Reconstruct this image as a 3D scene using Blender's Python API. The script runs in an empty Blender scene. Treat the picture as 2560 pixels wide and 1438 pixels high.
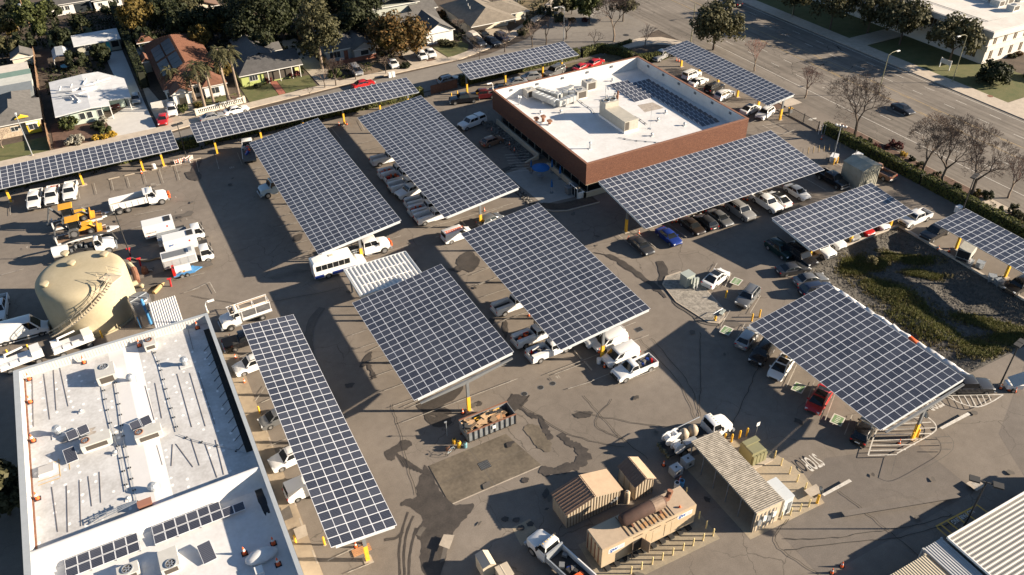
import bpy, bmesh, math, random
from math import sin, cos, pi, radians, atan2, hypot, sqrt
from mathutils import Vector, Matrix, noise
R = random.Random(7)
SC = bpy.context.scene
COL = SC.collection

# ---------------------------------------------------------------- camera (drone, 67.7 m up, world axes follow the yard grid)
F, PITCH, ROLL, YAW, CH = 2033.97, 0.648015, 0.022201, 0.472878, 67.72
_fw = Vector((sin(YAW)*cos(PITCH), cos(YAW)*cos(PITCH), -sin(PITCH)))
_r0 = Vector((cos(YAW), -sin(YAW), 0)); _d0 = _fw.cross(_r0)
_rt = cos(ROLL)*_r0 + sin(ROLL)*_d0; _dn = cos(ROLL)*_d0 - sin(ROLL)*_r0
cd = bpy.data.cameras.new('camera'); cam = bpy.data.objects.new('camera', cd); COL.objects.link(cam)
cd.sensor_width = 36; cd.lens = 36*F/2560; cd.clip_start = 1; cd.clip_end = 3000
cam.matrix_world = Matrix(((_rt.x, -_dn.x, -_fw.x, 0), (_rt.y, -_dn.y, -_fw.y, 0), (_rt.z, -_dn.z, -_fw.z, CH), (0, 0, 0, 1)))
SC.camera = cam
# ---------------------------------------------------------------- light: low winter sun from the right (+X, -Y)
SUN_EL, SUN_AZ = radians(19.2), radians(-28.5)
w = bpy.data.worlds.new('World'); SC.world = w; w.use_nodes = True
nt = w.node_tree; bg = nt.nodes['Background']
sky = nt.nodes.new('ShaderNodeTexSky'); sky.sky_type = 'NISHITA'; sky.sun_disc = False
sky.sun_elevation = SUN_EL; sky.sun_rotation = pi/2 - SUN_AZ
sky.air_density = 1.0; sky.dust_density = 0.4; sky.ozone_density = 2.2
nt.links.new(sky.outputs[0], bg.inputs[0]); bg.inputs[1].default_value = 0.045
sd = bpy.data.lights.new('sun', 'SUN'); sd.energy = 5.0; sd.angle = radians(0.55); sd.color = (1.0, 0.845, 0.655)
so = bpy.data.objects.new('sun', sd); COL.objects.link(so)
so.rotation_euler = Vector((cos(SUN_AZ)*cos(SUN_EL), sin(SUN_AZ)*cos(SUN_EL), sin(SUN_EL))).to_track_quat('Z', 'Y').to_euler()
so.location = (60, 20, 120)
SC.view_settings.view_transform = 'Standard'; SC.view_settings.look = 'None'
SC.view_settings.exposure = 1.6; SC.view_settings.gamma = 1.0
try: SC.view_settings.use_curve_mapping = False
except Exception: pass
SC.cycles.max_bounces = 5; SC.cycles.diffuse_bounces = 3; SC.cycles.glossy_bounces = 3; SC.cycles.transparent_max_bounces = 6
SC.cycles.caustics_reflective = False; SC.cycles.caustics_refractive = False

# ---------------------------------------------------------------- helpers
def G(px, py, z=0.0):
    """pixel of the 2560 px photograph -> the point of the yard at height z seen there"""
    d = _rt*((px-1280)/F) + _dn*((py-719)/F) + _fw
    t = (z-CH)/d.z
    return Vector((d.x*t, d.y*t, z))

class MB:
    def __init__(s): s.v = []; s.f = []; s.m = []; s.k = 0
    def mat(s, k): s.k = k; return s
    def face(s, *pts):
        b = len(s.v); s.v += [tuple(p) for p in pts]; s.f.append(tuple(range(b, b+len(pts)))); s.m.append(s.k); return s
    def raw(s, vs, fs):
        b = len(s.v); s.v += [tuple(p) for p in vs]
        for f in fs: s.f.append(tuple(b+i for i in f)); s.m.append(s.k)
        return s
    def box(s, x0, x1, y0, y1, z0, z1):
        return s.raw([(x0,y0,z0),(x1,y0,z0),(x1,y1,z0),(x0,y1,z0),(x0,y0,z1),(x1,y0,z1),(x1,y1,z1),(x0,y1,z1)],
                     [(3,2,1,0),(4,5,6,7),(0,1,5,4),(1,2,6,5),(2,3,7,6),(3,0,4,7)])
    def obox(s, c, sz, rz=0.0, rx=0.0, ry=0.0):
        M = Matrix.Translation(c) @ Matrix.Rotation(rz,4,'Z') @ Matrix.Rotation(ry,4,'Y') @ Matrix.Rotation(rx,4,'X')
        hx, hy, hz = sz[0]/2, sz[1]/2, sz[2]/2
        vs = [M @ Vector(p) for p in [(-hx,-hy,-hz),(hx,-hy,-hz),(hx,hy,-hz),(-hx,hy,-hz),(-hx,-hy,hz),(hx,-hy,hz),(hx,hy,hz),(-hx,hy,hz)]]
        return s.raw(vs, [(3,2,1,0),(4,5,6,7),(0,1,5,4),(1,2,6,5),(2,3,7,6),(3,0,4,7)])
    def prism(s, poly, z0, z1):
        n = len(poly)
        a = sum(poly[i][0]*poly[(i+1)%n][1]-poly[(i+1)%n][0]*poly[i][1] for i in range(n))
        if a < 0: poly = poly[::-1]
        vs = [(p[0],p[1],z0) for p in poly]+[(p[0],p[1],z1) for p in poly]
        return s.raw(vs, [tuple(range(n-1,-1,-1)), tuple(range(n,2*n))]+[(i,(i+1)%n,n+(i+1)%n,n+i) for i in range(n)])
    def xz(s, poly, y0, y1, taper=None):
        """profile in x,z swept along y"""
        n = len(poly)
        a = sum(poly[i][0]*poly[(i+1)%n][1]-poly[(i+1)%n][0]*poly[i][1] for i in range(n))
        if a < 0: poly = poly[::-1]
        vs = [(p[0],y0,p[1]) for p in poly]+[(p[0],y1,p[1]) for p in poly]
        return s.raw(vs, [tuple(range(n)), tuple(range(2*n-1,n-1,-1))]+[(i,n+i,n+(i+1)%n,(i+1)%n) for i in range(n)])
    def rings(s, rings, cap=True, closed=True):
        n = len(rings[0]); vs = [p for r in rings for p in r]; fs = []
        for k in range(len(rings)-1):
            for i in range(n if closed else n-1):
                j = (i+1)%n; fs.append((k*n+i, k*n+j, (k+1)*n+j, (k+1)*n+i))
        if cap: fs += [tuple(range(n-1,-1,-1)), tuple(range((len(rings)-1)*n, len(rings)*n))]
        return s.raw(vs, fs)
    def cyl(s, p0, p1, r0, r1=None, n=8, cap=True):
        p0 = Vector(p0); p1 = Vector(p1); r1 = r0 if r1 is None else r1
        d = (p1-p0).normalized(); a = d.orthogonal().normalized(); b = d.cross(a)
        ring = lambda c, r: [c+a*(r*cos(2*pi*i/n))+b*(r*sin(2*pi*i/n)) for i in range(n)]
        return s.rings([ring(p0,r0), ring(p1,r1)], cap)
    def path(s, pts, rs, n=6, cap=True):
        pts = [Vector(p) for p in pts]; rings = []; a = None
        if not hasattr(rs, '__len__'): rs = [rs]*len(pts)
        for i, p in enumerate(pts):
            d = (pts[min(i+1,len(pts)-1)]-pts[max(i-1,0)]).normalized()
            if a is None: a = d.orthogonal().normalized()
            a = (a-d*a.dot(d)).normalized(); b = d.cross(a)
            rings.append([p+a*(rs[i]*cos(2*pi*k/n))+b*(rs[i]*sin(2*pi*k/n)) for k in range(n)])
        return s.rings(rings, cap)
    def ball(s, c, rx, ry=None, rz=None, n=10, m=6, jit=0.0, half=False):
        ry = rx if ry is None else ry; rz = rx if rz is None else rz; rings = []
        lo = 0.0 if half else -pi/2+0.12
        for k in range(m+1):
            t = lo+(pi/2-0.08-lo)*k/m
            rings.append([(c[0]+rx*cos(t)*cos(2*pi*i/n)*(1+R.uniform(-jit,jit)), c[1]+ry*cos(t)*sin(2*pi*i/n)*(1+R.uniform(-jit,jit)), c[2]+rz*sin(t)) for i in range(n)])
        return s.rings(rings)
    def lathe(s, prof, c=(0,0,0), n=16, cap=True):
        return s.rings([[(c[0]+r*cos(2*pi*i/n), c[1]+r*sin(2*pi*i/n), c[2]+z) for i in range(n)] for r, z in prof], cap)
    def mesh(s, name, mats, smooth=0):
        me = bpy.data.meshes.new(name); me.from_pydata(s.v, [], s.f)
        for m in (mats if isinstance(mats, (list, tuple)) else [mats]): me.materials.append(m)
        if any(s.m): me.polygons.foreach_set('material_index', s.m)
        if smooth:
            me.polygons.foreach_set('use_smooth', [True]*len(me.polygons))
            if smooth is not True:
                bm = bmesh.new(); bm.from_mesh(me); bmesh.ops.remove_doubles(bm, verts=bm.verts, dist=0.0005); bm.to_mesh(me); bm.free()
                me.set_sharp_from_angle(angle=radians(smooth))
        return me
    def build(s, name, mats, parent=None, loc=None, rot=None, smooth=0):
        return put(name, s.mesh(name, mats, smooth), parent, loc, rot)
def put(name, me, parent=None, loc=None, rot=None):
    o = bpy.data.objects.new(name, me); COL.objects.link(o)
    if parent: o.parent = parent
    if loc is not None: o.location = loc
    if rot is not None: o.rotation_euler = rot
    return o
def tag(o, label=None, cat=None, group=None, kind=None):
    if label: o['label'] = label
    if cat: o['category'] = cat
    if group: o['group'] = group
    if kind: o['kind'] = kind
    return o
def thing(name, label, cat, loc=(0,0,0), rz=0.0, group=None):
    o = bpy.data.objects.new(name, None); COL.objects.link(o); o.empty_display_size = 0.3
    o.location = loc; o.rotation_euler = (0,0,rz)
    return tag(o, label, cat, group)
KIDS = {}
def kids(o):
    return [c for c in o.children]
def dup(o, loc=None, rz=None, label=None, group=None, parent=None, scale=None):
    c = o.copy(); COL.objects.link(c)
    if parent: c.parent = parent
    if loc is not None: c.location = loc
    if rz is not None: c.rotation_euler = (0,0,rz)
    if scale is not None: c.scale = (scale,)*3 if not hasattr(scale,'__len__') else scale
    if label: c['label'] = label
    if group: c['group'] = group
    for ch in kids(o): dup(ch, parent=c)
    return c
def struct(name, mb, m, smooth=0):
    return tag(mb.build(name, m, smooth=smooth), kind='structure')

# ---------------------------------------------------------------- materials
MATS = {}
def mat(name, col, rough=0.75, metal=0.0, var=0.0, scale=1.0, bump=0.0, bscale=None, col2=None, detail=4, space='P', spec=None, coat=0.0, stripes=None, emit=None):
    """principled with a noise driven colour change; space P = world position, O = object"""
    if name in MATS: return MATS[name]
    m = bpy.data.materials.new(name); m.use_nodes = True; t = m.node_tree; b = t.nodes['Principled BSDF']
    N = t.nodes.new; L = t.links.new
    b.inputs['Base Color'].default_value = (*col, 1); b.inputs['Roughness'].default_value = rough; b.inputs['Metallic'].default_value = metal
    if spec is not None: b.inputs['Specular IOR Level'].default_value = spec
    if coat: b.inputs['Coat Weight'].default_value = coat; b.inputs['Coat Roughness'].default_value = 0.06
    if var or col2 or bump:
        if space == 'P': src = N('ShaderNodeNewGeometry').outputs['Position']
        else: src = N('ShaderNodeTexCoord').outputs['Object']
    if var or col2:
        n1 = N('ShaderNodeTexNoise'); n1.inputs['Scale'].default_value = scale; n1.inputs['Detail'].default_value = detail; n1.inputs['Roughness'].default_value = 0.65
        L(src, n1.inputs['Vector'])
        n2 = N('ShaderNodeTexNoise'); n2.inputs['Scale'].default_value = scale*7.3; n2.inputs['Detail'].default_value = 3
        L(src, n2.inputs['Vector'])
        mx = N('ShaderNodeMath'); mx.operation = 'MULTIPLY_ADD'; L(n2.outputs[0], mx.inputs[0]); mx.inputs[1].default_value = 0.5; 
        sb = N('ShaderNodeMath'); sb.operation = 'MULTIPLY_ADD'; L(n1.outputs[0], sb.inputs[0]); sb.inputs[1].default_value = 1.0; sb.inputs[2].default_value = -0.25
        L(sb.outputs[0], mx.inputs[2])
        rp = N('ShaderNodeValToRGB'); rp.color_ramp.elements[0].position = 0.3; rp.color_ramp.elements[1].position = 0.72
        c2 = col2 or tuple(min(1, c*(1+var)) for c in col); c1 = col if col2 else tuple(c*(1-var) for c in col)
        rp.color_ramp.elements[0].color = (*c1, 1); rp.color_ramp.elements[1].color = (*c2, 1)
        L(mx.outputs[0], rp.inputs[0]); L(rp.outputs[0], b.inputs['Base Color'])
    if bump:
        n3 = N('ShaderNodeTexNoise'); n3.inputs['Scale'].default_value = bscale or scale*8; n3.inputs['Detail'].default_value = 3
        L(src, n3.inputs['Vector']); bp = N('ShaderNodeBump'); bp.inputs['Strength'].default_value = bump; bp.inputs['Distance'].default_value = 0.03
        L(n3.outputs[0], bp.inputs['Height']); L(bp.outputs[0], b.inputs['Normal'])
    if emit: b.inputs['Emission Color'].default_value = (*col, 1); b.inputs['Emission Strength'].default_value = emit
    MATS[name] = m
    return m
def asphalt(name, c1, c2, crack=1.0, streak=0.0, cscale=0.22):
    """weathered asphalt: broad patches, grit, crack network"""
    m = bpy.data.materials.new(name); m.use_nodes = True; t = m.node_tree; b = t.nodes['Principled BSDF']; N = t.nodes.new; L = t.links.new
    b.inputs['Roughness'].default_value = 0.9; b.inputs['Specular IOR Level'].default_value = 0.25
    pos = N('ShaderNodeNewGeometry').outputs['Position']
    def nz(sc, det=4, vec=pos, rough=0.6):
        n = N('ShaderNodeTexNoise'); n.inputs['Scale'].default_value = sc; n.inputs['Detail'].default_value = det; n.inputs['Roughness'].default_value = rough; L(vec, n.inputs['Vector']); return n.outputs[0]
    def mp(v, a, b_, c, d):
        r = N('ShaderNodeMapRange'); L(v, r.inputs[0]); r.inputs[1].default_value = a; r.inputs[2].default_value = b_; r.inputs[3].default_value = c; r.inputs[4].default_value = d; return r.outputs[0]
    def mul(a, b_):
        k = N('ShaderNodeMath'); k.operation = 'MULTIPLY'; L(a, k.inputs[0])
        if isinstance(b_, float): k.inputs[1].default_value = b_
        else: L(b_, k.inputs[1])
        return k.outputs[0]
    broad = nz(0.07, 5); fine = nz(9.0, 4); mid = nz(0.9, 5)
    rp = N('ShaderNodeValToRGB'); rp.color_ramp.elements[0].position = 0.32; rp.color_ramp.elements[1].position = 0.68
    rp.color_ramp.elements[0].color = (*c1, 1); rp.color_ramp.elements[1].color = (*c2, 1); L(broad, rp.inputs[0])
    k = mul(mp(fine, .3, .7, .86, 1.12), mp(mid, .3, .7, .90, 1.08))
    if streak:
        mpg = N('ShaderNodeMapping'); L(pos, mpg.inputs[0]); mpg.inputs['Scale'].default_value = (1.1, 0.03, 1)
        k = mul(k, mp(nz(1.0, 4, mpg.outputs[0]), .3, .7, 1-streak, 1+streak*.6))
    if crack:
        wv = N('ShaderNodeVectorMath'); wv.operation = 'MULTIPLY_ADD'
        nv = N('ShaderNodeTexNoise'); nv.inputs['Scale'].default_value = 0.5; nv.inputs['Detail'].default_value = 3; L(pos, nv.inputs['Vector'])
        L(nv.outputs['Color'], wv.inputs[0]); wv.inputs[1].default_value = (2.2, 2.2, 0); L(pos, wv.inputs[2])
        vo = N('ShaderNodeTexVoronoi'); vo.feature = 'DISTANCE_TO_EDGE'; vo.inputs['Scale'].default_value = cscale; L(wv.outputs[0], vo.inputs['Vector'])
        edge = mp(vo.outputs['Distance'], 0.0, 0.012, 1.0, 0.0)
        gate = mp(nz(0.055, 2), .47, .60, 0.0, 0.5*crack)
        one = N('ShaderNodeMath'); one.operation = 'SUBTRACT'; one.inputs[0].default_value = 1.0; L(mul(edge, gate), one.inputs[1])
        k = mul(k, one.outputs[0])
    mx = N('ShaderNodeMix'); mx.data_type = 'RGBA'; mx.blend_type = 'MULTIPLY'; mx.inputs[0].default_value = 1.0
    L(rp.outputs[0], mx.inputs[6]); L(k, mx.inputs[7]); L(mx.outputs[2], b.inputs['Base Color'])
    bp = N('ShaderNodeBump'); bp.inputs['Strength'].default_value = 0.25; bp.inputs['Distance'].default_value = 0.02; L(fine, bp.inputs['Height']); L(bp.outputs[0], b.inputs['Normal'])
    return m
def leafmat(name, c1, c2):
    m = bpy.data.materials.new(name); m.use_nodes = True; t = m.node_tree; b = t.nodes['Principled BSDF']; N = t.nodes.new; L = t.links.new
    b.inputs['Roughness'].default_value = 0.7; b.inputs['Specular IOR Level'].default_value = 0.25
    g = N('ShaderNodeNewGeometry'); rp = N('ShaderNodeValToRGB'); rp.color_ramp.elements[0].color = (*c1, 1); rp.color_ramp.elements[1].color = (*c2, 1)
    L(g.outputs['Random Per Island'], rp.inputs[0]); L(rp.outputs[0], b.inputs['Base Color'])
    ts = N('ShaderNodeBsdfTranslucent'); L(rp.outputs[0], ts.inputs[0]); ms = N('ShaderNodeMixShader'); ms.inputs[0].default_value = 0.2
    L(b.outputs[0], ms.inputs[1]); L(ts.outputs[0], ms.inputs[2]); L(ms.outputs[0], t.nodes['Material Output'].inputs[0])
    return m
ASPH = asphalt('asphalt_yard', (0.150,0.129,0.109), (0.205,0.178,0.151))
ASPH2 = asphalt('asphalt_new', (0.128,0.112,0.099), (0.160,0.141,0.124), 0.6)
ASPHS = asphalt('asphalt_street', (0.16,0.145,0.13), (0.22,0.20,0.175), 0.8)
ASPHB = asphalt('asphalt_boulevard', (0.135,0.118,0.100), (0.215,0.19,0.163), 2.6, 0.34, 0.30)
WET = mat('damp_asphalt', (0.034,0.029,0.025), 0.65, var=0.25, scale=0.8, col2=(0.066,0.056,0.048))
DARKPATCH = mat('patched_asphalt', (0.098,0.086,0.074), 0.9, var=0.15, scale=0.8)
CONC = mat('concrete', (0.36,0.31,0.25), 0.9, var=0.14, scale=0.7, bump=0.1)
CONC2 = mat('concrete_stained', (0.115,0.095,0.070), 0.9, var=0.35, scale=0.35, bump=0.1)
SIDEW = mat('sidewalk_concrete', (0.42,0.36,0.29), 0.9, var=0.14, scale=0.9)
PAINT = mat('road_paint_white', (0.62,0.60,0.55), 0.7, col2=(0.36,0.33,0.29), scale=2.5)
PAINTF = mat('road_paint_faded', (0.42,0.39,0.34), 0.8, col2=(0.19,0.168,0.145), scale=1.4)
PAINTY = mat('road_paint_yellow', (0.62,0.36,0.05), 0.7, col2=(0.42,0.26,0.07), scale=2.0)
PAINTYF = mat('road_paint_yellow_faded', (0.42,0.28,0.10), 0.8, col2=(0.24,0.19,0.12), scale=1.2)
PAINTG = mat('road_paint_green', (0.13,0.22,0.10), 0.8, var=0.3, scale=3)
PAINTGR = mat('road_marks_grey', (0.10,0.09,0.08), 0.9, var=0.2, scale=2)
GALV = mat('galvanised_steel', (0.42,0.45,0.48), 0.45, 0.6, var=0.08, scale=1.5)
STEEL = mat('painted_grey_steel', (0.17,0.18,0.19), 0.55, 0.2, var=0.08, scale=1.5)
FASCIA = mat('pale_grey_fascia', (0.50,0.53,0.55), 0.5, 0.1)
YEL = mat('safety_yellow', (0.72,0.40,0.03), 0.6, var=0.12, scale=3)
YELP = mat('pale_yellow_paint', (0.66,0.52,0.24), 0.65, var=0.1, scale=3)
PVFRAME = mat('module_white_frame', (0.64,0.66,0.70), 0.45, 0.0)
WHITE = mat('white_metal', (0.72,0.71,0.69), 0.45, var=0.05, scale=1.2)
TPO = mat('white_membrane', (0.62,0.625,0.63), 0.7, col2=(0.51,0.505,0.50), scale=0.35, bump=0.08, bscale=5)
TPO2 = mat('white_membrane_worn', (0.54,0.545,0.55), 0.7, col2=(0.385,0.38,0.375), scale=0.5, bump=0.1, bscale=6)
BLACK = mat('black_rubber', (0.018,0.018,0.018), 0.85)
DARK = mat('dark_void', (0.012,0.012,0.013), 0.9)
GLASS = mat('vehicle_glass', (0.012,0.014,0.016), 0.06, spec=0.6)
RIM = mat('alloy_rim', (0.45,0.45,0.45), 0.35, 0.7)
HEADL = mat('headlight_lens', (0.65,0.67,0.68), 0.15)
TAILL = mat('taillight_red', (0.45,0.015,0.012), 0.25)
ORANGE = mat('cone_orange', (0.80,0.13,0.03), 0.6, var=0.08, scale=4)
RUST = mat('rust_brown', (0.13,0.05,0.03), 0.9, col2=(0.24,0.12,0.07), scale=2.5, bump=0.15)
SOIL = mat('soil', (0.07,0.052,0.038), 1.0, var=0.4, scale=0.35)
MULCH = mat('bark_mulch', (0.10,0.058,0.040), 1.0, var=0.45, scale=1.2, bump=0.5, bscale=7)
LAWN = mat('lawn_turf', (0.070,0.085,0.024), 1.0, col2=(0.125,0.115,0.045), scale=0.5, bump=0.5, bscale=12)
GRAV = mat('dark_gravel', (0.082,0.075,0.064), 1.0, var=0.55, scale=2.2, bump=0.8, bscale=6)
GRAV2 = mat('pale_gravel', (0.24,0.22,0.19), 1.0, var=0.45, scale=2.5, bump=0.8, bscale=6)
BARK = mat('bark', (0.085,0.065,0.05), 0.95, var=0.35, scale=3)
BARKP = mat('pale_bark', (0.22,0.17,0.13), 0.95, var=0.3, scale=3)
TWIG = mat('bare_twigs', (0.13,0.095,0.075), 0.95, var=0.25, scale=2)
WOOD = mat('weathered_wood', (0.20,0.125,0.075), 0.9, var=0.3, scale=2)
LF_DARK = leafmat('leaf_dark_green', (0.012,0.017,0.007), (0.036,0.042,0.016))
LF_MID = leafmat('leaf_mid_green', (0.024,0.034,0.010), (0.075,0.085,0.024))
LF_OLIVE = leafmat('leaf_olive', (0.030,0.032,0.014), (0.095,0.088,0.042))
LF_GOLD = leafmat('leaf_gold', (0.055,0.042,0.010), (0.15,0.105,0.025))
LF_AUT = leafmat('leaf_autumn', (0.060,0.036,0.011), (0.17,0.090,0.026))
LF_HEDGE = leafmat('leaf_hedge', (0.036,0.046,0.011), (0.125,0.13,0.034))
LF_GREY = leafmat('leaf_silver', (0.20,0.19,0.15), (0.36,0.34,0.28))
LF_RED = leafmat('leaf_dark_red', (0.05,0.014,0.014), (0.13,0.035,0.03))
LF_YEL = leafmat('leaf_yellow', (0.30,0.19,0.02), (0.48,0.32,0.05))
LF_BASIN = leafmat('leaf_basin_grass', (0.055,0.066,0.018), (0.17,0.165,0.05))
LF_MIX = leafmat('leaf_turning', (0.032,0.033,0.011), (0.155,0.085,0.026))
LF_DRY = leafmat('leaf_dry_grass', (0.10,0.085,0.04), (0.22,0.19,0.09))
def pvmat():
    m = bpy.data.materials.new('solar_cells'); m.use_nodes = True; t = m.node_tree; b = t.nodes['Principled BSDF']; N = t.nodes.new; L = t.links.new
    b.inputs['Roughness'].default_value = 0.2; b.inputs['Specular IOR Level'].default_value = 0.7
    oi = N('ShaderNodeObjectInfo'); rp = N('ShaderNodeValToRGB')
    rp.color_ramp.elements[0].color = (0.027,0.031,0.046,1); rp.color_ramp.elements[1].color = (0.050,0.055,0.074,1); L(oi.outputs['Random'], rp.inputs[0])
    tc = N('ShaderNodeTexCoord'); wv = N('ShaderNodeTexWave'); wv.wave_type = 'BANDS'; wv.bands_direction = 'Y'; wv.inputs['Scale'].default_value = 1.9; wv.inputs['Distortion'].default_value = 0.0
    L(tc.outputs['Object'], wv.inputs['Vector'])
    r2 = N('ShaderNodeMapRange'); L(wv.outputs['Fac'], r2.inputs[0]); r2.inputs[1].default_value = 0.93; r2.inputs[2].default_value = 1.0
    mx = N('ShaderNodeMix'); mx.data_type = 'RGBA'; L(r2.outputs[0], mx.inputs[0]); L(rp.outputs[0], mx.inputs[6]); mx.inputs[7].default_value = (0.13,0.14,0.17,1)
    L(mx.outputs[2], b.inputs['Base Color'])
    return m
PV = pvmat()
# ================================================================ the ground
LV = {}
def sheet(name, poly, z, m, kind='structure'):
    mb = MB(); n = len(poly); a = sum(poly[i][0]*poly[(i+1)%n][1]-poly[(i+1)%n][0]*poly[i][1] for i in range(n))
    if a < 0: poly = poly[::-1]
    mb.face(*[(p[0],p[1],z) for p in poly])
    return tag(mb.build(name, m), kind=kind)
def gp(*pix): return [tuple(G(a,b))[:2] for a,b in pix]
def slab(name, poly, h, m):
    return struct(name, MB().prism(poly, -0.1, h), m)
def rect(x0,x1,y0,y1): return [(x0,y0),(x1,y0),(x1,y1),(x0,y1)]
def blob(cx, cy, rx, ry, n=22, rough=0.28, rot=0.0, seed=None):
    r = random.Random(seed if seed is not None else R.random()); off = r.uniform(0,100); out = []
    for i in range(n):
        t = 2*pi*i/n; k = 1+rough*2*noise.noise(Vector((cos(t)*1.6+off, sin(t)*1.6, off)))+r.uniform(-.06,.06)
        x, y = rx*k*cos(t), ry*k*sin(t); out.append((cx+x*cos(rot)-y*sin(rot), cy+x*sin(rot)+y*cos(rot)))
    return out
BX0, BX1, BY0, BY1 = 77.3, 98.6, 38.0, 64.6          # the sunken gravel basin
def holed(name, x0, x1, y0, y1, z, m):
    mb = MB()
    for a, b, c, d in ((x0,x1,y0,BY0),(x0,x1,BY1,y1),(x0,BX0,BY0,BY1),(BX1,x1,BY0,BY1)): mb.face((a,c,z),(b,c,z),(b,d,z),(a,d,z))
    return struct(name, mb, m)
holed('ground', -500, 700, -300, 900, -0.03, SOIL)
holed('yard_asphalt', -60, 111.5, -20, 146, 0.0, ASPH)
sheet('street', [(-80,145.7),(98,146.9),(108,148.5),(119,152),(119,186),(104,176),(97,168.6),(88,162),(76,158.0),(40,157.0),(5,152.6),(-80,151.6)], 0.004, ASPHS)
sheet('boulevard', rect(117.6,147.3,-60,420), 0.008, ASPHB)
# newer asphalt round the right-hand drive and the patched lanes
sheet('asphalt_patch', [(66,14),(111,14),(111,33),(90,37),(75,30)], 0.004, ASPH2)
sheet('asphalt_patch', [(45,26),(66,26),(66,33),(56,36.5),(45,33)], 0.004, ASPH2)
# kerbs and pavements
slab('sidewalk', [(113.6,-30),(117.5,-30),(117.5,141),(113.6,139)], 0.12, SIDEW)
slab('sidewalk', [(147.4,-30),(151.2,-30),(151.2,300),(147.4,300)], 0.12, SIDEW)
slab('sidewalk', [(98.5,147.3),(104,148.6),(110.5,149.2),(115.2,147.2),(117.5,143),(117.5,141.1),(113.6,139.1),(113.8,142.3),(110.8,144.8),(104,145.4),(98.5,145.2)], 0.12, SIDEW)
slab('sidewalk', [(-70,153.4),(5,153.4),(24,156.6),(44,158.2),(70,158.6),(84,162.8),(92,168.2),(99,173.5),(99,175.5),(90.5,170.2),(82.5,165.0),(69,160.8),(44,160.6),(24,159.2),(5,156.6),(-70,156.6)], 0.12, SIDEW)
slab('sidewalk', [(99,173.5),(104.5,176.6),(112,182),(116.8,189.5),(117.5,260),(113,260),(112.5,190),(106,182.5),(99,177.2)], 0.12, SIDEW)
for y0 in (120, 80, 44): slab('driveway_apron', rect(150.9,163,y0,y0+5), 0.125, SIDEW)
# boulevard markings
def marks(name, x, y0, y1, wd, m, dash=None, z=0.013):
    mb = MB(); y = y0
    while y < y1:
        e = min(y1, y+(dash[0] if dash else 60.0)); mb.face((x-wd/2,y,z),(x+wd/2,y,z),(x+wd/2,e,z),(x-wd/2,e,z)); y = e+(dash[1] if dash else 0.0)
    return tag(mb.build(name, m), kind='structure')
marks('edge_line', 122.9, -20, 139, 0.13, PAINT); marks('edge_line', 122.9, 196, 380, 0.13, PAINT)
marks('lane_dashes', 126.4, -20, 150, 0.12, PAINT, (2.4,5.0)); marks('lane_dashes', 129.9, -20, 150, 0.12, PAINT, (2.4,5.0))
marks('yellow_line', 133.3, -30, 380, 0.14, PAINTYF); marks('yellow_line', 137.3, -30, 380, 0.14, PAINTYF)
marks('yellow_dashes', 133.7, -30, 150, 0.12, PAINTYF, (2.4,5.0)); marks('yellow_dashes', 136.9, -30, 150, 0.12, PAINTYF, (2.4,5.0))
marks('lane_dashes', 140.6, -30, 380, 0.12, PAINT, (2.4,5.0)); marks('lane_dashes', 143.9, -30, 380, 0.12, PAINT, (2.4,5.0))
marks('edge_line', 146.4, -30, 380, 0.13, PAINT)
mb = MB()
for k in range(9): mb.face(*[(108.2+k*0.95+dx, 166.5+k*0.55+dy, 0.013) for dx,dy in ((0,0),(0.45,0.25),(0.1,3.2),(-0.35,2.95))])
tag(mb.build('crosswalk_bars', PAINTF), kind='structure')
# planting strips, lawns, beds
sheet('mulch_bed', [(112.0,-20),(113.6,-20),(113.6,92),(112.0,92)], 0.03, MULCH)
sheet('mulch_bed', [(113.0,64),(117.4,64),(117.4,94),(113.0,94)], 0.131, MULCH)
sheet('mulch_bed', [(113.4,4),(117.4,4),(117.4,59),(113.4,59)], 0.131, MULCH)
sheet('mulch_bed', [(111.6,105),(113.6,105),(116.5,111),(113.6,138),(111.6,138)], 0.03, MULCH)
slab('driveway', [(111.2,94.4),(117.5,94.4),(117.5,104.5),(111.2,104.5)], 0.125, ASPH)
sheet('lawn', rect(151.2,163.5,-10,79.9), 0.02, LAWN); sheet('lawn', rect(151.2,166,85.2,119.8), 0.02, LAWN); sheet('lawn', rect(151.2,166,125.1,300), 0.02, LAWN)
sheet('corner_bed', [(100.5,139.5),(106.5,137.5),(113.2,138.8),(113.4,142.2),(110.6,144.4),(104,145.0),(100.5,144.0)], 0.05, SOIL)
sheet('dry_grass_patch', [(86,136.2),(99,136.2),(105.5,138.5),(101,144.5),(86,144.4)], 0.03, mat('dry_grass', (0.115,0.092,0.05), 1.0, var=0.35, scale=0.8, bump=0.4, bscale=9))
# residential plots
sheet('lawn', rect(-40,-13.3,156.7,163.4), 0.02, LAWN)
sheet('mulch_bed', [(-12.4,156.7),(-1.9,156.7),(-2.9,165.5),(-2.9,169),(-12.4,169)], 0.02, mat('residential_mulch',(0.105,0.060,0.042),1.0,var=0.4,scale=0.9,bump=0.5,bscale=8))
slab('concrete_drive', [(-1.9,156.6),(5.3,156.9),(5.0,170),(4.8,203),(0.8,203),(1.9,170),(-2.9,165.4)], 0.05, mat('pale_concrete',(0.50,0.485,0.46),0.85,var=0.06,scale=0.8))
slab('paved_drive', [(6.0,157.0),(13.2,158.4),(13.2,166),(8.2,166.2),(5.9,185),(5.6,168)], 0.05, CONC)
sheet('lawn', [(13.6,159.2),(23.2,160.4),(23.2,165.4),(13.6,165)], 0.03, LAWN)
sheet('lawn', [(23.6,159.3),(37.8,160.6),(38.0,167),(31.2,167),(31.2,160.1),(29.6,160),(29.6,167),(26,169),(23.6,169)], 0.03, LAWN)
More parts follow.
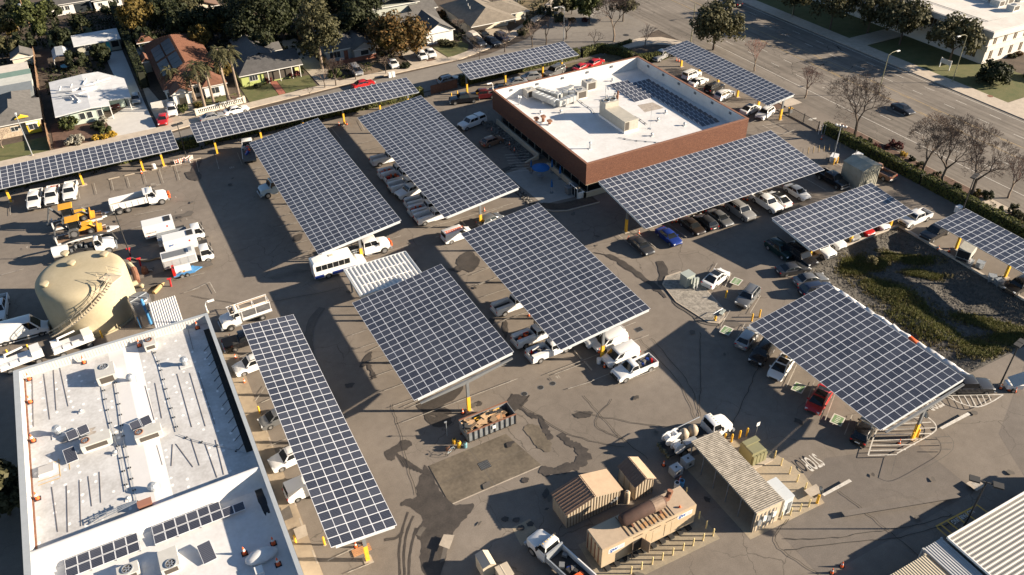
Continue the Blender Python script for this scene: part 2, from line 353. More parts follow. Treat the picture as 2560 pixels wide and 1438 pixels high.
slab('brick_path', [(29.7,160.1),(31.1,160.2),(31.1,167.4),(29.7,167.4)], 0.06, mat('red_path',(0.30,0.105,0.07),0.9,var=0.2,scale=3))
slab('concrete_drive', [(38.4,160.4),(42.6,160.8),(41.5,190),(37.8,190)], 0.05, CONC)
slab('concrete_drive', [(59.2,160.7),(62.9,160.7),(62.0,170),(59.2,170)], 0.05, CONC)
slab('concrete_drive', [(65.0,160.7),(67.6,160.8),(66.6,169.5),(64.0,169.5)], 0.05, CONC)
sheet('mulch_bed', [(62.9,160.8),(65.0,160.8),(64.0,165.5),(62.3,165.5)], 0.02, MULCH)
sheet('lawn', [(67.8,160.9),(72.6,161.6),(75.0,165.5),(74.5,168.4),(67.2,168.6)], 0.03, LAWN)
slab('concrete_drive', [(75.5,163.0),(86.5,168.0),(88,172),(76,172)], 0.05, CONC)
sheet('paving_yard', rect(46,57,161,168), 0.015, mat('bare_dirt',(0.17,0.125,0.085),1.0,var=0.35,scale=0.7))
sheet('car_park', [(98,181),(103.5,183.5),(111.5,191),(112,240),(94,240),(94,196)], 0.006, ASPHS)
sheet('corner_bed', [(93.5,172.5),(99,177.2),(105.5,182.6),(110.5,189),(104,189),(92,182)], 0.04, mat('dry_bed',(0.14,0.105,0.055),1.0,var=0.35,scale=0.8))
sheet('lawn', rect(-10,0,214,224), 0.02, LAWN)
# gravel basin sunk beside the yard: dark gravel banks and floor
def basin_z(x, y):
    d = min(x-BX0, BX1-x, y-BY0, BY1-y)
    k = min(1, max(0, d/4.2)); k = k*k*(3-2*k)
    z = -1.1*k
    z += 0.12*noise.noise(Vector((x*0.35, y*0.35, 3.0)))*min(1, d/1.5)
    mound = math.exp(-(((x-88)/3.6)**2+((y-53+(x-88)*0.25)/2.0)**2)); z += 0.55*mound
    mound = math.exp(-(((x-84)/2.2)**2+((y-46)/4.5)**2)); z += 0.5*mound
    return z
def basin():
    mb = MB(); nx, ny = 60, 72; vs = []; fs = []
    for j in range(ny+1):
        for i in range(nx+1):
            x = BX0+(BX1-BX0)*i/nx; y = BY0+(BY1-BY0)*j/ny; e = i in (0,nx) or j in (0,ny)
            vs.append((x, y, -0.02 if e else basin_z(x,y)+R.uniform(-.03,.03)))
    for j in range(ny):
        for i in range(nx): a = j*(nx+1)+i; fs.append((a,a+1,a+nx+2,a+nx+1))
    mb.raw(vs, fs); struct('gravel_basin', mb, GRAV)
basin()
CURB = mat('curb_concrete', (0.40,0.355,0.30), 0.9, var=0.12, scale=0.8)
mb = MB().box(BX0+2.6, BX1+0.35, BY1, BY1+0.35, -0.3, 0.28).box(BX1, BX1+0.35, 10, BY1, -0.3, 0.28)
tag(mb.build('basin_wall', CURB), 'long low concrete wall edging the dark gravel basin', 'low wall')
def scatter_stones(name, pts, zf, s0, s1, m, label=None, cat=None):
    mb = MB()
    for x, y in pts:
        s = R.uniform(s0, s1); z = zf(x, y)
        M = Matrix.Translation((x,y,z+s*0.2)) @ Matrix.Rotation(R.uniform(0,6.3),4,'Z') @ Matrix.Rotation(R.uniform(-.4,.4),4,'X')
        mb.raw([M @ Vector((a*s*R.uniform(.35,.6), b*s*R.uniform(.35,.6), c*s*R.uniform(.25,.45))) for a,b,c in ((1,0,0),(0,1,0),(-1,0,0),(0,-1,0),(0,0,1),(0,0,-1))],
               [(0,1,4),(1,2,4),(2,3,4),(3,0,4),(1,0,5),(2,1,5),(3,2,5),(0,3,5)])
    o = mb.build(name, m); tag(o, label, cat, kind='stuff'); return o
scatter_stones('basin_gravel', [(R.uniform(BX0+.2,BX1-.2), R.uniform(BY0+.2,BY1-.2)) for _ in range(9000)], basin_z, 0.07, 0.22, mat('gravel_stone',(0.105,0.097,0.085),1.0,var=0.6,scale=3), 'dark loose stones strewn over the sunken basin', 'gravel')
def grass_tufts(name, pts, zf, h, m, label, cat='grass', per=5):
    mb = MB()
    for x, y in pts:
        z = zf(x, y)-0.03
        for _ in range(per):
            a = R.uniform(0,2*pi); dx, dy = cos(a), sin(a); hh = h*R.uniform(.5,1.2); w = h*R.uniform(.12,.25); l = h*R.uniform(.2,.8); ox, oy = R.uniform(-.18,.18), R.uniform(-.18,.18)
            mb.face((x+ox-dy*w, y+oy+dx*w, z),(x+ox+dy*w, y+oy-dx*w, z),(x+ox+dx*l, y+oy+dy*l, z+hh))
    o = mb.build(name, m); return tag(o, label, cat, kind='stuff')
def in_blobs(bl, n):
    out = []
    while len(out) < n:
        cx, cy, rx, ry, rot = R.choice(bl); t = R.uniform(0,2*pi); r = sqrt(R.random()); k = 1+.5*noise.noise(Vector((cos(t)*1.3+cx, sin(t)*1.3+cy, 0)))
        x, y = rx*r*k*cos(t), ry*r*k*sin(t); x, y = cx+x*cos(rot)-y*sin(rot), cy+x*sin(rot)+y*cos(rot)
        if BX0+.3 < x < BX1-.3 and BY0+.3 < y < BY1-.3: out.append((x,y))
    return out
def gb(px, py, rx, ry, rot=0.0): p = G(px, py, -0.5); return (p.x, p.y, rx, ry, rot)
BL = [gb(2140,662,2.6,1.7), gb(2195,655,2.2,1.0), gb(2215,715,2.8,2.0,1.6), gb(2250,740,4.6,2.2,1.75), gb(2320,810,4.6,2.8,1.75), gb(2265,640,3.8,1.0,2.3), gb(2310,680,2.6,.9,2.3), gb(2470,800,4.5,1.2,2.2), gb(2450,870,2.4,2.0), gb(2520,840,2.5,1.5)]
grass_tufts('basin_grass', in_blobs(BL, 8000), basin_z, 0.36, LF_BASIN, 'rough green grass growing in clumps on the basin mounds')
grass_tufts('basin_weeds', in_blobs([(b[0],b[1],b[2]*1.45,b[3]*1.5,b[4]) for b in BL], 3200), basin_z, 0.34, LF_DRY, 'dry brown weeds round the green clumps in the basin', 'weeds')
grass_tufts('bank_weeds', [(BX0+R.uniform(.3,2.8), R.uniform(BY0,BY1-6)) for _ in range(900)], basin_z, 0.22, LF_DRY, 'thin dry weeds along the basin bank beside the parking canopy', 'weeds')
# ================================================================ solar canopies over the parking rows
def module_mesh(wd, ln, name='solar_module'):
    """one framed module, two half-cell fields; wd along local x"""
    mb = MB(); mb.box(-wd/2, wd/2, -ln/2, ln/2, -0.02, 0.02); mb.k = 1; b = 0.038; c = 0.028; z = 0.0225
    for x0, x1 in ((-wd/2+b, -c), (c, wd/2-b)):
        mb.face((x0,-ln/2+b,z),(x1,-ln/2+b,z),(x1,ln/2-b,z),(x0,ln/2-b,z))
    return mb.mesh(name, [PVFRAME, PV])
PITCHC = 1.05
MODM = {}
def canopy(label, kind, cx, cy, cz, yaw, tilt, pairs, L, rows, posts, group='solar canopies over the parking rows', gz=0.0):
    """pairs modules across (2.1 m each), rows along L; kind U runs along +Y, V along +X; posts = offsets along the length"""
    rz = yaw if kind == 'U' else yaw+pi/2
    t = thing('solar_canopy', label, 'solar canopy', (cx,cy,gz), rz, group)
    p = L/rows; key = round(p,3)
    if key not in MODM: MODM[key] = module_mesh(2.1-0.012, p-0.012)
    Wd = pairs*2.1; rot = (0,-tilt,0); M = Matrix.Rotation(-tilt,4,'Y'); zc = cz-gz
    for j in range(rows):
        for i in range(pairs):
            q = M @ Vector((-Wd/2+2.1*(i+.5), -L/2+p*(j+.5), 0)); put('solar_module', MODM[key], t, (q.x,q.y,q.z+zc), rot)
    # purlins along the length, end fascias, girders and posts
    for i in range(pairs+1):
        x = -Wd/2+0.28+(Wd-0.56)*i/pairs; q = M @ Vector((x,0,-0.15)); 
        MB().box(-.05,.05,-L/2+0.1,L/2-0.1,-.11,.11).build('purlin', GALV, t, (q.x,q.y,q.z+zc), rot)
    for s in (-1, 1):
        q = M @ Vector((0, s*(L/2-0.09), -0.20)); MB().box(-Wd/2+0.45,Wd/2-0.2,-.06,.06,-.17,.17).build('end_fascia', FASCIA, t, (q.x,q.y,q.z+zc), rot)
    for o in posts:
        q = M @ Vector((0, o, -0.50))
        g = MB(); hw = Wd/2-0.5
        g.xz([(-hw,0.22),(-hw,0.06),(-.5,-.24),(.5,-.24),(hw,0.06),(hw,0.22)], -.11, .11)
        g.build('girder', STEEL, t, (q.x,q.y,q.z+zc), rot)
        top = zc-0.62
        pm = MB().box(-.17,.17,-.12,.12,0.0,top).build('post', STEEL, t, (0,o,0))
        MB().box(-.20,.20,-.15,.15,0.02,2.25).build('yellow_sleeve', YEL, pm)
        MB().box(-.42,.42,-.42,.42,-.05,0.06).build('footing', CONC, pm)
    return t
def even(L, n, inset): return [-L/2+inset+(L-2*inset)*k/(n-1) for k in range(n)]
canopy('wide solar canopy with a crew truck and a bus at its near end', 'U', 24.609,114.218,4.713,0.010,0.129,6,38.749,37,even(38.7,5,1.0))
canopy('wide solar canopy with a row of white service trucks along its left edge', 'U', 43.803,113.852,4.89,-0.002,0.122,6,38.629,37,even(38.6,5,1.0))
canopy('wide solar canopy with white vans parked at its near end', 'U', 43.701,74.83,5.224,-0.008,0.111,6,28.086,27,[-13.5,-4.5,4.5,13.4])
canopy('wide solar canopy joining the white corrugated shelter, dumpster at its near end', 'U', 25.32,71.694,5.128,0.013,0.127,6,19.893,19,[-10.4,-1.0,8.4])
canopy('narrow solar canopy alongside the white flat-roofed building', 'U', 8.508,65.005,4.795,-0.005,-0.115,3,35.587,34,even(35.6,5,0.9))
canopy('long wide solar canopy beside the brown brick building wall', 'V', 78.108,83.64,5.206,0.005,0.118,6,34.146,33,[x for x in even(34.1,5,1.2)])
canopy('short solar canopy at the corner of the gravel basin wall', 'V', 89.234,67.398,3.449,0.012,0.101,4,20.23,19,[8.3,0.2,-8.0])
canopy('solar canopy over the electric car stalls beside the gravel basin', 'U', 66.11,44.231,5.031,0.018,0.117,6,19.775,19,[-10.2,-1.0,8.2])
canopy('long narrow solar canopy along the street hedge with brick path lawn behind', 'V', 30.808,140.337,4.768,0.002,0.115,3,41.13,39,[17.5,9.4,1.5,-6.2,-13.5,-19.3])
canopy('narrow solar canopy along the hedge behind the brown brick building', 'V', 74.905,141.094,4.795,0.004,0.139,3,24.845,24,[11.9,3.2,-5.6,-10.2])
canopy('narrow solar canopy along the wide boulevard with white cars under it', 'U', 107.08,116.03,4.72,0.0025,0.1225,3,31.778,30,even(31.7,6,0.9))
for c in bpy.data.objects:
    if c.name.startswith('post') and abs(c.parent.location.x-107.08) < .1: c.location.x = 1.6
    if c.name.startswith('post') and abs(c.parent.location.x-89.234) < .1: c.location.x = -2.4
canopy('narrow solar canopy between the basin wall and the boulevard hedge', 'U', 101.2,41.0,4.25,0.0,0.08,3,36.0,34,[15.5,7.6,-0.4,-8.4])
canopy('long narrow solar canopy at the left over three white pickups', 'V', -7.95,140.21,4.46,0.006,0.131,3,30.094,29,[12.0,0.95,-8.7,-12.1])
# ================================================================ brown brick office with the white roof
def brickmat():
    m = bpy.data.materials.new('brown_brick'); m.use_nodes = True; t = m.node_tree; b = t.nodes['Principled BSDF']; N = t.nodes.new; L = t.links.new
    b.inputs['Roughness'].default_value = 0.9
    tc = N('ShaderNodeTexCoord'); sx = N('ShaderNodeSeparateXYZ'); L(tc.outputs['Object'], sx.inputs[0])
    ad = N('ShaderNodeMath'); ad.operation = 'ADD'; L(sx.outputs[0], ad.inputs[0]); L(sx.outputs[1], ad.inputs[1])
    cb = N('ShaderNodeCombineXYZ'); L(ad.outputs[0], cb.inputs[0]); L(sx.outputs[2], cb.inputs[1])
    br = N('ShaderNodeTexBrick'); L(cb.outputs[0], br.inputs['Vector']); br.inputs['Scale'].default_value = 1.0
    br.inputs['Brick Width'].default_value = 0.4; br.inputs['Row Height'].default_value = 0.13; br.inputs['Mortar Size'].default_value = 0.018
    br.inputs['Color1'].default_value = (0.112,0.043,0.025,1); br.inputs['Color2'].default_value = (0.155,0.064,0.036,1); br.inputs['Mortar'].default_value = (0.08,0.036,0.024,1)
    n = N('ShaderNodeTexNoise'); n.inputs['Scale'].default_value = 5.0; n.inputs['Detail'].default_value = 6; n.inputs['Roughness'].default_value = 0.8
    mp = N('ShaderNodeMapping'); mp.inputs['Scale'].default_value = (0.5,2.2,1); L(cb.outputs[0], mp.inputs[0]); L(mp.outputs[0], n.inputs['Vector'])
    r = N('ShaderNodeMapRange'); L(n.outputs[0], r.inputs[0]); r.inputs[1].default_value = 0.66; r.inputs[2].default_value = 0.74; r.inputs[4].default_value = 0.75
    n2 = N('ShaderNodeTexNoise'); n2.inputs['Scale'].default_value = 0.35; L(cb.outputs[0], n2.inputs['Vector'])
    r2 = N('ShaderNodeMapRange'); L(n2.outputs[0], r2.inputs[0]); r2.inputs[1].default_value = .35; r2.inputs[2].default_value = .65; r2.inputs[3].default_value = .3
    ml = N('ShaderNodeMath'); ml.operation = 'MULTIPLY'; L(r.outputs[0], ml.inputs[0]); L(r2.outputs[0], ml.inputs[1])
    mx = N('ShaderNodeMix'); mx.data_type = 'RGBA'; L(ml.outputs[0], mx.inputs[0]); L(br.outputs[0], mx.inputs[6]); mx.inputs[7].default_value = (0.50,0.40,0.33,1)
    L(mx.outputs[2], b.inputs['Base Color'])
    bp = N('ShaderNodeBump'); bp.inputs['Strength'].default_value = 0.6; bp.inputs['Distance'].default_value = 0.03; L(br.outputs['Fac'], bp.inputs['Height']); bp.invert = True; L(bp.outputs[0], b.inputs['Normal'])
    return m
BRICK = brickmat()
CREAM = mat('cream_render', (0.46,0.40,0.31), 0.9, var=0.1, scale=1)
X0, X1, Y0, Y1, ZP, ZR = 62.3, 95.0, 95.2, 128.1, 6.0, 3.6
bk = thing('brick_office', 'low brown brick office block with a deep white roof well', 'office building', (X0,Y0,0))
W_, D_ = X1-X0, Y1-Y0; th = 0.34
def wallbox(n, x0,x1,y0,y1,z0,z1, m, p): return MB().box(x0,x1,y0,y1,z0,z1).build(n, m, p)
for a in ((0,W_,0,th),(0,W_,D_-th,D_),(0,th,th+.002,D_-th-.002),(W_-th,W_,th+.002,D_-th-.002)): wallbox('wall', *a, 2.2, ZP-.08, BRICK, bk)
for a in ((-.03,W_+.03,-.03,th+.04),(-.03,W_+.03,D_-th-.04,D_+.03),(-.03,th+.04,th+.042,D_-th-.042),(W_-th-.04,W_+.03,th+.042,D_-th-.042)):
    wallbox('coping', *a, ZP-.08, ZP, RUST if a[1]-a[0] > 5 and a[2] > 1 else mat('coping_brown',(0.20,0.095,0.06),0.8,var=.2,scale=2), bk)
for a in ((th+.003,W_-th-.003,th+.003,th+.03),(th+.003,W_-th-.003,D_-th-.03,D_-th-.003),(th+.003,th+.03,th+.031,D_-th-.031),(W_-th-.03,W_-th-.003,th+.031,D_-th-.031)): wallbox('parapet_lining', *a, ZR, ZP-.1, TPO, bk)
wallbox('roof', th+.03, W_-th-.03, th+.03, D_-th-.03, ZR-.3, ZR, TPO, bk)
wallbox('glazed_base', 1.2, W_-1.2, 1.2, D_-1.2, 0, 2.2, mat('dark_glazing',(0.02,0.022,0.024),0.15), bk)
wallbox('soffit', .05, W_-.05, .05, D_-.05, 2.12, 2.2, CREAM, bk)
for i in range(13): wallbox('mullion', 1.12, 1.2, 1.2+i*2.5, 1.3+i*2.5, 0, 2.12, CREAM, bk)
pl = MB().box(-.3,-.02,-.3,11.2,0,0.95).box(-.3,-.02,15.0,31,0,0.95).box(-.3,W_,-.3,-.02,0,.95)
tag(pl.build('plinth_wall', CREAM, None, (X0,Y0,0)), 'low cream wall round the foot of the brown brick office', 'low wall')
rmp = MB().xz([(-2.6,0.0),(-2.6,.12),(0,.95),(0,0)], 11.2, 11.5).xz([(-2.6,0.0),(-2.6,.12),(0,.95),(0,0)], 14.7, 15.0)
tag(rmp.build('entrance_ramp_wall', CREAM, None, (X0-.3,Y0,0)), 'pair of sloping cream cheek walls at the brick office entrance', 'ramp wall')
sheet('entrance_paving', rect(58.6,63.4,106.7,109.9), 0.02, mat('tan_paving',(0.22,0.15,0.10),0.9,var=.2,scale=2))
for k in range(6):   # scupper vents along the inside of the parapet
    y = 4+k*4.9; MB().box(W_-th-.16,W_-th-.03,y,y+.55,ZR+1.55,ZR+1.95).build('scupper', mat('scupper_dark',(0.10,0.11,0.13),.6), bk)
for k in range(5):
    x = 3.5+k*5.6; MB().box(x,x+.55,D_-th-.16,D_-th-.03,ZR+1.45,ZR+1.85).build('scupper', mat('scupper_dark',(0.10,0.11,0.13),.6), bk)
def roof_module_row(x0, x1, y, z, n, label, group, depth=1.36, tilt=0.20):
    t = thing('roof_solar_row', label, 'solar panels', ((x0+x1)/2, y, z), 0, group); wd = (x1-x0)/n
    key = ('r', round(wd,2), depth)
    if key not in MODM:
        mb = MB(); mb.box(-wd/2+.01,wd/2-.01,-depth/2,depth/2,-.02,.02); mb.k = 1; mb.face((-wd/2+.045,-depth/2+.035,.0225),(wd/2-.045,-depth/2+.035,.0225),(wd/2-.045,depth/2-.035,.0225),(-wd/2+.045,depth/2-.035,.0225)); MODM[key] = mb.mesh('solar_module', [PVFRAME, PV])
    for i in range(n): put('solar_module', MODM[key], t, (-(x1-x0)/2+wd*(i+.5), 0, .17), (tilt,0,0))
    for i in range(n+1):
        x = -(x1-x0)/2+wd*i; MB().box(x-.02,x+.02,depth*.36,depth*.42,0,.17+sin(tilt)*depth*.36).box(x-.02,x+.02,-depth*.42,-depth*.36,0,.06).build('rack_foot', GALV, t)
    return t
NTH = ['first','second','third','fourth','fifth','sixth','seventh','eighth','ninth','tenth','eleventh','twelfth','thirteenth','fourteenth','fifteenth','sixteenth']
roof_module_row(85.2,89.4,122.6,ZR,4,'short back row of four solar panels on the brick office roof','solar rows on the brick office roof')
for k, y in enumerate((121.0,119.55,118.1,116.65,115.2)):
    roof_module_row(85.2,93.3,y,ZR,8,'long solar row of eight panels on the brick office roof, %s from the back' % NTH[k],'solar rows on the brick office roof')
for k in range(10): roof_module_row(89.35,93.3,113.7-1.42*k,ZR,4,'four-panel solar row on the brick office roof, %s below the long rows' % NTH[k],'solar rows on the brick office roof')
ACM = mat('hvac_grey', (0.40,0.385,0.355), 0.55, 0.1, var=0.08, scale=1.5)
ACD = mat('hvac_grille', (0.07,0.06,0.05), 0.7)
def ac_unit(loc, sx, sy, sz, label, group=None, rz=0.0, fan=(0,0), fr=0.42, col=None, rusty=False):
    t = thing('rooftop_unit', label, 'air conditioner', loc, rz, group); c = col or ACM
    MB().box(-sx/2+.05,sx/2-.05,-sy/2+.05,sy/2-.05,0,.18).build('roof_curb', WHITE, t)
    MB().box(-sx/2,sx/2,-sy/2,sy/2,.18,sz).build('casing', c, t)
    MB().lathe([(fr+.08,0),(fr+.08,.09),(fr,.10),(fr,.02)], (fan[0],fan[1],sz), 16, False).build('fan_ring', RUST if rusty else GALV, t)
    f = MB().cyl((fan[0],fan[1],sz+.015),(fan[0],fan[1],sz+.03),fr,n=16).build('fan_guard', ACD, t)
    b = MB()
    for k in range(3): b.obox((fan[0],fan[1],sz+.045),(fr*1.7,.10,.02),k*pi/3)
    b.build('fan_blades', GALV, f)
    MB().box(-sx*.35,sx*.35,-sy/2-.015,-sy/2-.002,.3,sz-.15).build('louvre_panel', ACD, t)
    for k in range(2): MB().box(sx/2+.002,sx/2+.012,-sy*.42+k*sy*.45,-sy*.05+k*sy*.45,.3,sz-.1).build('access_panel', c, t)
    return t
ac_unit((81.0,124.0,ZR),2.3,1.9,1.7,'grey cooling unit with a dark grille at the right end of the silver ducts','rooftop units on the brick office')
ac_unit((77.4,121.6,ZR),2.3,1.9,1.6,'grey cooling unit among the silver ducts on the brick office roof','rooftop units on the brick office')
ac_unit((69.4,126.6,ZR),1.9,1.7,1.6,'boxy air handler at the left end of the silver ducts','rooftop units on the brick office',fr=.3)
DUCT = mat('duct_silver', (0.44,0.445,0.43), 0.4, 0.35, var=0.08, scale=2)
dt = thing('roof_duct', 'zigzag run of square silver ducting on the brick office roof', 'ductwork', (70,122,ZR))
def duct_run(p, q, wd, z0, z1, n):
    p, q = Vector(p), Vector(q); d = q-p; a = atan2(d.y,d.x); L_ = d.length
    for k in range(n):
        c = p+d*((k+.5)/n); MB().obox((c.x,c.y,(z0+z1)/2+R.uniform(-.015,.015)),(L_/n-.03,wd,z1-z0),a).build('duct_section', DUCT, dt)
        e = p+d*((k+1)/n); MB().obox((e.x,e.y,(z0+z1)/2),(.05,wd+.08,z1-z0+.08),a).build('duct_flange', GALV, dt)
duct_run((-.2,3.6),(1.3,-2.0),1.1,.5,1.5,6); duct_run((.9,4.6),(3.0,-.2),.9,.7,1.6,5)
duct_run((1.5,-2.3),(5.6,-1.6),1.1,.4,1.45,5); duct_run((3.0,-.1),(7.2,2.2),.9,.7,1.5,5); duct_run((2.0,1.0),(6.2,-.6),.8,.9,1.6,4)
for a in ((.4,1.6),(1.2,-1.4),(3,-2.2),(5,-1.8),(5,1),(2.5,1.6)): MB().box(a[0]-.05,a[0]+.05,a[1]-.5,a[1]+.5,0,.55).build('duct_stand', GALV, dt)
ch = thing('chiller', 'long beige chiller with a raised fan box at one end on the brick office roof', 'chiller', (77.6,109.0,ZR))
BEI = mat('chiller_beige', (0.40,0.375,0.32), 0.6, var=0.1, scale=1.5)
MB().box(-1.5,1.5,-4.2,4.2,0,.35).build('roof_curb', WHITE, ch)
MB().box(-1.4,1.4,-4.0,2.1,.35,2.1).build('casing', BEI, ch); MB().box(-1.4,1.4,2.12,4.0,.35,3.1).build('fan_box', BEI, ch)
for k in range(2):
    g = MB().lathe([(.62,0),(.62,.16),(.54,.17),(.54,.03)],(-.68+k*1.36,3.05,3.1),16,False).build('fan_ring', GALV, ch); MB().cyl((-.68+k*1.36,3.05,3.12),(-.68+k*1.36,3.05,3.14),.54,n=16).build('fan_guard', ACD, g)
for k in range(5): MB().box(-1.415,-1.402,-3.9+k*1.2,-2.85+k*1.2,.45,2.0).build('side_panel', BEI, ch)
for k in range(3): MB().box(-1.3+k*.9,-.5+k*.9,-4.015,-4.002,.5,1.95).build('end_panel', ACD if k == 0 else BEI, ch)
for px, py, h, lab in ((1358,306,1.3,'tall rusty vent stack on the brick office roof'),(1341,304,.8,'small rusty vent stack beside the tallest one'),(1374,312,.9,'rusty vent stack right of the tallest one')):
    p = G(px,py,ZR); t = thing('vent_stack', lab, 'vent', p, 0, 'rusty vent stacks')
    MB().box(-.3,.3,-.3,.3,0,.15).build('base', TPO, t); MB().cyl((0,0,.15),(0,0,h-.3),.26,n=10).build('pipe', RUST, t); MB().box(-.36,.36,-.36,.36,h-.32,h).build('cowl', RUST, t)
def roof_vent(p, h=0.5, label='', group=None, r=.16):
    t = thing('roof_vent', label, 'vent', p, 0, group)
    MB().box(-r*2.2,r*2.2,-r*2.2,r*2.2,0,.06).build('flashing', TPO, t); MB().cyl((0,0,.06),(0,0,h*.7),r,n=10).build('pipe', GALV, t); MB().ball((0,0,h*.8),r*1.7,r*1.7,r*1.1,10,4).build('cap', GALV, t)
    return t
for k,(px,py,l) in enumerate(((1475,372,'white chimney vent near the front corner of the brick office roof'),(1664,283,'small roof vent left of the four-panel solar rows, back one'),(1645,302,'small roof vent left of the four-panel solar rows, middle one'),(1711,314,'small roof vent below the solar rows near the parapet'),(1630,340,'small roof vent near the front parapet of the brick office'),(1531,203,'box vent by the back parapet of the brick office'),(1352,284,'squat vent in front of the silver ducts'),(1402,282,'squat vent right of the silver ducts'))):
    roof_vent(G(px,py,ZR), 1.4 if k == 0 else .55, l, 'small vents on the brick office roof')
am = thing('antenna_mast', 'thin mast with two white dishes on the brick office roof', 'antenna', G(1512,268,ZR))
MB().cyl((0,0,0),(0,0,4.2),.05,n=6).build('pole', GALV, am)
for z in (2.0,3.6): MB().lathe([(.02,0),(.36,.14),(.34,.16)],(0,0,0),14,False).build('dish', WHITE, am, (.25,-.1,z), (0,pi/2-.2,0))
MB().box(-.6,.6,-.6,.6,0,.1).build('base', GALV, am)
wh = thing('whip_aerial', 'thin whip aerial standing on the brick office roof', 'aerial', G(1625,322,ZR)); MB().cyl((0,0,0),(0,0,4.6),.04,.02,n=5).build('pole', GALV, wh); MB().box(-.35,.35,-.06,.06,0,.08).box(-.06,.06,-.35,.35,.0,.085).build('foot', GALV, wh)
pm_ = thing('pump_skid', 'cluster of grey pumps and pipes on the brick office roof', 'pump', G(1535,248,ZR))
for k in range(7): 
    x, y = R.uniform(-1.5,1.5), R.uniform(-.8,.8); MB().cyl((x,y,0),(x,y,R.uniform(.5,1.1)),R.uniform(.12,.25),n=8).build('pump', RUST if k % 3 == 0 else ACM, pm_)
for k in range(5): MB().path([(-1.8+k*.5,-1.0,.2),(-1.6+k*.6,0,.5),(-1.2+k*.4,1,.2)],.05,5).build('pipe', GALV, pm_)
wk = thing('sat_cluster', 'bunch of small white lamps on stalks at the left roof edge', 'floodlights', G(1295,262,ZR)); wk['label'] = 'bunch of small white floodlights on stalks at the left roof edge of the brick office'
for k in range(5):
    x, y, z = R.uniform(-.7,.7), R.uniform(-.6,.6), R.uniform(1.2,2.0); MB().cyl((x*.3,y*.3,0),(x,y,z),.03,n=5).build('stalk', GALV, wk); MB().ball((x,y,z),.16,n=8,m=5).build('lamp', WHITE, wk)
sheet('roof_patch', [tuple(G(a,b,ZR))[:2] for a,b in ((1593,263),(1632,256),(1660,270),(1612,281))], ZR+.005, mat('roof_stain',(0.33,0.29,0.25),.9,var=.3,scale=1.5))
def pipe_run(label, pts, z, r=0.045, m=None, block=True):
    t = thing('roof_pipe', label, 'pipe', pts[0]); o = Vector(pts[0])
    MB().path([Vector(p)-o+Vector((0,0,.12)) for p in pts], r, 5).build('pipe', m or GALV, t)
    if block:
        for a, b in zip(pts, pts[1:]):
            a, b = Vector(a), Vector(b); n = max(1, int((b-a).length/1.5))
            for k in range(n):
                c = a+(b-a)*((k+.5)/n)-o; MB().obox((c.x,c.y,.05),(.30,.14,.1),atan2((b-a).y,(b-a).x)+pi/2).build('pipe_block', BLACK, t)
    return t
pipe_run('pipe run from the cooling units to the chiller on the brick roof', [G(1440,245,ZR),G(1460,262,ZR),G(1480,275,ZR),G(1490,292,ZR)], ZR)
pipe_run('pipe run along the front parapet of the brick office roof', [G(1545,345,ZR),G(1580,352,ZR),G(1650,358,ZR),G(1690,368,ZR)], ZR)
pipe_run('curved pipe run from the chiller to the whip aerial', [G(1530,272,ZR),G(1560,280,ZR),G(1595,296,ZR),G(1618,313,ZR)], ZR)
# patio with the blue parasols by the brick office
sheet('patio_paving', [(55.3,96.6),(61.9,96.0),(61.9,108.8),(54.6,108.4)], 0.012, mat('patio_concrete',(0.30,0.29,0.27),.9,var=.1,scale=1))
sheet('rock_bed', [(59.0,110.5),(61.9,110.5),(61.9,127.9),(60.6,127.5),(59.4,118)], 0.02, GRAV); 
sheet('rock_bed', [(53.2,96.8),(54.6,96.6),(54.3,108.8),(57.6,109.6),(57.6,110.6),(53.0,109.8)], 0.02, GRAV)
scatter_stones('bed_rocks', [(R.uniform(59.3,61.7),R.uniform(110.8,127.4)) for _ in range(420)]+[(R.uniform(53.2,54.4),R.uniform(97,109.4)) for _ in range(160)], lambda x,y:.02, .2,.55, mat('bed_rock',(0.16,0.15,0.135),1,var=.5,scale=2), 'grey boulders filling the planting beds by the brick office','rocks')
BLUE = mat('parasol_blue', (0.012,0.10,0.30), 0.8)
p0 = G(1352,448); t = thing('parasol', 'open bright blue round parasol on the patio', 'parasol', p0)
MB().lathe([(1.5,2.15),(1.45,2.25),(.75,2.48),(.05,2.72)],n=16).build('canopy', BLUE, t); MB().cyl((0,0,0),(0,0,2.3),.04,n=6).build('pole', GALV, t); MB().lathe([(.6,.68),(.6,.74),(.02,.75)],n=14).build('table_top', GALV, t)
for k,(px,py,l) in enumerate(((1328,432,'closed blue parasol left of the open one on the patio'),(1380,432,'closed blue parasol behind the open one by the office wall'),(1400,448,'closed blue parasol right of the open one on the patio'),(1379,482,'closed blue parasol in front of the open one on the patio'))):
    p = G(px,py); t = thing('parasol', l, 'parasol', p, 0, 'closed blue parasols on the patio')
    MB().lathe([(.10,1.05),(.20,1.15),(.15,1.9),(.03,2.5)],n=10).build('canopy', BLUE, t); MB().cyl((0,0,0),(0,0,2.4),.04,n=6).build('pole', GALV, t); MB().cyl((0,0,0),(0,0,.12),.3,n=10).build('base', STEEL, t)
kb = MB(); 
kb.path([(54.6,97.2,.08),(54.6,95.2,.08),(55.6,93.9,.08),(57.6,93.0,.08),(63.4,92.6,.08)],.13,4); struct('kerb', kb, CONC)
sheet('planter_bed', [(54.8,97.0),(55.2,94.8),(57.8,93.3),(63.4,92.9),(63.4,94.9),(57.5,95.6),(55.6,97)], 0.03, SOIL)
bx = thing('patio_kiosk', 'small dark metal cabinet on the patio edge by the brick office', 'cabinet', G(1428,482)); MB().box(-.9,.9,-.5,.5,0,1.1).build('body', STEEL, bx); MB().xz([(-1,1.1),(1,1.1),(.9,1.4),(-.9,1.3)],-.6,.6).build('lid', STEEL, bx)
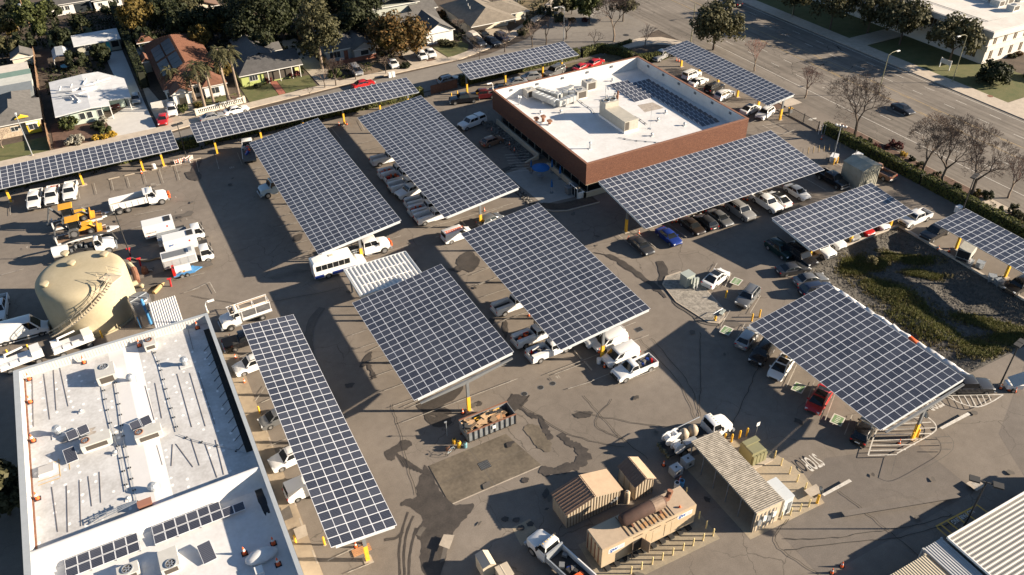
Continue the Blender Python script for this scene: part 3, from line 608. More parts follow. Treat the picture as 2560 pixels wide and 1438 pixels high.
fg = thing('glazed_porch', 'small white framed glass porch at the brick office corner', 'porch', (60.9,95.4,0))
for k in range(4): MB().box(-.04,.04,k*.8-.04,k*.8+.04,0,1.7).build('post', WHITE, fg)
MB().box(-.05,.05,-.1,2.5,1.7,1.8).build('rail', WHITE, fg); MB().box(-.015,.015,0,2.4,.1,1.68).build('pane', GLASS, fg); MB().box(.1,1.3,-.15,.15,0,1.0).build('pier', WHITE, fg)

# ================================================================ white flat-roofed workshop, left foreground
X0, X1, Y0, YM, Y1 = -19.1, 2.25, 38.0, 59.0, 86.2; ZT = 6.0; ZA = 4.85; ZB = 4.15
ws = thing('workshop', 'large white flat-roofed workshop with a dark gutter along its edge', 'workshop', (X0,Y0,0)); W_ = X1-X0; ya, yb = YM-Y0, Y1-Y0
CORR = mat('parapet_panel', (0.50,0.50,0.49), .6, var=.05, scale=1); WCAP = mat('parapet_cap', (0.40,0.43,0.45), .5, .2, var=.05, scale=1)
for a in ((0,W_,yb-.3,yb),(0,.45,0,yb-.302),(W_-.3,W_,0,yb-.302),(.452,W_-.302,0,.3)): wallbox('wall', *a, 0, ZT-.06, WHITE, ws)
for a in ((-.05,W_+.05,yb-.36,yb+.05),(-.05,.55,-.05,yb-.362),(W_-.36,W_+.05,-.05,yb-.362)): wallbox('coping', *a, ZT-.06, ZT, WCAP, ws)
wallbox('roof', .452, W_-.302, ya+.3, yb-.302, ZA-.3, ZA, TPO2, ws)
wallbox('low_roof', .452, W_-.302, .302, ya-.302, ZB-.3, ZB, TPO, ws)
MB().xz([(.452,ZB),(.452,ZT-.1),(1.0,ZT-.35),(1.2,ZB+.05),(1.2,ZB)], .302, ya-.302).build('parapet_cant', TPO, ws)
MB().box(.452,.62,ya+.3,yb-.34,ZA,ZA+.75).build('parapet_cant', TPO, ws); MB().box(.63,.82,ya+.4,yb-.5,ZA+.002,ZA+.03).build('edge_gutter', RUST, ws)
mb = MB(); ring = [(ya+.15,ZB),(ya+.15,ZT-.1),(ya-.05,ZT-.04),(ya-.3,ZT-.16),(ya-.55,ZB+.5),(ya-.85,ZB+.12),(ya-1.1,ZB+.02),(ya-1.1,ZB)]
mb.rings([[(x,y,z) for y,z in ring] for x in (.452,W_-.302)]); mb.build('cross_parapet', TPO, ws, smooth=50)
n = 66
for k in range(n):
    x = .5+(W_-1.0)*k/n; wallbox('parapet_rib', x, x+.05, yb-.36, yb-.302, ZA+.12, ZT-.1, CORR, ws)
wallbox('parapet_lining', .452, W_-.302, yb-.33, yb-.3025, ZA, ZT-.08, CORR, ws)
wallbox('gutter', W_-1.02, W_-.32, ya+3.5, yb-1.6, ZA+.004, ZA+.012, DARK, ws)
for k in range(13): 
    y = ya+4.2+k*1.45; MB().path([(W_-.33,y+.45,ZT-.35),(W_-1.75,y,ZA+.02)],.035,4).build('parapet_brace', DARK, ws)
ridge = MB().xz([(9.6,ZA+.002),(11.2,ZA+.10),(12.8,ZA+.002)], ya+.4, yb-.4); ridge.build('ridge_membrane', mat('new_membrane',(.66,.65,.64),.7,var=.03,scale=1), ws)
# thin dark strips lying on the roof (lap seams left open), each one of its own
SEAM = mat('seam_dark_grey',(0.16,0.15,0.15),.8)
seams = [((81,950),(84,1067)),((110,935),(125,1049)),((134,925),(141,1026)),((150,920),(171,1016)),((339,971),(347,1051)),((363,965),(386,1050)),((388,958),(405,1046)),((443,935),(480,1068)),((475,933),(514,1066)),((495,930),(537,1061)),((470,824),(483,874)),
 ((130,1218),(145,1330)),((167,1214),(170,1331)),((199,1200),(203,1316)),((221,1191),(230,1266)),((249,1180),(253,1257)),((392,1114),(406,1163)),((432,1111),(429,1165)),((440,1110),(483,1168)),((478,1098),(499,1164)),((513,1109),(543,1194)),((539,1100),(560,1187))]
for a, b in seams:
    p, q = G(*a,ZA), G(*b,ZA); d = q-p; o = Vector((X0,Y0,0)); c = (p+q)/2-o
    MB().obox((c.x,c.y,ZA+.02),(d.length,.06,.04),atan2(d.y,d.x)).build('seam_strip', SEAM, ws)
mb = MB(); r = random.Random(4)
for i in range(15):
    for j in range(24):
        if r.random() < .42:
            x = -18+i*1.32+r.uniform(-.15,.15); y = 60.8+j*1.02+r.uniform(-.1,.1)
            if -10 < x < -6.2: continue
            n = 7; mb.raw([(x+.17*cos(2*pi*k/n)*r.uniform(.8,1.2), y+.2*sin(2*pi*k/n)*r.uniform(.8,1.2), ZA+.006) for k in range(n)], [tuple(range(n))])
o = mb.build('roof_patch', mat('patch_white',(.74,.73,.72),.7), ws, (-X0,-Y0,0)); o['kind'] = 'stuff'
sheet('roof_grime', blob(-13.6,73.4,1.7,.7,seed=3), ZA+.007, mat('grime',(.36,.32,.28),.9,var=.3,scale=2))
GREYA = mat('hvac_pale', (0.47,0.465,0.44), .6, var=.07, scale=1.4)
G1 = 'air conditioners on the workshop roof'
p = G(270,945,ZA); ac_unit((p.x,p.y,ZA),2.0,2.3,1.25,'pale grey air conditioner left of the workshop ridge',G1,fan=(0,.55),col=GREYA)
p = G(378,868,ZA); ac_unit((p.x,p.y,ZA),1.3,1.5,.9,'small air conditioner nearest the ribbed parapet of the workshop roof',G1,fan=(0,.3),fr=.32,col=GREYA,rusty=True)
p = G(245,1112,ZA); ac_unit((p.x,p.y,ZA),2.9,1.4,1.0,'low air conditioner with a rusty fan beside three dark panels',G1,fan=(-.9,.1),fr=.34,col=GREYA,rusty=True)
p = G(375,1092,ZA); ac_unit((p.x,p.y,ZA),2.6,1.4,1.0,'low rusty-fan air conditioner at the middle of the workshop roof',G1,fan=(-.8,.1),fr=.34,col=GREYA,rusty=True)
p = G(428,1412,ZB); ac_unit((p.x,p.y,ZB),1.6,2.2,1.0,'air conditioner with a large black fan on the lower workshop roof',G1,fan=(.1,-.7),fr=.42,col=GREYA)
p = G(325,1436,ZB); ac_unit((p.x,p.y,ZB),1.8,1.2,.8,'grey air conditioner at the bottom edge of the lower workshop roof',G1,col=GREYA)
def flat_panel(px, py, z, nx, label, tilt=.35, rz=0.0, wd=1.0, dp=1.6):
    p = G(px,py,z); t = thing('roof_solar_panel', label, 'solar panel', (p.x,p.y,z), rz, 'single dark panels on the workshop roof')
    for i in range(nx):
        o = MB().box(-wd/2,wd/2,-dp/2,dp/2,-.02,.02).build('solar_module', PVFRAME, t, ((i-(nx-1)/2)*(wd+.1),0,.45),(tilt,0,0)); mb = MB().face((-wd/2+.03,-dp/2+.03,.0225),(wd/2-.03,-dp/2+.03,.0225),(wd/2-.03,dp/2-.03,.0225),(-wd/2+.03,dp/2-.03,.0225)); mb.build('cell_field', PV, o)
        MB().box((i-(nx-1)/2)*(wd+.1)-.45,(i-(nx-1)/2)*(wd+.1)+.45,-.5,.5,0,.12).build('ballast_tray', GALV, t)
flat_panel(198,1088,ZA,2,'pair of dark panels beside the low air conditioner on the workshop roof',.3,.15,1.0,1.1)
flat_panel(355,1065,ZA,2,'pair of dark panels behind the middle air conditioner on the workshop roof',.3,.15,1.0,1.1)
flat_panel(180,1145,ZA,1,'single dark panel on a white box left of the workshop ridge',.3,.1,1.1,1.7)
flat_panel(520,1388,ZB,1,'single dark panel near the cone on the lower workshop roof',.25,.1,1.2,2.0)
for k,(px,py,h,r_,l) in enumerate(((463,912,1.0,.28,'tall silver turbine vent on the workshop roof'),(328,952,.8,.26,'silver turbine vent right of the pale air conditioner'),(147,1085,1.0,.3,'silver chimney vent left of the paired dark panels'),(385,1226,.8,.3,'silver vent on a round white patch of the workshop roof'),(203,1030,.3,.12,'tiny white pipe vent in the middle of the workshop roof'),(320,1248,.3,.12,'tiny white pipe vent beside the roof ladder'),(288,1133,.3,.14,'tiny white pipe vent left of the workshop ridge pipe'))):
    p = G(px,py,ZA); roof_vent((p.x,p.y,ZA),h,l,'vents on the workshop roof',r_)
pipe_run('black-blocked pipe down the middle of the workshop roof', [G(383,872,ZA),G(400,915,ZA),G(425,1010,ZA),G(445,1080,ZA)], ZA, .03)
pipe_run('pipe from the pale air conditioner down the workshop roof', [G(287,945,ZA),G(300,1025,ZA),G(310,1105,ZA),G(345,1270,ZA)], ZA, .03)
pipe_run('second pipe left of the ridge on the workshop roof', [G(255,945,ZA),G(265,1010,ZA),G(280,1075,ZA),G(300,1130,ZA),G(318,1230,ZA)], ZA, .03)
pipe_run('pipe crossing the right side of the workshop roof', [G(447,1088,ZA),G(485,1102,ZA),G(562,1120,ZA),G(620,1135,ZA)], ZA, .03)
def pv_block(label, x0, y0, cols, rows, skip=0):
    t = thing('roof_solar_array', label, 'solar panels', (x0,y0,ZB), 0, 'solar arrays on the lower workshop roof')
    key = ('b',); 
    if key not in MODM:
        mb = MB().box(-.51,.51,-.49,.49,-.02,.02); mb.k = 1; mb.face((-.47,-.45,.0225),(.47,-.45,.0225),(.47,.45,.0225),(-.47,.45,.0225)); MODM[key] = mb.mesh('solar_module',[PVFRAME,PV])
    for j in range(rows):
        c = cols+(skip if j else 0)
        for i in range(c): put('solar_module', MODM[key], t, (.52+i*1.04, -.5-j*1.12, .34), (.10,0,0))
    for j in range(rows):
        for i in range(0,cols+1,2): MB().box(i*1.04-.03,i*1.04+.03,-.9-j*1.12,-.1-j*1.12,0,.28).build('rack_leg', GALV, t)
    return t
pv_block('solar array of twelve panels at the lower left of the workshop roof', -16.3, 58.0, 6, 2)
pv_block('solar array with a longer front row beside the roof walkway', -8.8, 57.95, 6, 2, 2)
sk = thing('skylight', 'square white skylight hatch framed by yellow strips on the workshop roof','skylight',G(118,1178,ZA)); MB().box(-.75,.75,-.6,.6,0,.3).build('curb', WHITE, sk); MB().box(-.7,.7,-.55,.55,.3,.36).build('lid', mat('lid_grey',(.45,.44,.43),.5), sk)
for a in ((-.75,.9,1.3,.95),(-.9,-1.1,1.1,-1.05),(-.9,-1.6,1.1,-1.55),(1.1,-1.4,1.15,1.2),(2.0,-.9,2.05,1.3)): MB().box(a[0],a[2],a[1],a[3],.003,.02).build('yellow_strip', PAINTY, sk)
ld = thing('roof_ladder', 'bundle of silver ladder rails lying across the workshop roof step','ladder',(-10.6,60.6,ZA))
for k in range(3): MB().cyl((-3.4+k*.3,.6-k*.35,.25),(1.2,.1-k*.1,.9),.05,n=5).build('rail', GALV, ld)
for k in range(6): MB().cyl((-3+k*.7,.7,.3+k*.08),(-3+k*.7,-.1,.3+k*.08),.03,n=4).build('rung', GALV, ld)
hb = thing('hatch_box','small brown roof box at the top of the workshop step','box',G(366,1268,ZA)); MB().box(-.6,.6,-.35,.35,0,.7).build('box', mat('box_brown',(.24,.11,.075),.8), hb); MB().box(-.65,.65,-.4,.4,.7,.74).build('lid', mat('box_brown2',(.28,.13,.09),.8), hb)
tp = thing('tarp_heap','white sheeted box at the right of the lower workshop roof','tarpaulin',G(655,1395,ZB)); MB().ball((0,0,.2),1.5,.8,.75,14,6,.06,True).build('sheet', TPO, tp, smooth=True); MB().box(-.9,-.2,-1.9,-1.1,0,.6).build('box', WHITE, tp)
sheet('roof_puddle', blob(1.15,56.4,.35,2.1,26,.3,.05,9), ZB+.006, mat('puddle',(.012,.012,.014),.25))
struct('apron_slab', MB().prism(rect(2.55,4.15,30,88.5),-.1,.12), mat('apron_concrete',(.34,.275,.195),.9,col2=(.23,.185,.135),scale=.25,bump=.1))

# ================================================================ office across the boulevard
OX, OY = 163.4, 100.2
of = thing('office_block','long pale two-storey office with a wide flat roof across the boulevard','office building',(OX,OY,0))
OW = mat('office_panel',(0.56,0.53,0.49),.8,var=.06,scale=.6); OWT = mat('office_roof',(0.62,0.59,0.55),.85,col2=(.50,.47,.43),scale=.3); OWW = mat('office_window',(.10,.075,.05),.25)
wallbox('wall',0,46,0,150,0,6.2,OW,of); wallbox('fascia',-1.3,46,-1.3,150,6.2,7.4,OW,of); wallbox('roof',-1.0,45.6,-1.0,149.6,7.4,7.46,OWT,of)
for z in (0.9,4.0):
    for k in range(26): 
        y = 2+k*5.5; f = wallbox('window',-.03,-.004,y,y+1.5,z,z+1.9,OWW,of); wallbox('frame',-.05,-.031,y+.72,y+.78,z,z+1.9,WHITE,f)
    for k in range(12):
        x = 1.5+k*3.2; f = wallbox('window',x,x+.95,-.03,-.004,z,z+1.9,OWW,of); wallbox('frame',x+.45,x+.5,-.05,-.031,z,z+1.9,WHITE,f)
wallbox('spandrel',-.4,46,-.4,-.001,2.9,3.9,OW,of); wallbox('spandrel',-.4,-.001,0,150,2.9,3.9,OW,of)
for k in range(9):
    x, y = 14+R.uniform(-1,9), 6+R.uniform(-2,8); ac_unit((OX+x,OY+y,7.46),R.uniform(1.5,2.6),R.uniform(1.5,2.4),R.uniform(1.1,1.8),'pale unit in the cluster on the office roof across the boulevard','rooftop units on the office across the boulevard',col=GREYA)
pipe_run('thin pipe outlining the office roof edge', [(OX+3,OY+60,7.46),(OX+3,OY+3.5,7.46),(OX+9,OY+3.5,7.46)], 7.46, .05, STEEL, False)
sg = thing('office_sign','blank white board sign on two posts on the office lawn','sign',G(2360,172)); MB().box(-.05,.05,-1.3,1.3,1.0,2.0).build('board',mat('sign_board',(.5,.47,.42),.7),sg,rot=(0,0,.0)); MB().box(-.06,.06,-1.25,-1.1,0,2.1).build('post',WHITE,sg); MB().box(-.06,.06,1.1,1.25,0,2.1).build('post',WHITE,sg)

# ================================================================ tank and shelters
TANK = mat('tank_cream',(0.40,0.345,0.235),.8,col2=(.345,.295,.195),scale=.5,bump=.1)
tk = thing('water_tank','huge round cream water tank with an outside stair','water tank',(-10.7,102.0,0)); r = 5.5
MB().lathe([(r,0),(r,5.9),(r-.12,6.3),(r-.38,6.62),(r-.8,6.86),(r-1.4,7.0),(r*.5,7.1),(.05,7.18)],n=56).build('shell',TANK,tk,smooth=40)
MB().lathe([(r+.25,0),(r+.25,.2),(r,.2)],n=48,cap=False).build('base_ring',TANK,tk)
for x,y in ((-.6,1.6),(-4.0,-1.6),(-1.2,4.6),(3.4,1.8)): 
    MB().lathe([(.3,0),(.3,.3),(.55,.32),(.55,.5),(.1,.62)],(x,y,7.15-.035*hypot(x,y)),14).build('roof_vent',TANK,tk,smooth=40)
a0, a1 = radians(-152), radians(-58); prev = None; st = thing('tank_stair','cream steel stair curving up the tank to a railed platform','stair',(-10.7,102.0,0)); SR = mat('stair_cream',(.55,.47,.34),.7)
for k in range(30):
    a = a0+(a1-a0)*k/29; z = .25+6.8*k/29; MB().obox(((r+.55)*cos(a),(r+.55)*sin(a),z),(.8,.26,.04),a).build('tread',SR,st)
for rr in (r+.2,r+.95):
    pts = [(rr*cos(a0+(a1-a0)*k/14),rr*sin(a0+(a1-a0)*k/14),.15+6.85*k/14) for k in range(15)]
    MB().path(pts,.06,4).build('stringer',SR,st); MB().path([(p[0],p[1],p[2]+1.0) for p in pts],.055,4).build('handrail',SR,st); MB().path([(p[0],p[1],p[2]+.55) for p in pts],.025,4).build('mid_rail',SR,st)
    for p in pts[::2]: MB().cyl(p,(p[0],p[1],p[2]+1.0),.025,n=4).build('baluster',SR,st)
c = Vector(((r-.2)*cos(a1+.16),(r-.2)*sin(a1+.16),7.1)); MB().obox(c,(2.2,1.7,.08),a1+.16).build('platform',SR,st)
for dx in (-1.1,0,1.1):
    for dy in (-.85,.85): 
        q = Matrix.Rotation(a1+.16,4,'Z') @ Vector((dx,dy,0)); MB().cyl((c.x+q.x,c.y+q.y,7.1),(c.x+q.x,c.y+q.y,8.2),.03,n=4).build('baluster',SR,st)
for z in (7.65,8.2):
    for dy in (-.85,.85):
        q0 = Matrix.Rotation(a1+.16,4,'Z') @ Vector((-1.1,dy,0)); q1 = Matrix.Rotation(a1+.16,4,'Z') @ Vector((1.1,dy,0)); MB().cyl((c.x+q0.x,c.y+q0.y,z),(c.x+q1.x,c.y+q1.y,z),.03,n=4).build('handrail',SR,st)
SS = mat('stainless',(0.36,0.36,0.37),.3,.85,var=.15,scale=1.5); PBLUE = mat('pump_blue',(0.06,0.22,0.45),.5)
p = G(335,790); s2 = thing('steel_vessel','upright stainless steel vessel with bright blue pipes beside the tank','vessel',(-4.9,96.6,0))
MB().lathe([(1.35,0),(1.35,3.9),(1.3,4.0),(.05,4.02)],n=28).build('shell',SS,s2,smooth=40); MB().cyl((0,0,4.02),(0,0,4.05),1.2,n=24).build('lid',STEEL,s2)
MB().obox((0,0,4.1),(2.5,.12,.1),.5).build('brace',GALV,s2); MB().obox((0,0,4.12),(2.5,.12,.1),-.6).build('brace',GALV,s2)
MB().path([(.3,-1.0,4.3),(.35,-1.5,3.9),(.4,-1.55,2.2),(.4,-1.55,.6)],[.16,.2,.14,.2],8).build('pump_column',PBLUE,s2); MB().cyl((1.0,-1.25,.3),(1.0,-1.25,2.0),.13,n=8).build('pipe',PBLUE,s2); MB().cyl((.75,-1.4,.2),(.75,-1.4,2.6),.16,n=10).build('pipe',SS,s2); MB().cyl((-.9,-1.25,.2),(-.9,-1.25,2.0),.1,n=8).build('pipe',PBLUE,s2)
pp = thing('tank_pipe','rusty flanged pipe from the tank foot to the steel vessel','pipe',(0,0,0)); a = G(225,800,.8); b = G(318,782,.8)
d = (b-a)/6
for k in range(6): MB().cyl(a+d*k,a+d*(k+.92),.42 if k in(1,3) else .34,n=12).build('pipe_section',RUST if k in (1,2,4) else TANK,pp)
vp = thing('valve_pipe','cream and rust elbow pipe at the right of the tank','pipe',(0,0,0)); pts = [G(322,660,1.4),G(333,672,1.2),G(340,690,.9),G(343,705,.7),G(330,712,.6)]
MB().path(pts[:3],.38,10).build('pipe_section',TANK,vp); MB().path(pts[1:4],.44,10).build('flange',RUST,vp); MB().path(pts[3:],.38,10).build('elbow',TANK,vp)
def corrugated(mb, x0, x1, y0, y1, z, pitch, h, axis='x', zs=0.0):
    """corrugated sheet; waves across `axis`, zs = rise along the other axis"""
    n = max(2, int((x1-x0 if axis=='x' else y1-y0)/pitch*4)); pr = []
    for k in range(n+1):
        ph = (k % 4); dz = (0,h,h,0)[ph]; t = k/n; pr.append((t,dz))
    for (t0,d0),(t1,d1) in zip(pr,pr[1:]):
        if axis == 'x': 
            a, b = x0+(x1-x0)*t0, x0+(x1-x0)*t1; mb.face((a,y0,z+d0),(b,y0,z+d1),(b,y1,z+d1+zs),(a,y1,z+d0+zs))
        else:
            a, b = y0+(y1-y0)*t0, y0+(y1-y0)*t1; mb.face((x1,a,z+d0),(x1,b,z+d1),(x0,b,z+d1+zs),(x0,a,z+d0+zs))
    return mb
wc = thing('corrugated_shelter','white ribbed-roof shelter joined to the solar canopy near the bus','shelter',(0,0,0)); WCM = mat('white_corrugated',(.62,.61,.59),.55,.1,var=.05,scale=1)
wc.location = (20.55,83.2,0); zz = 3.6
corrugated(MB(),0,8.85,0,6.6,zz,.58,.16,'x').build('roof_sheet',WCM,wc)
for a in ((-.08,0,-.05,6.65),(8.85,8.95,-.05,6.65)): MB().box(a[0],a[1],a[2],a[3],zz-.15,zz+.2).build('edge_trim',FASCIA,wc)
MB().box(0,8.85,6.62,6.7,zz-.15,zz+.2).build('edge_trim',FASCIA,wc); MB().box(0,8.85,-.1,-.02,zz-.2,zz+.2).build('edge_trim',FASCIA,wc)
for x in (.5,4.4,8.3):
    for y in (.5,6.1): MB().box(x-.1,x+.1,y-.1,y+.1,0,zz-.16).build('post',STEEL,wc)
for k in range(2): MB().box(.8,8.0,1.9+k*2.2,2.0+k*2.2,zz+.17,zz+.23).build('cable_tray',WHITE,wc)
lt = thing('lean_to','small white corrugated lean-to roof behind the workshop','shelter',(-3.95,87.6,0)); MB().box(.1,.25,.2,.35,0,3.4).box(2.9,3.05,.2,.35,0,3.4).box(.1,.25,6.6,6.75,0,3.8).box(2.9,3.05,6.6,6.75,0,3.8).build('post',STEEL,lt)
corrugated(MB(),0,3.3,0,7.2,3.6,.28,.05,'x',.35).build('roof_sheet',WCM,lt)
# ---------------- sheds and the generator by the bollards
TAN = mat('tan_metal',(0.42,0.335,0.235),.65,var=.08,scale=1.5); TANR = mat('tan_roof_shaded',(0.16,0.105,0.075),.7,var=.15,scale=1.5); TANL = mat('tan_roof_sunlit',(0.36,0.265,0.18),.75,var=.08,scale=1.5)
SHW = mat('shed_wall',(0.45,0.385,0.295),.7,var=.06,scale=1.5)
def shed(label, x0, x1, y0, y1, hw, hr, ridge='y', nrib=11):
    t = thing('storage_shed', label, 'shed', (x0,y0,0), 0, 'tan metal sheds'); w_, d_ = x1-x0, y1-y0
    mb = MB(); mb.xz([(.1,0),(w_-.1,0),(w_-.1,hw),(w_/2,hr-.04),(.1,hw)], .1, d_-.1); mb.build('wall',SHW,t)
    L_ = hypot(w_/2,hr-hw); a = atan2(hr-hw,w_/2)
    for s, m in ((-1,TANR),(1,TANL)):  # shade painted in: slope away from the sun gets a darker tan
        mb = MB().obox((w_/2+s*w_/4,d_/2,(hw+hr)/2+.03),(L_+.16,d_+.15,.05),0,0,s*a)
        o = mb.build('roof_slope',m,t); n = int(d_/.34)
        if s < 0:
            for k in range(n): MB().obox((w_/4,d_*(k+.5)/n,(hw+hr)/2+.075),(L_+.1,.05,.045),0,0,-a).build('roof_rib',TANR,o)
    for k in range(nrib):
        x = .2+(w_-.4)*k/(nrib-1); hh = hw+(hr-hw)*(1-abs(x-w_/2)/(w_/2))-.3; MB().box(x-.05,x+.05,.06,.1,.05,hh).build('wall_rib',mat('rib_dark_tan',(.20,.15,.10),.8),t)  # front ribs in a darker tan than the wall
    for k in range(int(nrib*.6)):
        y = .2+(d_-.4)*k/(int(nrib*.6)-1); MB().box(.06,.1,y-.05,y+.05,.05,hw-.1).build('wall_rib',mat('rib_tan',(.36,.28,.2),.8),t)
    return t
t = shed('larger tan metal shed with a ribbed gable roof',26.9,33.35,42.0,44.9,2.25,3.15,nrib=19)
for k in range(3): MB().box(5.2+k*.3,5.4+k*.3,-.05,.05,.6+.2*k,1.0+.2*k).build('meter_box',GALV,t)
t = shed('smaller tan metal shed with a ribbed gable roof beside a gas bottle',34.7,37.15,41.6,44.7,2.2,2.9,nrib=7)
gb_ = thing('gas_bottle','short tan cylinder standing between the two tan sheds','cylinder',(34.0,41.9,0)); MB().lathe([(.3,0),(.3,1.5),(.2,1.65),(.05,1.68)],n=14).build('body',TAN,gb_,smooth=40); MB().cyl((0,0,1.66),(0,0,1.8),.08,n=8).build('valve',GALV,gb_)
GEN = mat('generator_tan',(0.43,0.35,0.25),.6,col2=(.40,.30,.19),scale=1.0); GENR = mat('generator_roof',(0.43,0.335,0.24),.75,col2=(.36,.28,.20),scale=2.5)
gx0,gx1,gy0,gy1,gh = 27.45,38.3,36.55,39.2,2.95
ge = thing('generator_container','long tan generator container with a rusty silencer on its roof','generator',(gx0,gy0,0)); w_, d_ = gx1-gx0, gy1-gy0
MB().box(0,w_,0,d_,.25,gh).build('body',GEN,ge)
MB().box(.05,2.9,.05,d_-.05,gh,gh+.05).build('roof_panel',GENR,ge); MB().box(w_-2.6,w_-.05,.05,d_-.05,gh,gh+.05).build('roof_panel',GENR,ge)
for k in range(11): MB().box(3.1+k*.48,3.16+k*.48,.1,d_-.1,gh,gh+.06).build('roof_bar',mat('bar_dark',(.12,.08,.05),.9),ge)
for k in range(8): MB().box(-.04,-.003,.15+k*.31,.32+k*.31,.4,gh-.15).build('end_rib',RUST if k%2 else GEN,ge)
si = MB().path([(-2.6,0,0),(-2.3,0,0),(2.1,0,0),(2.35,0,0)],[.5,.66,.66,.5],16).build('silencer',mat('silencer_rust',(.055,.028,.021),.85,var=.25,scale=2),ge,(5.6,1.5,gh+.75),(0,0,.0),smooth=50)
MB().path([(2.3,0,0),(2.8,0,.1),(3.1,.15,.45),(3.2,.2,.75)],[.3,.3,.28,.3],10).build('exhaust_pipe',RUST,si); MB().cyl((.9,0,0),(2.1,0,0),.675,n=18).build('silencer_end',mat('silencer_brown',(.20,.14,.10),.7,var=.2,scale=3),si)
for x in (4.0,7.2): MB().box(x-.1,x+.1,.8,2.2,gh,gh+.2).build('saddle',RUST,ge)
for k in range(3): sheet2 = MB().obox((5.0+k*1.1,.5,gh+.012),(.9,.5,.006),.2).build('rust_streak',mat('rust_stain',(.45,.20,.05),.9,col2=(.40,.29,.18),scale=4),ge)
for x0_ in (5.0,7.2):
    for k in range(2): MB().box(x0_+k*.78,x0_+.74+k*.78,-.03,-.003,.5,2.2).build('side_door',GEN,ge)
od = MB().box(3.5,4.5,-.02,-.004,.35,2.0).build('doorway',DARK,ge); MB().box(-.92,0,-.03,.03,0,1.6).build('open_door',mat('door_brown',(.13,.10,.08),.7),ge,(3.5,-.03,.4),(0,0,.9)); MB().box(0,.92,-.03,.03,0,1.6).build('open_door',mat('door_brown2',(.24,.18,.13),.7),ge,(4.5,-.03,.4),(0,0,-1.2))
for k in range(10):
    x = .6+k*1.05; MB().box(x-.25,x+.25,-.5,.1,0.0,.25).build('skid_foot',BLACK,ge)
def text(parent, body, loc, size, m, rot=(pi/2,0,0), name='lettering', shear=0.0, bold=0.0, align='CENTER', ex=0.006):
    cu = bpy.data.curves.new('txt','FONT'); cu.body = body; cu.size = size; cu.extrude = ex; cu.align_x = align; cu.align_y = 'CENTER'; cu.shear = shear; cu.offset = bold; cu.resolution_u = 3
    o = bpy.data.objects.new('txt',cu); me = bpy.data.meshes.new_from_object(o); bpy.data.objects.remove(o); me.materials.clear(); me.materials.append(m)
    return put(name, me, parent, loc, rot)
LBLUE = mat('logo_blue',(0.02,0.10,0.34),.5); SIGNP = mat('sign_pale',(.62,.60,.58),.5); INK = mat('ink_brown',(.10,.06,.04),.7)
def logo(parent, x, y, z, s=1.0, rot=(pi/2,0,0), back=True):
    if back: MB().box(-.75*s,1.05*s,-.3*s,.34*s,-.006,.0).build('logo_plate',SIGNP,parent,(x,y,z),rot)
    M = Matrix.Rotation(rot[2],4,'Z') @ Matrix.Rotation(rot[0],4,'X')
    q = M @ Vector((-.2*s,0,.006)); text(parent,'SJW',(x+q.x,y+q.y,z+q.z),.50*s,LBLUE,rot,'logo_letters',.25,.018*s)
    for k in range(3): MB().box(.45*s,.95*s,.1*s-k*.13*s,.13*s-k*.13*s,.001,.008).build('logo_bar',LBLUE,parent,(x,y,z),rot)
logo(ge, 1.45, -.012, 2.25, 1.0); logo(ge, w_-1.5, -.012, 2.25, 1.0)
text(ge,'FLAMMABLE',(4.0,-.012,2.55),.2,INK); text(ge,'DANGER HIGH VOLTAGE',(8.2,-.012,2.5),.17,INK); text(ge,'NO SMOKING',(6.0,-.012,2.45),.2,INK)
LIDR = MB().ball((9.2,.5,gh+.15),.13,n=8,m=5).build('warning_lamp',ORANGE,ge)
# timber and tin shelter right of the generator
tl = thing('tin_shelter','long open shelter with a rusty weathered corrugated roof','shelter',(42.5,32.9,0)); TIN = mat('weathered_tin',(0.13,0.115,0.095),.8,col2=(.35,.32,.275),scale=2.0,detail=6); tl.rotation_euler = (0,0,-.02)
corrugated(MB(),0,3.5,0,10.3,3.05,.22,.07,'y',.12).build('roof_sheet',TIN,tl)
MB().box(3.3,3.4,.1,10.2,0,2.95).build('back_wall',TAN,tl)
MB().box(.2,3.3,.05,.15,0,2.95).build('end_wall',mat('end_wall_tan',(.46,.385,.29),.8,var=.08,scale=2),tl)
for k in range(6): MB().box(.12,.22,.2+k*1.98,.3+k*1.98,0,3.02).build('post',STEEL,tl)
MB().box(.1,.24,.1,10.2,2.85,3.02).build('beam',STEEL,tl)
for k in range(4): MB().box(.5+k*.6,.9+k*.6,-.12,.04,1.0+.3*(k%2),1.7+.35*(k%2)).build('meter_box',WHITE if k%2 else GALV,tl)
for k in range(5): MB().cyl((.6+k*.5,-.06,.1),(.6+k*.5,-.06,2.6),.04,n=6).build('conduit',GALV,tl)
wb = thing('electrical_cabinet','tall pale grey electrical cabinet at the end of the tin shelter','cabinet',(46.35,33.0,0)); CAB = mat('cabinet_pale',(.52,.55,.56),.5,var=.04,scale=1)
MB().box(0,1.2,0,2.6,.1,2.6).build('body',CAB,wb); MB().box(-.05,1.25,-.05,1.3,2.6,2.66).build('roof_panel',CAB,wb); MB().box(-.05,1.25,1.31,2.65,2.6,2.66).build('roof_panel',CAB,wb); MB().box(.15,.55,-.02,-.002,.9,1.9).build('door',CAB,wb); MB().box(.6,1.1,-.02,-.002,.3,1.9).build('door',STEEL,wb)
gx = thing('transformer','olive green transformer box on a pad by yellow bollards','transformer',(48.1,39.4,0)); OLV = mat('transformer_olive',(.20,.195,.11),.6,var=.06,scale=1.5)
MB().box(-.3,2.6,-.5,2.6,0,.15).build('pad',CONC,gx); MB().xz([(0,.15),(2.0,.15),(2.0,1.5),(1.7,1.9),(.1,1.9),(0,1.8)],.1,2.0).build('casing',OLV,gx); 
for k in range(4): MB().box(.1+k*.48,.5+k*.48,-.12,.09,.2,1.5).build('cooling_fin',OLV,gx)
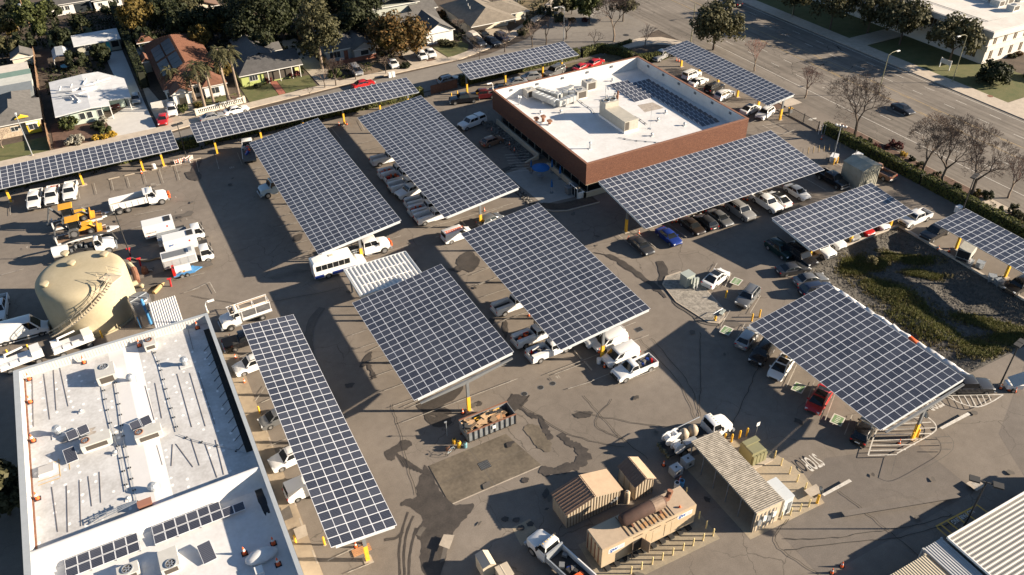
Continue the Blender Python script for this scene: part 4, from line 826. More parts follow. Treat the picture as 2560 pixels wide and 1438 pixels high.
MB().box(.05,1.95,1.2,1.9,1.9,2.05).build('lid',OLV,gx)
sheet('concrete_slab', [(42,32.4),(51.5,32.2),(52.5,36.8),(50.5,43),(42,43.6)], 0.012, mat('slab_tan',(.30,.25,.18),.9,var=.15,scale=.6))
sheet('concrete_slab', [(26.6,34.2),(39.5,33.9),(39.8,39.8),(27,39.9)], 0.012, mat('slab_tan2',(.24,.205,.15),.9,var=.2,scale=.6))
sheet('concrete_slab', gp((1280,1320),(1325,1297),(1352,1340),(1303,1365)), 0.012, mat('slab_tan',(.3,.25,.18)))
sb = thing('storage_shed','small white hut with a grey pitched lid at the bottom of the yard','hut',G(1215,1425)); sb.rotation_euler = (0,0,.0)
MB().xz([(-.65,0),(.65,0),(.65,1.5),(.1,1.9),(-.65,1.7)],-.8,.8).build('wall',SHW,sb); MB().obox((-.28,0,1.87),(.82,1.75,.05),0,0,-.25).build('roof_slope',STEEL,sb); MB().obox((.4,0,1.74),(.7,1.75,.05),0,0,.62).build('roof_slope',SHW,sb)
sb = thing('storage_shed','second small white hut cut off by the bottom edge','hut',G(1262,1452)); MB().xz([(-.6,0),(.6,0),(.6,1.3),(-.1,1.65),(-.6,1.5)],-.7,.7).build('wall',SHW,sb); MB().obox((0,0,1.6),(1.3,1.5,.05)).build('roof_slope',SHW,sb)
# booth behind the long canopy
bo = thing('metal_booth','tall grey-green metal booth with a ribbed door side by the hedge','booth',(101.4,75.2,0)); BOO = mat('booth_metal',(.33,.325,.27),.7,col2=(.25,.245,.20),scale=1.2)
MB().xz([(0,.1),(4.0,.1),(4.0,3.6),(2.0,4.1),(0,3.5)],0,4.0).build('body',BOO,bo)
MB().obox((1.0,2,3.86),(2.2,4.2,.07),0,0,-.29).build('roof_slope',BOO,bo); MB().obox((3.0,2,3.91),(2.15,4.2,.07),0,0,.245).build('roof_slope',BOO,bo)
for k in range(9): MB().box(.3+k*.42,.45+k*.42,-.06,-.003,.2,3.2).build('wall_rib',BOO,bo)
MB().box(1.2,2.6,-.2,-.06,.2,1.7).build('hatch',BOO,bo); MB().box(-.4,4.4,-.4,4.4,0,.1).build('slab',CONC,bo)
# grey ribbed building and containers, lower right corner
gw = thing('ribbed_warehouse','grey metal building with a ribbed roof in the lower right corner','warehouse',(56.5,5.6,0)); GRB = mat('ribbed_grey',(.27,.26,.24),.55,.2,var=.05,scale=1)
MB().box(0,20,0,16.7,0,2.8).build('wall',GRB,gw); corrugated(MB(),-.1,20,-.1,16.8,2.82,.42,.05,'y').build('roof_sheet',GRB,gw); MB().box(-.16,20,16.8,16.95,2.7,2.98).build('roof_trim',WHITE,gw); MB().box(-.2,-.1,-.1,16.8,2.7,2.96).build('roof_trim',WHITE,gw)
for k in range(40): MB().box(-.05,-.003,.2+k*.41,.3+k*.41,.1,2.7).build('wall_rib',GRB,gw)
def container(label, x0, x1, y0, y1, m):
    t = thing('shipping_container', label, 'container', (x0,y0,0), 0, 'shipping containers in the lower right corner'); w_, d_ = x1-x0, y1-y0
    MB().box(.05,w_-.05,.05,d_-.05,.12,2.5).build('body',m,t); corrugated(MB(),.05,w_-.05,.05,d_-.05,2.52,.28,.04,'x').build('roof_sheet',m,t)
    for x in (.08,w_-.08):
        for y in (.08,d_-.08): MB().box(x-.09,x+.09,y-.09,y+.09,0,2.6).build('corner_post',m,t)
    for k in range(int(w_/.35)): MB().box(.2+k*.35,.32+k*.35,d_-.05,d_,.2,2.45).build('wall_rib',m,t)
    return t
container('cream ribbed container at the bottom edge beside the grey building',47.9,53.4,16.5,22.4,mat('container_cream',(.42,.365,.27),.65,var=.1,scale=1))
container('pale grey container between the cream one and the grey building',53.6,56.2,16,22.9,mat('container_grey',(.34,.345,.35),.6,var=.08,scale=1))
# ================================================================ vehicles
def paint(name, c, rough=.32, metal=0.0): return mat('paint_'+name, c, rough, metal, coat=.5, spec=.5)
PAINT_ = {'white':paint('white',(.66,.66,.655)),'silver':paint('silver',(.36,.365,.37),.35,.5),'grey':paint('grey',(.15,.155,.16),.35,.4),'dgrey':paint('dgrey',(.045,.047,.052),.3,.3),
 'black':paint('black',(.012,.012,.014),.25),'blue':paint('blue',(.015,.04,.22),.3,.2),'red':paint('red',(.36,.012,.014),.3),'dred':paint('dred',(.075,.012,.014),.3),'brown':paint('brown',(.040,.030,.024),.3,.3),
 'tan':paint('tan',(.22,.125,.08),.4,.2),'green':paint('green',(.008,.028,.026),.3,.2),'navy':paint('navy',(.02,.03,.06),.3,.2),'cream':paint('cream',(.55,.52,.44),.4),'lblue':paint('lblue',(.36,.45,.50),.4),'orange':ORANGE,'cat':mat('plant_yellow',(.62,.30,.025),.5,var=.12,scale=3)}
CHAS = mat('chassis_black', (.022,.022,.023), .7); PLASTIC = mat('black_trim', (.02,.02,.021), .6); BEDM = mat('bed_liner', (.12,.115,.11), .8, var=.3, scale=2); BEDB = mat('bed_dark', (.025,.025,.026), .85)
WHEELS = {}
def wheel(parent, x, y, r, wd=.24, rim=None):
    k = (round(r,2), round(wd,2))
    if k not in WHEELS:
        s = 1; a = MB().rings([[(q*cos(2*pi*i/16), yy, q*sin(2*pi*i/16)) for i in range(16)][::-1] for yy, q in ((-wd/2,r*.86),(-wd/2+.03,r),(wd/2-.03,r),(wd/2,r*.86))]).mesh('wheel', BLACK)
        b = MB()
        for sg in (-1,1):
            ring = [(q*cos(2*pi*i/12), sg*yy, q*sin(2*pi*i/12)) for yy,q in ((wd/2+.004,r*.64),(wd/2+.004,r*.5),(wd/2-.02,r*.42),(wd/2-.0,r*.12)) for i in range(12)]
            b.rings([ring[j*12:(j+1)*12] for j in range(4)], True)
        WHEELS[k] = (a, b.mesh('rim', RIM))
    w_ = put('wheel', WHEELS[k][0], parent, (x,y,r)); put('rim', WHEELS[k][1], w_)
    return w_
def arch(cx, r, wr, zb, n=7):
    h = math.acos(max(-1,min(1,(zb-wr)/r))); a0 = pi/2+h; a1 = pi/2-h
    return [(cx+r*cos(a0+(a1-a0)*k/(n-1)), wr+r*sin(a0+(a1-a0)*k/(n-1))) for k in range(n)]
def swept(prof, W, L, edge=.11, drop=.06, tap=.12):
    """side profile swept across, shoulders rounded over and ends drawn in, seen in plan"""
    n = len(prof); a = sum(prof[i][0]*prof[(i+1)%n][1]-prof[(i+1)%n][0]*prof[i][1] for i in range(n))
    if a < 0: prof = prof[::-1]
    zt = max(p[1] for p in prof); rings = []
    for yy, k in ((-1,1),(-1+edge,.35),(-1+2.6*edge,0),(1-2.6*edge,0),(1-edge,.35),(1,1)):
        ring = []
        for x, z in prof:
            zz = z-drop*k*max(0,min(1,(z-.5)/.25)); xx = x*(1-.018*k)
            t = max(0,(abs(x)-.34*L)/(.16*L)); ring.append((xx, yy*W/2*(1-tap*t*t), zz))
        rings.append(ring)
    return MB().rings([r for r in rings])
def pane(p, out=.012, th=.01, fx0=.06, fx1=.94, fy0=.08, fy1=.92):
    """glass slab lying on the quad a b c d (a-b lower edge, d-c upper edge)"""
    a, b, c, d = [Vector(q) for q in p]; n = (b-a).cross(d-a).normalized()
    def at_(u,v): return (a*(1-u)+b*u)*(1-v)+(d*(1-u)+c*u)*v
    q = [at_(fx0,fy0),at_(fx1,fy0),at_(fx1,fy1),at_(fx0,fy1)]
    return MB().raw([v+n*out for v in q]+[v+n*(out-th) for v in q],[(0,1,2,3),(7,6,5,4),(0,4,5,1),(1,5,6,2),(2,6,7,3),(3,7,4,0)])
def cabin(t, pm, W, belt, H, xa, xb, xc, xd, wb, wt, sides=1, rear=True, glassroof=False, front=True, name='roof', sf=None):
    """pillars and roof as one painted shell with glass slabs set on it"""
    z0 = belt-.03; zt = H-.07
    lo = [(xd,-wb,z0),(xa,-wb,z0),(xa,wb,z0),(xd,wb,z0)]; hi = [(xc,-wt,zt),(xb,-wt,zt),(xb,wt,zt),(xc,wt,zt)]
    m = (xb-xc)*.08+.05; tp = [(xc+m,-wt+.12,H),(xb-m,-wt+.12,H),(xb-m,wt-.12,H),(xc+m,wt-.12,H)]
    MB().rings([lo,hi,tp]).build(name, pm, t, smooth=45)
    if glassroof: MB().box(xc+.12,xb-.10,-wt+.1,wt-.1,H+.002,H+.014).build('glass_roof', GLASS, t)
    if front: pane([lo[1],lo[2],hi[2],hi[1]],fx0=.05,fx1=.95,fy0=.05,fy1=.93).build('windscreen', GLASS, t)
    if rear: pane([lo[3],lo[0],hi[0],hi[3]],fx0=.07,fx1=.93,fy0=.1,fy1=.9).build('rear_window', GLASS, t)
    for s in (0,1):
        L0, R0, R1, L1 = (lo[0],lo[1],hi[1],hi[0]) if s == 0 else (lo[2],lo[3],hi[3],hi[2])
        ab = [(.05,.49),(.52,.93)] if sides == 2 else ([(.06,.94)] if sides == 1 else sf)
        for u0, u1 in ab or []:
            if s == 1: u0, u1 = 1-u1, 1-u0
            pane([L0,R0,R1,L1],fx0=u0,fx1=u1,fy0=.16,fy1=.92).build('side_window', GLASS, t)
def lights(t, L, W, zf, zr, pickup=False):
    for s in (-1,1):
        MB().obox((L/2-.11,s*(W/2-.30),zf),(.16,.34,.15),s*.35*-1).build('headlight', HEADL, t)
        MB().obox((-L/2+.05,s*(W/2-.22),zr),(.10,.16 if pickup else .30,.30 if pickup else .14),s*.25).build('taillight', TAILL, t)
def mirrors(t, x, W, z, pm):
    for s in (-1,1): MB().obox((x,s*(W/2+.06),z),(.12,.2,.14)).build('mirror', pm, t)
def car(kind, color, name):
    pm = PAINT_[color]; t = thing(name, 'x', 'car')
    if kind == 'sedan': L,W,H,wr,hood,belt,deck,xa,xb,xc,xd,sd = 4.75,1.82,1.45,.33,.86,.95,.98,1.15,.35,-.95,-1.75,2
    elif kind == 'ev': L,W,H,wr,hood,belt,deck,xa,xb,xc,xd,sd = 4.72,1.9,1.52,.35,.86,.97,1.02,1.45,.45,-.75,-2.0,2
    elif kind == 'hatch': L,W,H,wr,hood,belt,deck,xa,xb,xc,xd,sd = 4.3,1.8,1.52,.33,.92,1.0,1.0,1.25,.45,-1.35,-1.95,2
    elif kind == 'suv': L,W,H,wr,hood,belt,deck,xa,xb,xc,xd,sd = 4.75,1.9,1.72,.37,1.02,1.10,1.1,1.10,.45,-1.75,-2.2,2
    elif kind == 'jeep': L,W,H,wr,hood,belt,deck,xa,xb,xc,xd,sd = 4.6,1.88,1.85,.42,1.12,1.2,1.2,.85,.6,-2.05,-2.2,2
    elif kind == 'bigsuv': L,W,H,wr,hood,belt,deck,xa,xb,xc,xd,sd = 5.3,2.02,1.9,.42,1.15,1.22,1.2,1.25,.65,-2.25,-2.5,2
    elif kind == 'minivan': L,W,H,wr,hood,belt,deck,xa,xb,xc,xd,sd = 5.0,1.95,1.75,.35,1.0,1.08,1.1,1.75,.75,-2.05,-2.35,2
    elif kind == 'cvan': L,W,H,wr,hood,belt,deck,xa,xb,xc,xd,sd = 4.75,1.86,1.88,.34,1.08,1.15,1.12,1.60,.85,-2.12,-2.28,3
    elif kind == 'sprinter': L,W,H,wr,hood,belt,deck,xa,xb,xc,xd,sd = 6.9,2.0,2.75,.38,1.15,1.3,1.25,2.65,1.75,-3.25,-3.38,3
    xf, xr = L/2-.92, -L/2+.98; wr_ = wr+.07
    if kind == 'sprinter': xf, xr = L/2-1.0, -L/2+1.6
    zb = .26
    prof = [(-L/2+.12,zb)]+arch(xr,wr_,wr,zb)+arch(xf,wr_,wr,zb)+[(L/2-.14,zb),(L/2-.02,.42),(L/2,.62),(L/2-.10,hood-.13),(L/2-.42,hood-.03),(xa+.05,belt),(xd+.1,belt+.01),(-L/2+.32,deck-.02),(-L/2+.04,deck-.12),(-L/2,.60),(-L/2+.05,.40)]
    b = swept(prof,W,L).build('body',pm,t,smooth=38)
    vanlike = kind in ('cvan','sprinter')
    tw = .11 if vanlike else (.20 if kind in ('jeep','bigsuv') else .25)
    cabin(t,pm,W,belt,H,xa,xb,xc,xd,W/2-.05,W/2-tw,sd,True,kind=='ev',sf=[(.80,.965)] if kind == 'sprinter' else [(.71,.93)])
    lights(t,L,W,hood-.20,deck-.22); mirrors(t,xa-.35,W,belt+.08,pm if kind != 'sprinter' else PLASTIC)
    MB().box(L/2-.03,L/2+.012,-W*.26,W*.26,.36,.58).build('grille',PLASTIC,t); MB().box(-L/2-.012,-L/2+.02,-W*.40,W*.40,.30,.46).build('rear_bumper',PLASTIC if kind in ('suv','jeep','cvan','sprinter') else pm,t)
    MB().box(-L/2-.018,-L/2-.005,-.26,.26,.58,.72).build('number_plate',WHITE,t)
    if kind in ('suv','bigsuv','jeep'):
        for s in (-1,1): MB().box(xc+.25,xb-.1,s*(W/2-tw-.08)-.02,s*(W/2-tw-.08)+.02,H-.02,H+.06).build('roof_rail',PLASTIC,t)
    if kind == 'sprinter':
        MB().box(-L/2+.1,L/2-.4,-W/2-.012,-W/2+.02,.42,.66).box(-L/2+.1,L/2-.4,W/2-.02,W/2+.012,.42,.66).build('side_trim',PLASTIC,t)
    for x in (xf,xr):
        for s in (-1,1): wheel(t,x,s*(W/2-.12),wr)
    return t
def bed_side(xr, wr, x0, x1, ztop, zb=.45):
    return [(x0,zb)]+[p for p in arch(xr,wr+.08,wr,zb)]+[(x1,zb),(x1,ztop),(x0,ztop)]
def pickup(color, name, cab='crew', bed='open', load=None, L=5.8):
    pm = PAINT_[color]; t = thing(name,'x','pickup truck'); W, H, wr, hood, belt = 1.98, 1.92, .40, 1.16, 1.26
    xa = 1.35; xb = .75; xd = {'crew':-.95,'ext':-.55,'single':-.10}[cab]; xc = xd+.12; xf, xr = L/2-.95, -L/2+1.15; zb = .42
    prof = [(xd-.06,zb)]+arch(xf,wr+.08,wr,zb)+[(L/2-.08,zb),(L/2,.55),(L/2,hood-.22),(L/2-.10,hood-.08),(L/2-.35,hood),(xa+.05,belt-.02),(xd-.06,belt)]
    swept(prof,W,L,tap=.09).build('body',pm,t,smooth=38)
    cabin(t,pm,W,belt,H,xa,xb,xc,xd,W/2-.06,W/2-.22,2 if cab != 'single' else 1)
    x0, x1 = -L/2+.06, xd-.10
    if bed == 'service':
        zt = 1.42
        for s in (-1,1):
            a, b_ = sorted((s*W/2*1.04, s*(W/2-.42))); MB().xz(bed_side(xr,wr,x0,x1,zt,.5),a,b_).build('tool_box',pm,t)
            MB().box(x0+.05,x1-.03,a+.03,b_-.03,zt,zt+.10).build('box_lid',pm,t)
            for k in range(3): 
                w3 = (x1-x0)/3; y = s*(W/2*1.04+.006); MB().box(x0+k*w3+.06,x0+(k+1)*w3-.06,min(y,y-s*.01),max(y,y-s*.01),.95,1.35).build('box_door',pm,t)
        MB().box(x0,x1,-W/2+.43,W/2-.43,.62,.74).build('bed_floor',BEDM,t); MB().box(x0-.02,x0+.05,-W/2+.43,W/2-.43,.74,1.25).build('tailgate',pm,t)
        MB().box(x0-.22,x0-.03,-W/2+.05,W/2-.05,.48,.62).build('rear_bumper',PLASTIC,t)
        rk = MB()
        for s in (-1,1): rk.cyl((x1-.05,s*(W/2-.15),1.3),(x1-.05,s*(W/2-.15),2.02),.035,n=5)
        rk.cyl((x1-.05,-W/2+.15,2.0),(x1-.05,W/2-.15,2.0),.035,n=5).build('headache_rack',pm,t)
    else:
        zt = 1.22
        for s in (-1,1):
            a, b_ = sorted((s*W/2, s*(W/2-.11))); MB().xz(bed_side(xr,wr,x0,x1,zt,.45),a,b_).build('bed_side',pm,t)
        MB().box(x0+.04,x1,-W/2+.11,W/2-.11,.66,.76).build('bed_floor',BEDB if color in('black','dgrey','dred') else BEDM,t); MB().box(x0-.02,x0+.05,-W/2+.02,W/2-.02,.50,zt).build('tailgate',pm,t); MB().box(x1-.02,x1+.05,-W/2+.02,W/2-.02,.6,zt).build('bed_front',pm,t)
        for s in (-1,1): MB().box(xr-.45,xr+.45,s*(W/2-.12)-.16*(s>0),s*(W/2-.12)+.16*(s<0),.76,.98).build('wheel_housing',BEDM,t)
        MB().box(x0-.14,x0-.03,-W/2+.05,W/2-.05,.44,.58).build('rear_bumper',GALV,t)
        if bed == 'cover': MB().box(x0+.02,x1,-W/2+.08,W/2-.08,zt,zt+.04).build('bed_cover',BEDB,t)
        if bed == 'shell':
            lo = [(x0,-W/2+.03,zt),(x1,-W/2+.03,zt),(x1,W/2-.03,zt),(x0,W/2-.03,zt)]; hi = [(x0+.25,-W/2+.2,1.88),(x1+.02,-W/2+.2,1.92),(x1+.02,W/2-.2,1.92),(x0+.25,W/2-.2,1.88)]
            MB().rings([lo,hi]).build('bed_canopy',pm,t); pane([lo[0],lo[1],hi[1],hi[0]],fx0=.1,fx1=.9,fy0=.2,fy1=.85).build('side_window',GLASS,t); pane([lo[2],lo[3],hi[3],hi[2]],fx0=.1,fx1=.9,fy0=.2,fy1=.85).build('side_window',GLASS,t); pane([lo[3],lo[0],hi[0],hi[3]]).build('rear_window',GLASS,t)
        if bed == 'sidebox':
            for s in (-1,1): MB().box(x0+.1,x1-.05,s*(W/2-.28)-.26,s*(W/2-.28)+.26,.95,1.42).build('tool_box',pm,t)
    if load:
        r = random.Random(hash(load) % 1000)
        for k in range(7):
            c = [ORANGE,TAILL,CHAS,STEEL,BEDM,PAINT_['blue'],YEL][r.randrange(7) if load == 'mixed' else r.choice((0,1,0,2))]
            MB().obox((r.uniform(x0+.5,x1-.5),r.uniform(-.45,.45),.95+r.uniform(0,.25)),(r.uniform(.2,.5),r.uniform(.2,.5),r.uniform(.2,.45)),r.uniform(0,3)).build('cargo',c,t)
    lights(t,L,W,hood-.24,1.0,True); mirrors(t,xa-.35,W,belt+.08,pm)
    MB().box(L/2-.02,L/2+.02,-W*.30,W*.30,.66,hood-.2).build('grille',PLASTIC,t); MB().box(L/2-.06,L/2+.07,-W/2+.06,W/2-.06,.44,.62).build('front_bumper',GALV if color != 'white' else PLASTIC,t)
    for x in (xf,xr):
        for s in (-1,1): wheel(t,x,s*(W/2-.13),wr,.27)
    return t
VEH = {}
ZBLOB = .75
def place(spec, px, py, hd, label, group, name=None, z=ZBLOB, dz=0.0):
    """centre of the vehicle as it shows in the photograph; hd = heading in degrees, 0 along +X, 90 along +Y"""
    p = G(px,py,z); key = spec
    nm = name or {'pickup':'pickup_truck'}.get(spec[0],'car')
    if spec[0] in ('cvan','sprinter'): nm = 'van'
    if key not in VEH:
        t = pickup(spec[1],nm,*spec[2:]) if spec[0] == 'pickup' else car(spec[0],spec[1],nm)
        if nm == 'van': t['category'] = 'van'
        VEH[key] = t; t.location = (p.x,p.y,dz); t.rotation_euler = (0,0,radians(hd)); t['label'] = label; t['group'] = group
        return t
    t = dup(VEH[key],(p.x,p.y,dz),radians(hd),label,group); return t
GC, GP, GV, GS = 'cars parked in the yard','pickups parked in the yard','small vans parked in the yard','service trucks parked under the canopies'
CARS = [
 (('sedan','dgrey'),1603,612,270,'near black sedan, first car beside the yellow post of the long canopy',GC),
 (('sedan','blue'),1672,589,270,'bright blue sedan nosing out from the long canopy',GC),
 (('sedan','brown'),1730,563,270,'dark brown sedan two stalls right of the blue sedan',GC),
 (('hatch','dgrey'),1765,553,90,'dark grey car showing red tail lights between brown and silver sedans',GC),
 (('sedan','grey'),1800,543,270,'silver grey sedan beside the dark car with red tail lights',GC),
 (('bigsuv','silver'),1851,526,270,'silver pickup-size SUV left of the white pickup under the long canopy',GC),
 (('pickup','white','crew','open'),1916,506,270,'white pickup with a dark bed between silver SUV and white hatchback',GP),
 (('ev','white'),1946,496,90,'white hatchback with a black sunroof, tail towards the yard',GC),
 (('sedan','white'),1993,478,270,'white sedan, last car at the right end of the long canopy',GC),
 (('pickup','black','crew','open'),2080,447,270,'black pickup beside the tall metal booth',GP),
 (('pickup','tan','single','open'),2196,428,95,'tan pickup with an empty dark bed behind the tall metal booth',GP),
 (('suv','green'),1950,622,270,'dark green SUV at the left end of the short canopy',GC),
 (('bigsuv','black'),2000,640,270,'black SUV between the dark green one and the yellow post',GC),
 (('pickup','white','crew','cover'),2044,616,270,'white pickup nose by the second yellow post of the short canopy',GP),
 (('suv','white'),2078,597,270,'white SUV under the middle of the short canopy',GC),
 (('suv','silver'),2112,578,270,'silver SUV under the middle of the short canopy',GC),
 (('sedan','red'),2150,565,270,'red car mostly hidden under the short canopy',GC),
 (('sedan','white'),2188,550,270,'white car under the right end of the short canopy',GC),
 (('sedan','dgrey'),1983,670,-14,'dark sedan with a round sticker, nearest the short canopy',GC),
 (('sedan','grey'),2026,696,-14,'dark grey sedan below the sticker sedan by the basin kerb',GC),
 (('suv','navy'),2042,722,-14,'dark car half covered by the corner of the electric car canopy',GC),
 (('ev','white'),1790,693,18,'white electric sedan with a black roof on the gravel island edge',GC),
 (('suv','grey'),1870,740,205,'grey SUV with a black sunroof facing down the yard',GC),
 (('hatch','silver'),1870,842,25,'small silver hatchback whose tail sticks out of the electric car canopy',GC),
 (('suv','black'),1906,880,205,'black crossover beside the small silver hatchback',GC),
 (('ev','white'),1954,915,205,'white electric crossover between the black and the red cars',GC),
 (('ev','red'),2049,996,205,'red electric crossover with a black roof by the green stencil',GC),
 (('hatch','black'),2160,1075,25,'black hatchback, last car at the lower end of the electric car canopy',GC),
 (('pickup','dgrey','crew','cover'),2416,965,-28,'dark grey pickup on the striped island right of the electric car canopy',GP),
 (('pickup','silver','crew','open'),1655,138,200,'silver pickup at the top end of the boulevard canopy',GP),
 (('jeep','white'),1729,187,12,'boxy white off-roader with dark windows under the boulevard canopy',GC),
 (('sedan','white'),1746,202,12,'white sedan beside the boxy white off-roader',GC),
 (('jeep','black'),1786,219,12,'black boxy off-roader between white cars under the boulevard canopy',GC),
 (('suv','white'),1811,236,12,'white SUV with roof rails right of the black off-roader',GC),
 (('ev','white'),1876,271,12,'white electric crossover with a dark glass roof by the brick office corner',GC),
 (('suv','white'),1913,282,200,'white SUV nearest the yellow post at the lower end of the boulevard canopy',GC),
 (('pickup','black','crew','cover'),1160,247,165,'black pickup left of the dark red pickup behind the brick office',GP),
 (('pickup','dred','crew','open'),1207,237,165,'dark red pickup showing its tailgate behind the brick office',GP),
 (('sedan','black'),1250,222,165,'black sedan by the brick office corner and hedge canopy',GC),
 (('sedan','silver'),1290,203,165,'silver car roof just showing over the brick office, left one',GC),
 (('hatch','silver'),1328,190,165,'silver hatchback roof just showing over the brick office',GC),
 (('bigsuv','grey'),1387,178,200,'grey SUV with a pale roof behind the brick office parapet',GC),
 (('sedan','red'),1454,166,20,'red coupe behind the brick office, left one of two',GC),
 (('sedan','red'),1488,155,20,'red coupe behind the brick office, right one of two',GC),
 (('pickup','white','crew','shell'),1180,306,193,'white pickup with a camper shell left of the brick office',GP),
 (('hatch','tan'),1230,351,8,'tan hatchback in the shade below the shell pickup',GC),
 (('pickup','white','single','sidebox'),968,396,0,'white service pickup, farthest one left of the vans canopy',GS),
 (('pickup','white','single','sidebox','fire'),988,428,0,'white service pickup second from the far end of the row',GS),
 (('pickup','white','single','open','fire'),1003,440,0,'white pickup with red gear, third in the service row',GS),
 (('pickup','white','single','service'),1014,462,0,'white utility truck, fourth in the service row',GS),
 (('pickup','white','ext','open'),1030,476,190,'white pickup facing the yard, fifth in the service row',GS),
 (('pickup','white','single','sidebox'),1056,500,0,'white service pickup, sixth in the service row',GS),
 (('pickup','white','single','sidebox','fire'),1066,520,0,'white service pickup, second nearest in the service row',GS),
 (('pickup','white','single','service'),1082,540,0,'white utility truck nearest in the service row',GS),
 (('hatch','grey'),1225,548,12,'grey car partly under the far corner of the van canopy',GC),
 (('pickup','white','single','sidebox'),1282,760,2,'white pickup with side boxes left of the van canopy, farthest',GS),
 (('pickup','white','single','sidebox','dirt'),1335,838,2,'white pickup with side boxes left of the van canopy, middle',GS),
 (('pickup','white','single','sidebox','mixed'),1372,874,2,'white pickup loaded with red and orange gear under the canopy edge',GS),
 (('pickup','white','ext','open'),1506,838,182,'white pickup behind the vans at the yellow post',GP),
 (('cvan','white'),1524,853,182,'small white van beside the yellow post, far one',GV),
 (('cvan','white'),1552,888,182,'small white van between another van and the end pickup',GV),
 (('pickup','white','single','open','mixed'),1586,920,182,'white single cab pickup at the end of the van row',GP),
 (('cvan','white'),1142,586,3,'small white van with an orange ladder on its roof',GV),
 (('pickup','white','crew','open'),88,498,262,'white pickup with an empty bed, leftmost of three by the hedge',GP),
 (('pickup','white','crew','open','fire'),131,489,262,'white pickup with orange cones in its bed, middle of three',GP),
 (('pickup','white','crew','open'),176,478,262,'white pickup with an empty bed, rightmost of three by the hedge',GP),
 (('pickup','black','crew','cover'),616,848,0,'dark pickup nosing in beside the narrow workshop canopy',GP),
 (('suv','white'),632,908,185,'white SUV at the upper left edge of the workshop canopy',GC),
 (('hatch','grey'),694,1040,185,'dark grey car in shade by the yellow bollard and workshop canopy',GC),
 (('suv','white'),728,1140,185,'white crossover nosing out left of the workshop canopy',GC),
 (('cvan','white'),768,1215,3,'small white van, last vehicle left of the workshop canopy',GV),
 (('pickup','white','crew','open'),2288,545,183,'white pickup with a dark bed right of the short canopy',GP),
 (('pickup','black','crew','open'),2340,580,187,'black pickup below the white one by the basin wall',GP),
 (('suv','black'),2548,712,185,'black car at the right edge under the hedge canopy',GC),
 (('sprinter','white'),50,833,-2,'tall white van, whole of its side showing left of the workshop','tall white vans at the left edge','van'),
 (('pickup','white','crew','open'),-2,772,265,'white pickup cut off by the left edge of the picture',GP),
]
for c in CARS: place(*c[:6], name=c[6] if len(c) > 6 else None)
GH = 'cars on the residential street and drives'
for c in [
 (('suv','silver'),1122,199,4,'silver grey SUV driving along the residential street',GH),
 (('suv','white'),430,274,263,'white SUV on the drive by the white picket gate',GH),
 (('sedan','red'),407,296,258,'bright red car on the drive of the tiled house',GH),
 (('hatch','silver'),339,245,265,'silver hatchback on the pale concrete drive',GH),
 (('sedan','dred'),286,256,265,'dark red car parked inside the white carport',GH),
 (('sedan','silver'),530,290,5,'silver car at the kerb below the balustrade',GH),
 (('sedan','white'),590,273,5,'white car at the kerb beside the balustrade end',GH),
 (('sedan','red'),908,208,5,'red car parked at the kerb under bare trees',GH),
 (('minivan','silver'),890,175,268,'silver minivan on the drive behind the red kerb car',GH),
 (('sedan','white'),983,157,262,'white sedan on the drive left of the golden tree',GH),
 (('hatch','white'),1054,137,265,'white hatchback half under the golden tree',GH),
 (('sedan','white'),1076,131,262,'white sedan beside the small lawn',GH),
 (('sedan','black'),1208,85,275,'black car on the drive nearest the sheeted car',GH),
 (('suv','dgrey'),1196,105,275,'dark grey SUV below the sheeted car',GH),
 (('suv','black'),1230,104,275,'black SUV second from the sheeted car',GH),
 (('suv','navy'),1255,92,275,'dark blue SUV at the right of the crowded drive',GH),
 (('sedan','dgrey'),2258,270,-95,'dark saloon driving on the boulevard','cars on the boulevard'),
 (('suv','black'),1836,5,85,'dark SUV on the boulevard at the top edge','cars on the boulevard')]: place(*c)
def cover(px,py,hd,label):
    t = thing('sheeted_car',label,'car',G(px,py,.6).xy.to_3d(),radians(hd)); mb = MB()
    mb.rings([[(-2.3,-.9,.1),(2.3,-.9,.1),(2.3,.9,.1),(-2.3,.9,.1)],[(-2.2,-.9,.8),(2.2,-.88,.75),(2.2,.88,.75),(-2.2,.9,.8)],[(-1.3,-.7,1.5),(.6,-.68,1.5),(.6,.68,1.5),(-1.3,.7,1.5)]]); mb.build('car_cover',mat('cover_sheet',(.42,.38,.34),.9,var=.15,scale=1.5),t)
cover(1184,90,275,'car under a pale grey sheet on the crowded drive')
# ladder and roof gear on the small van under the canopies
def on_roof(label,cat,px,py,z,hd,mats,build,nm):
    p = G(px,py,z); t = thing(nm,label,cat,(p.x,p.y,z),radians(hd)); build(t); return t
def lad(t):
    for s in (-.22,.22): MB().box(-1.5,1.5,s-.03,s+.03,0,.07).build('rail',ORANGE,t)
    for k in range(8): MB().box(-1.35+k*.38,-1.30+k*.38,-.19,.19,.015,.055).build('rung',ORANGE,t)
on_roof('orange ladder lying on the roof of the small white van','ladder',1136,575,1.95,3,None,lad,'ladder')
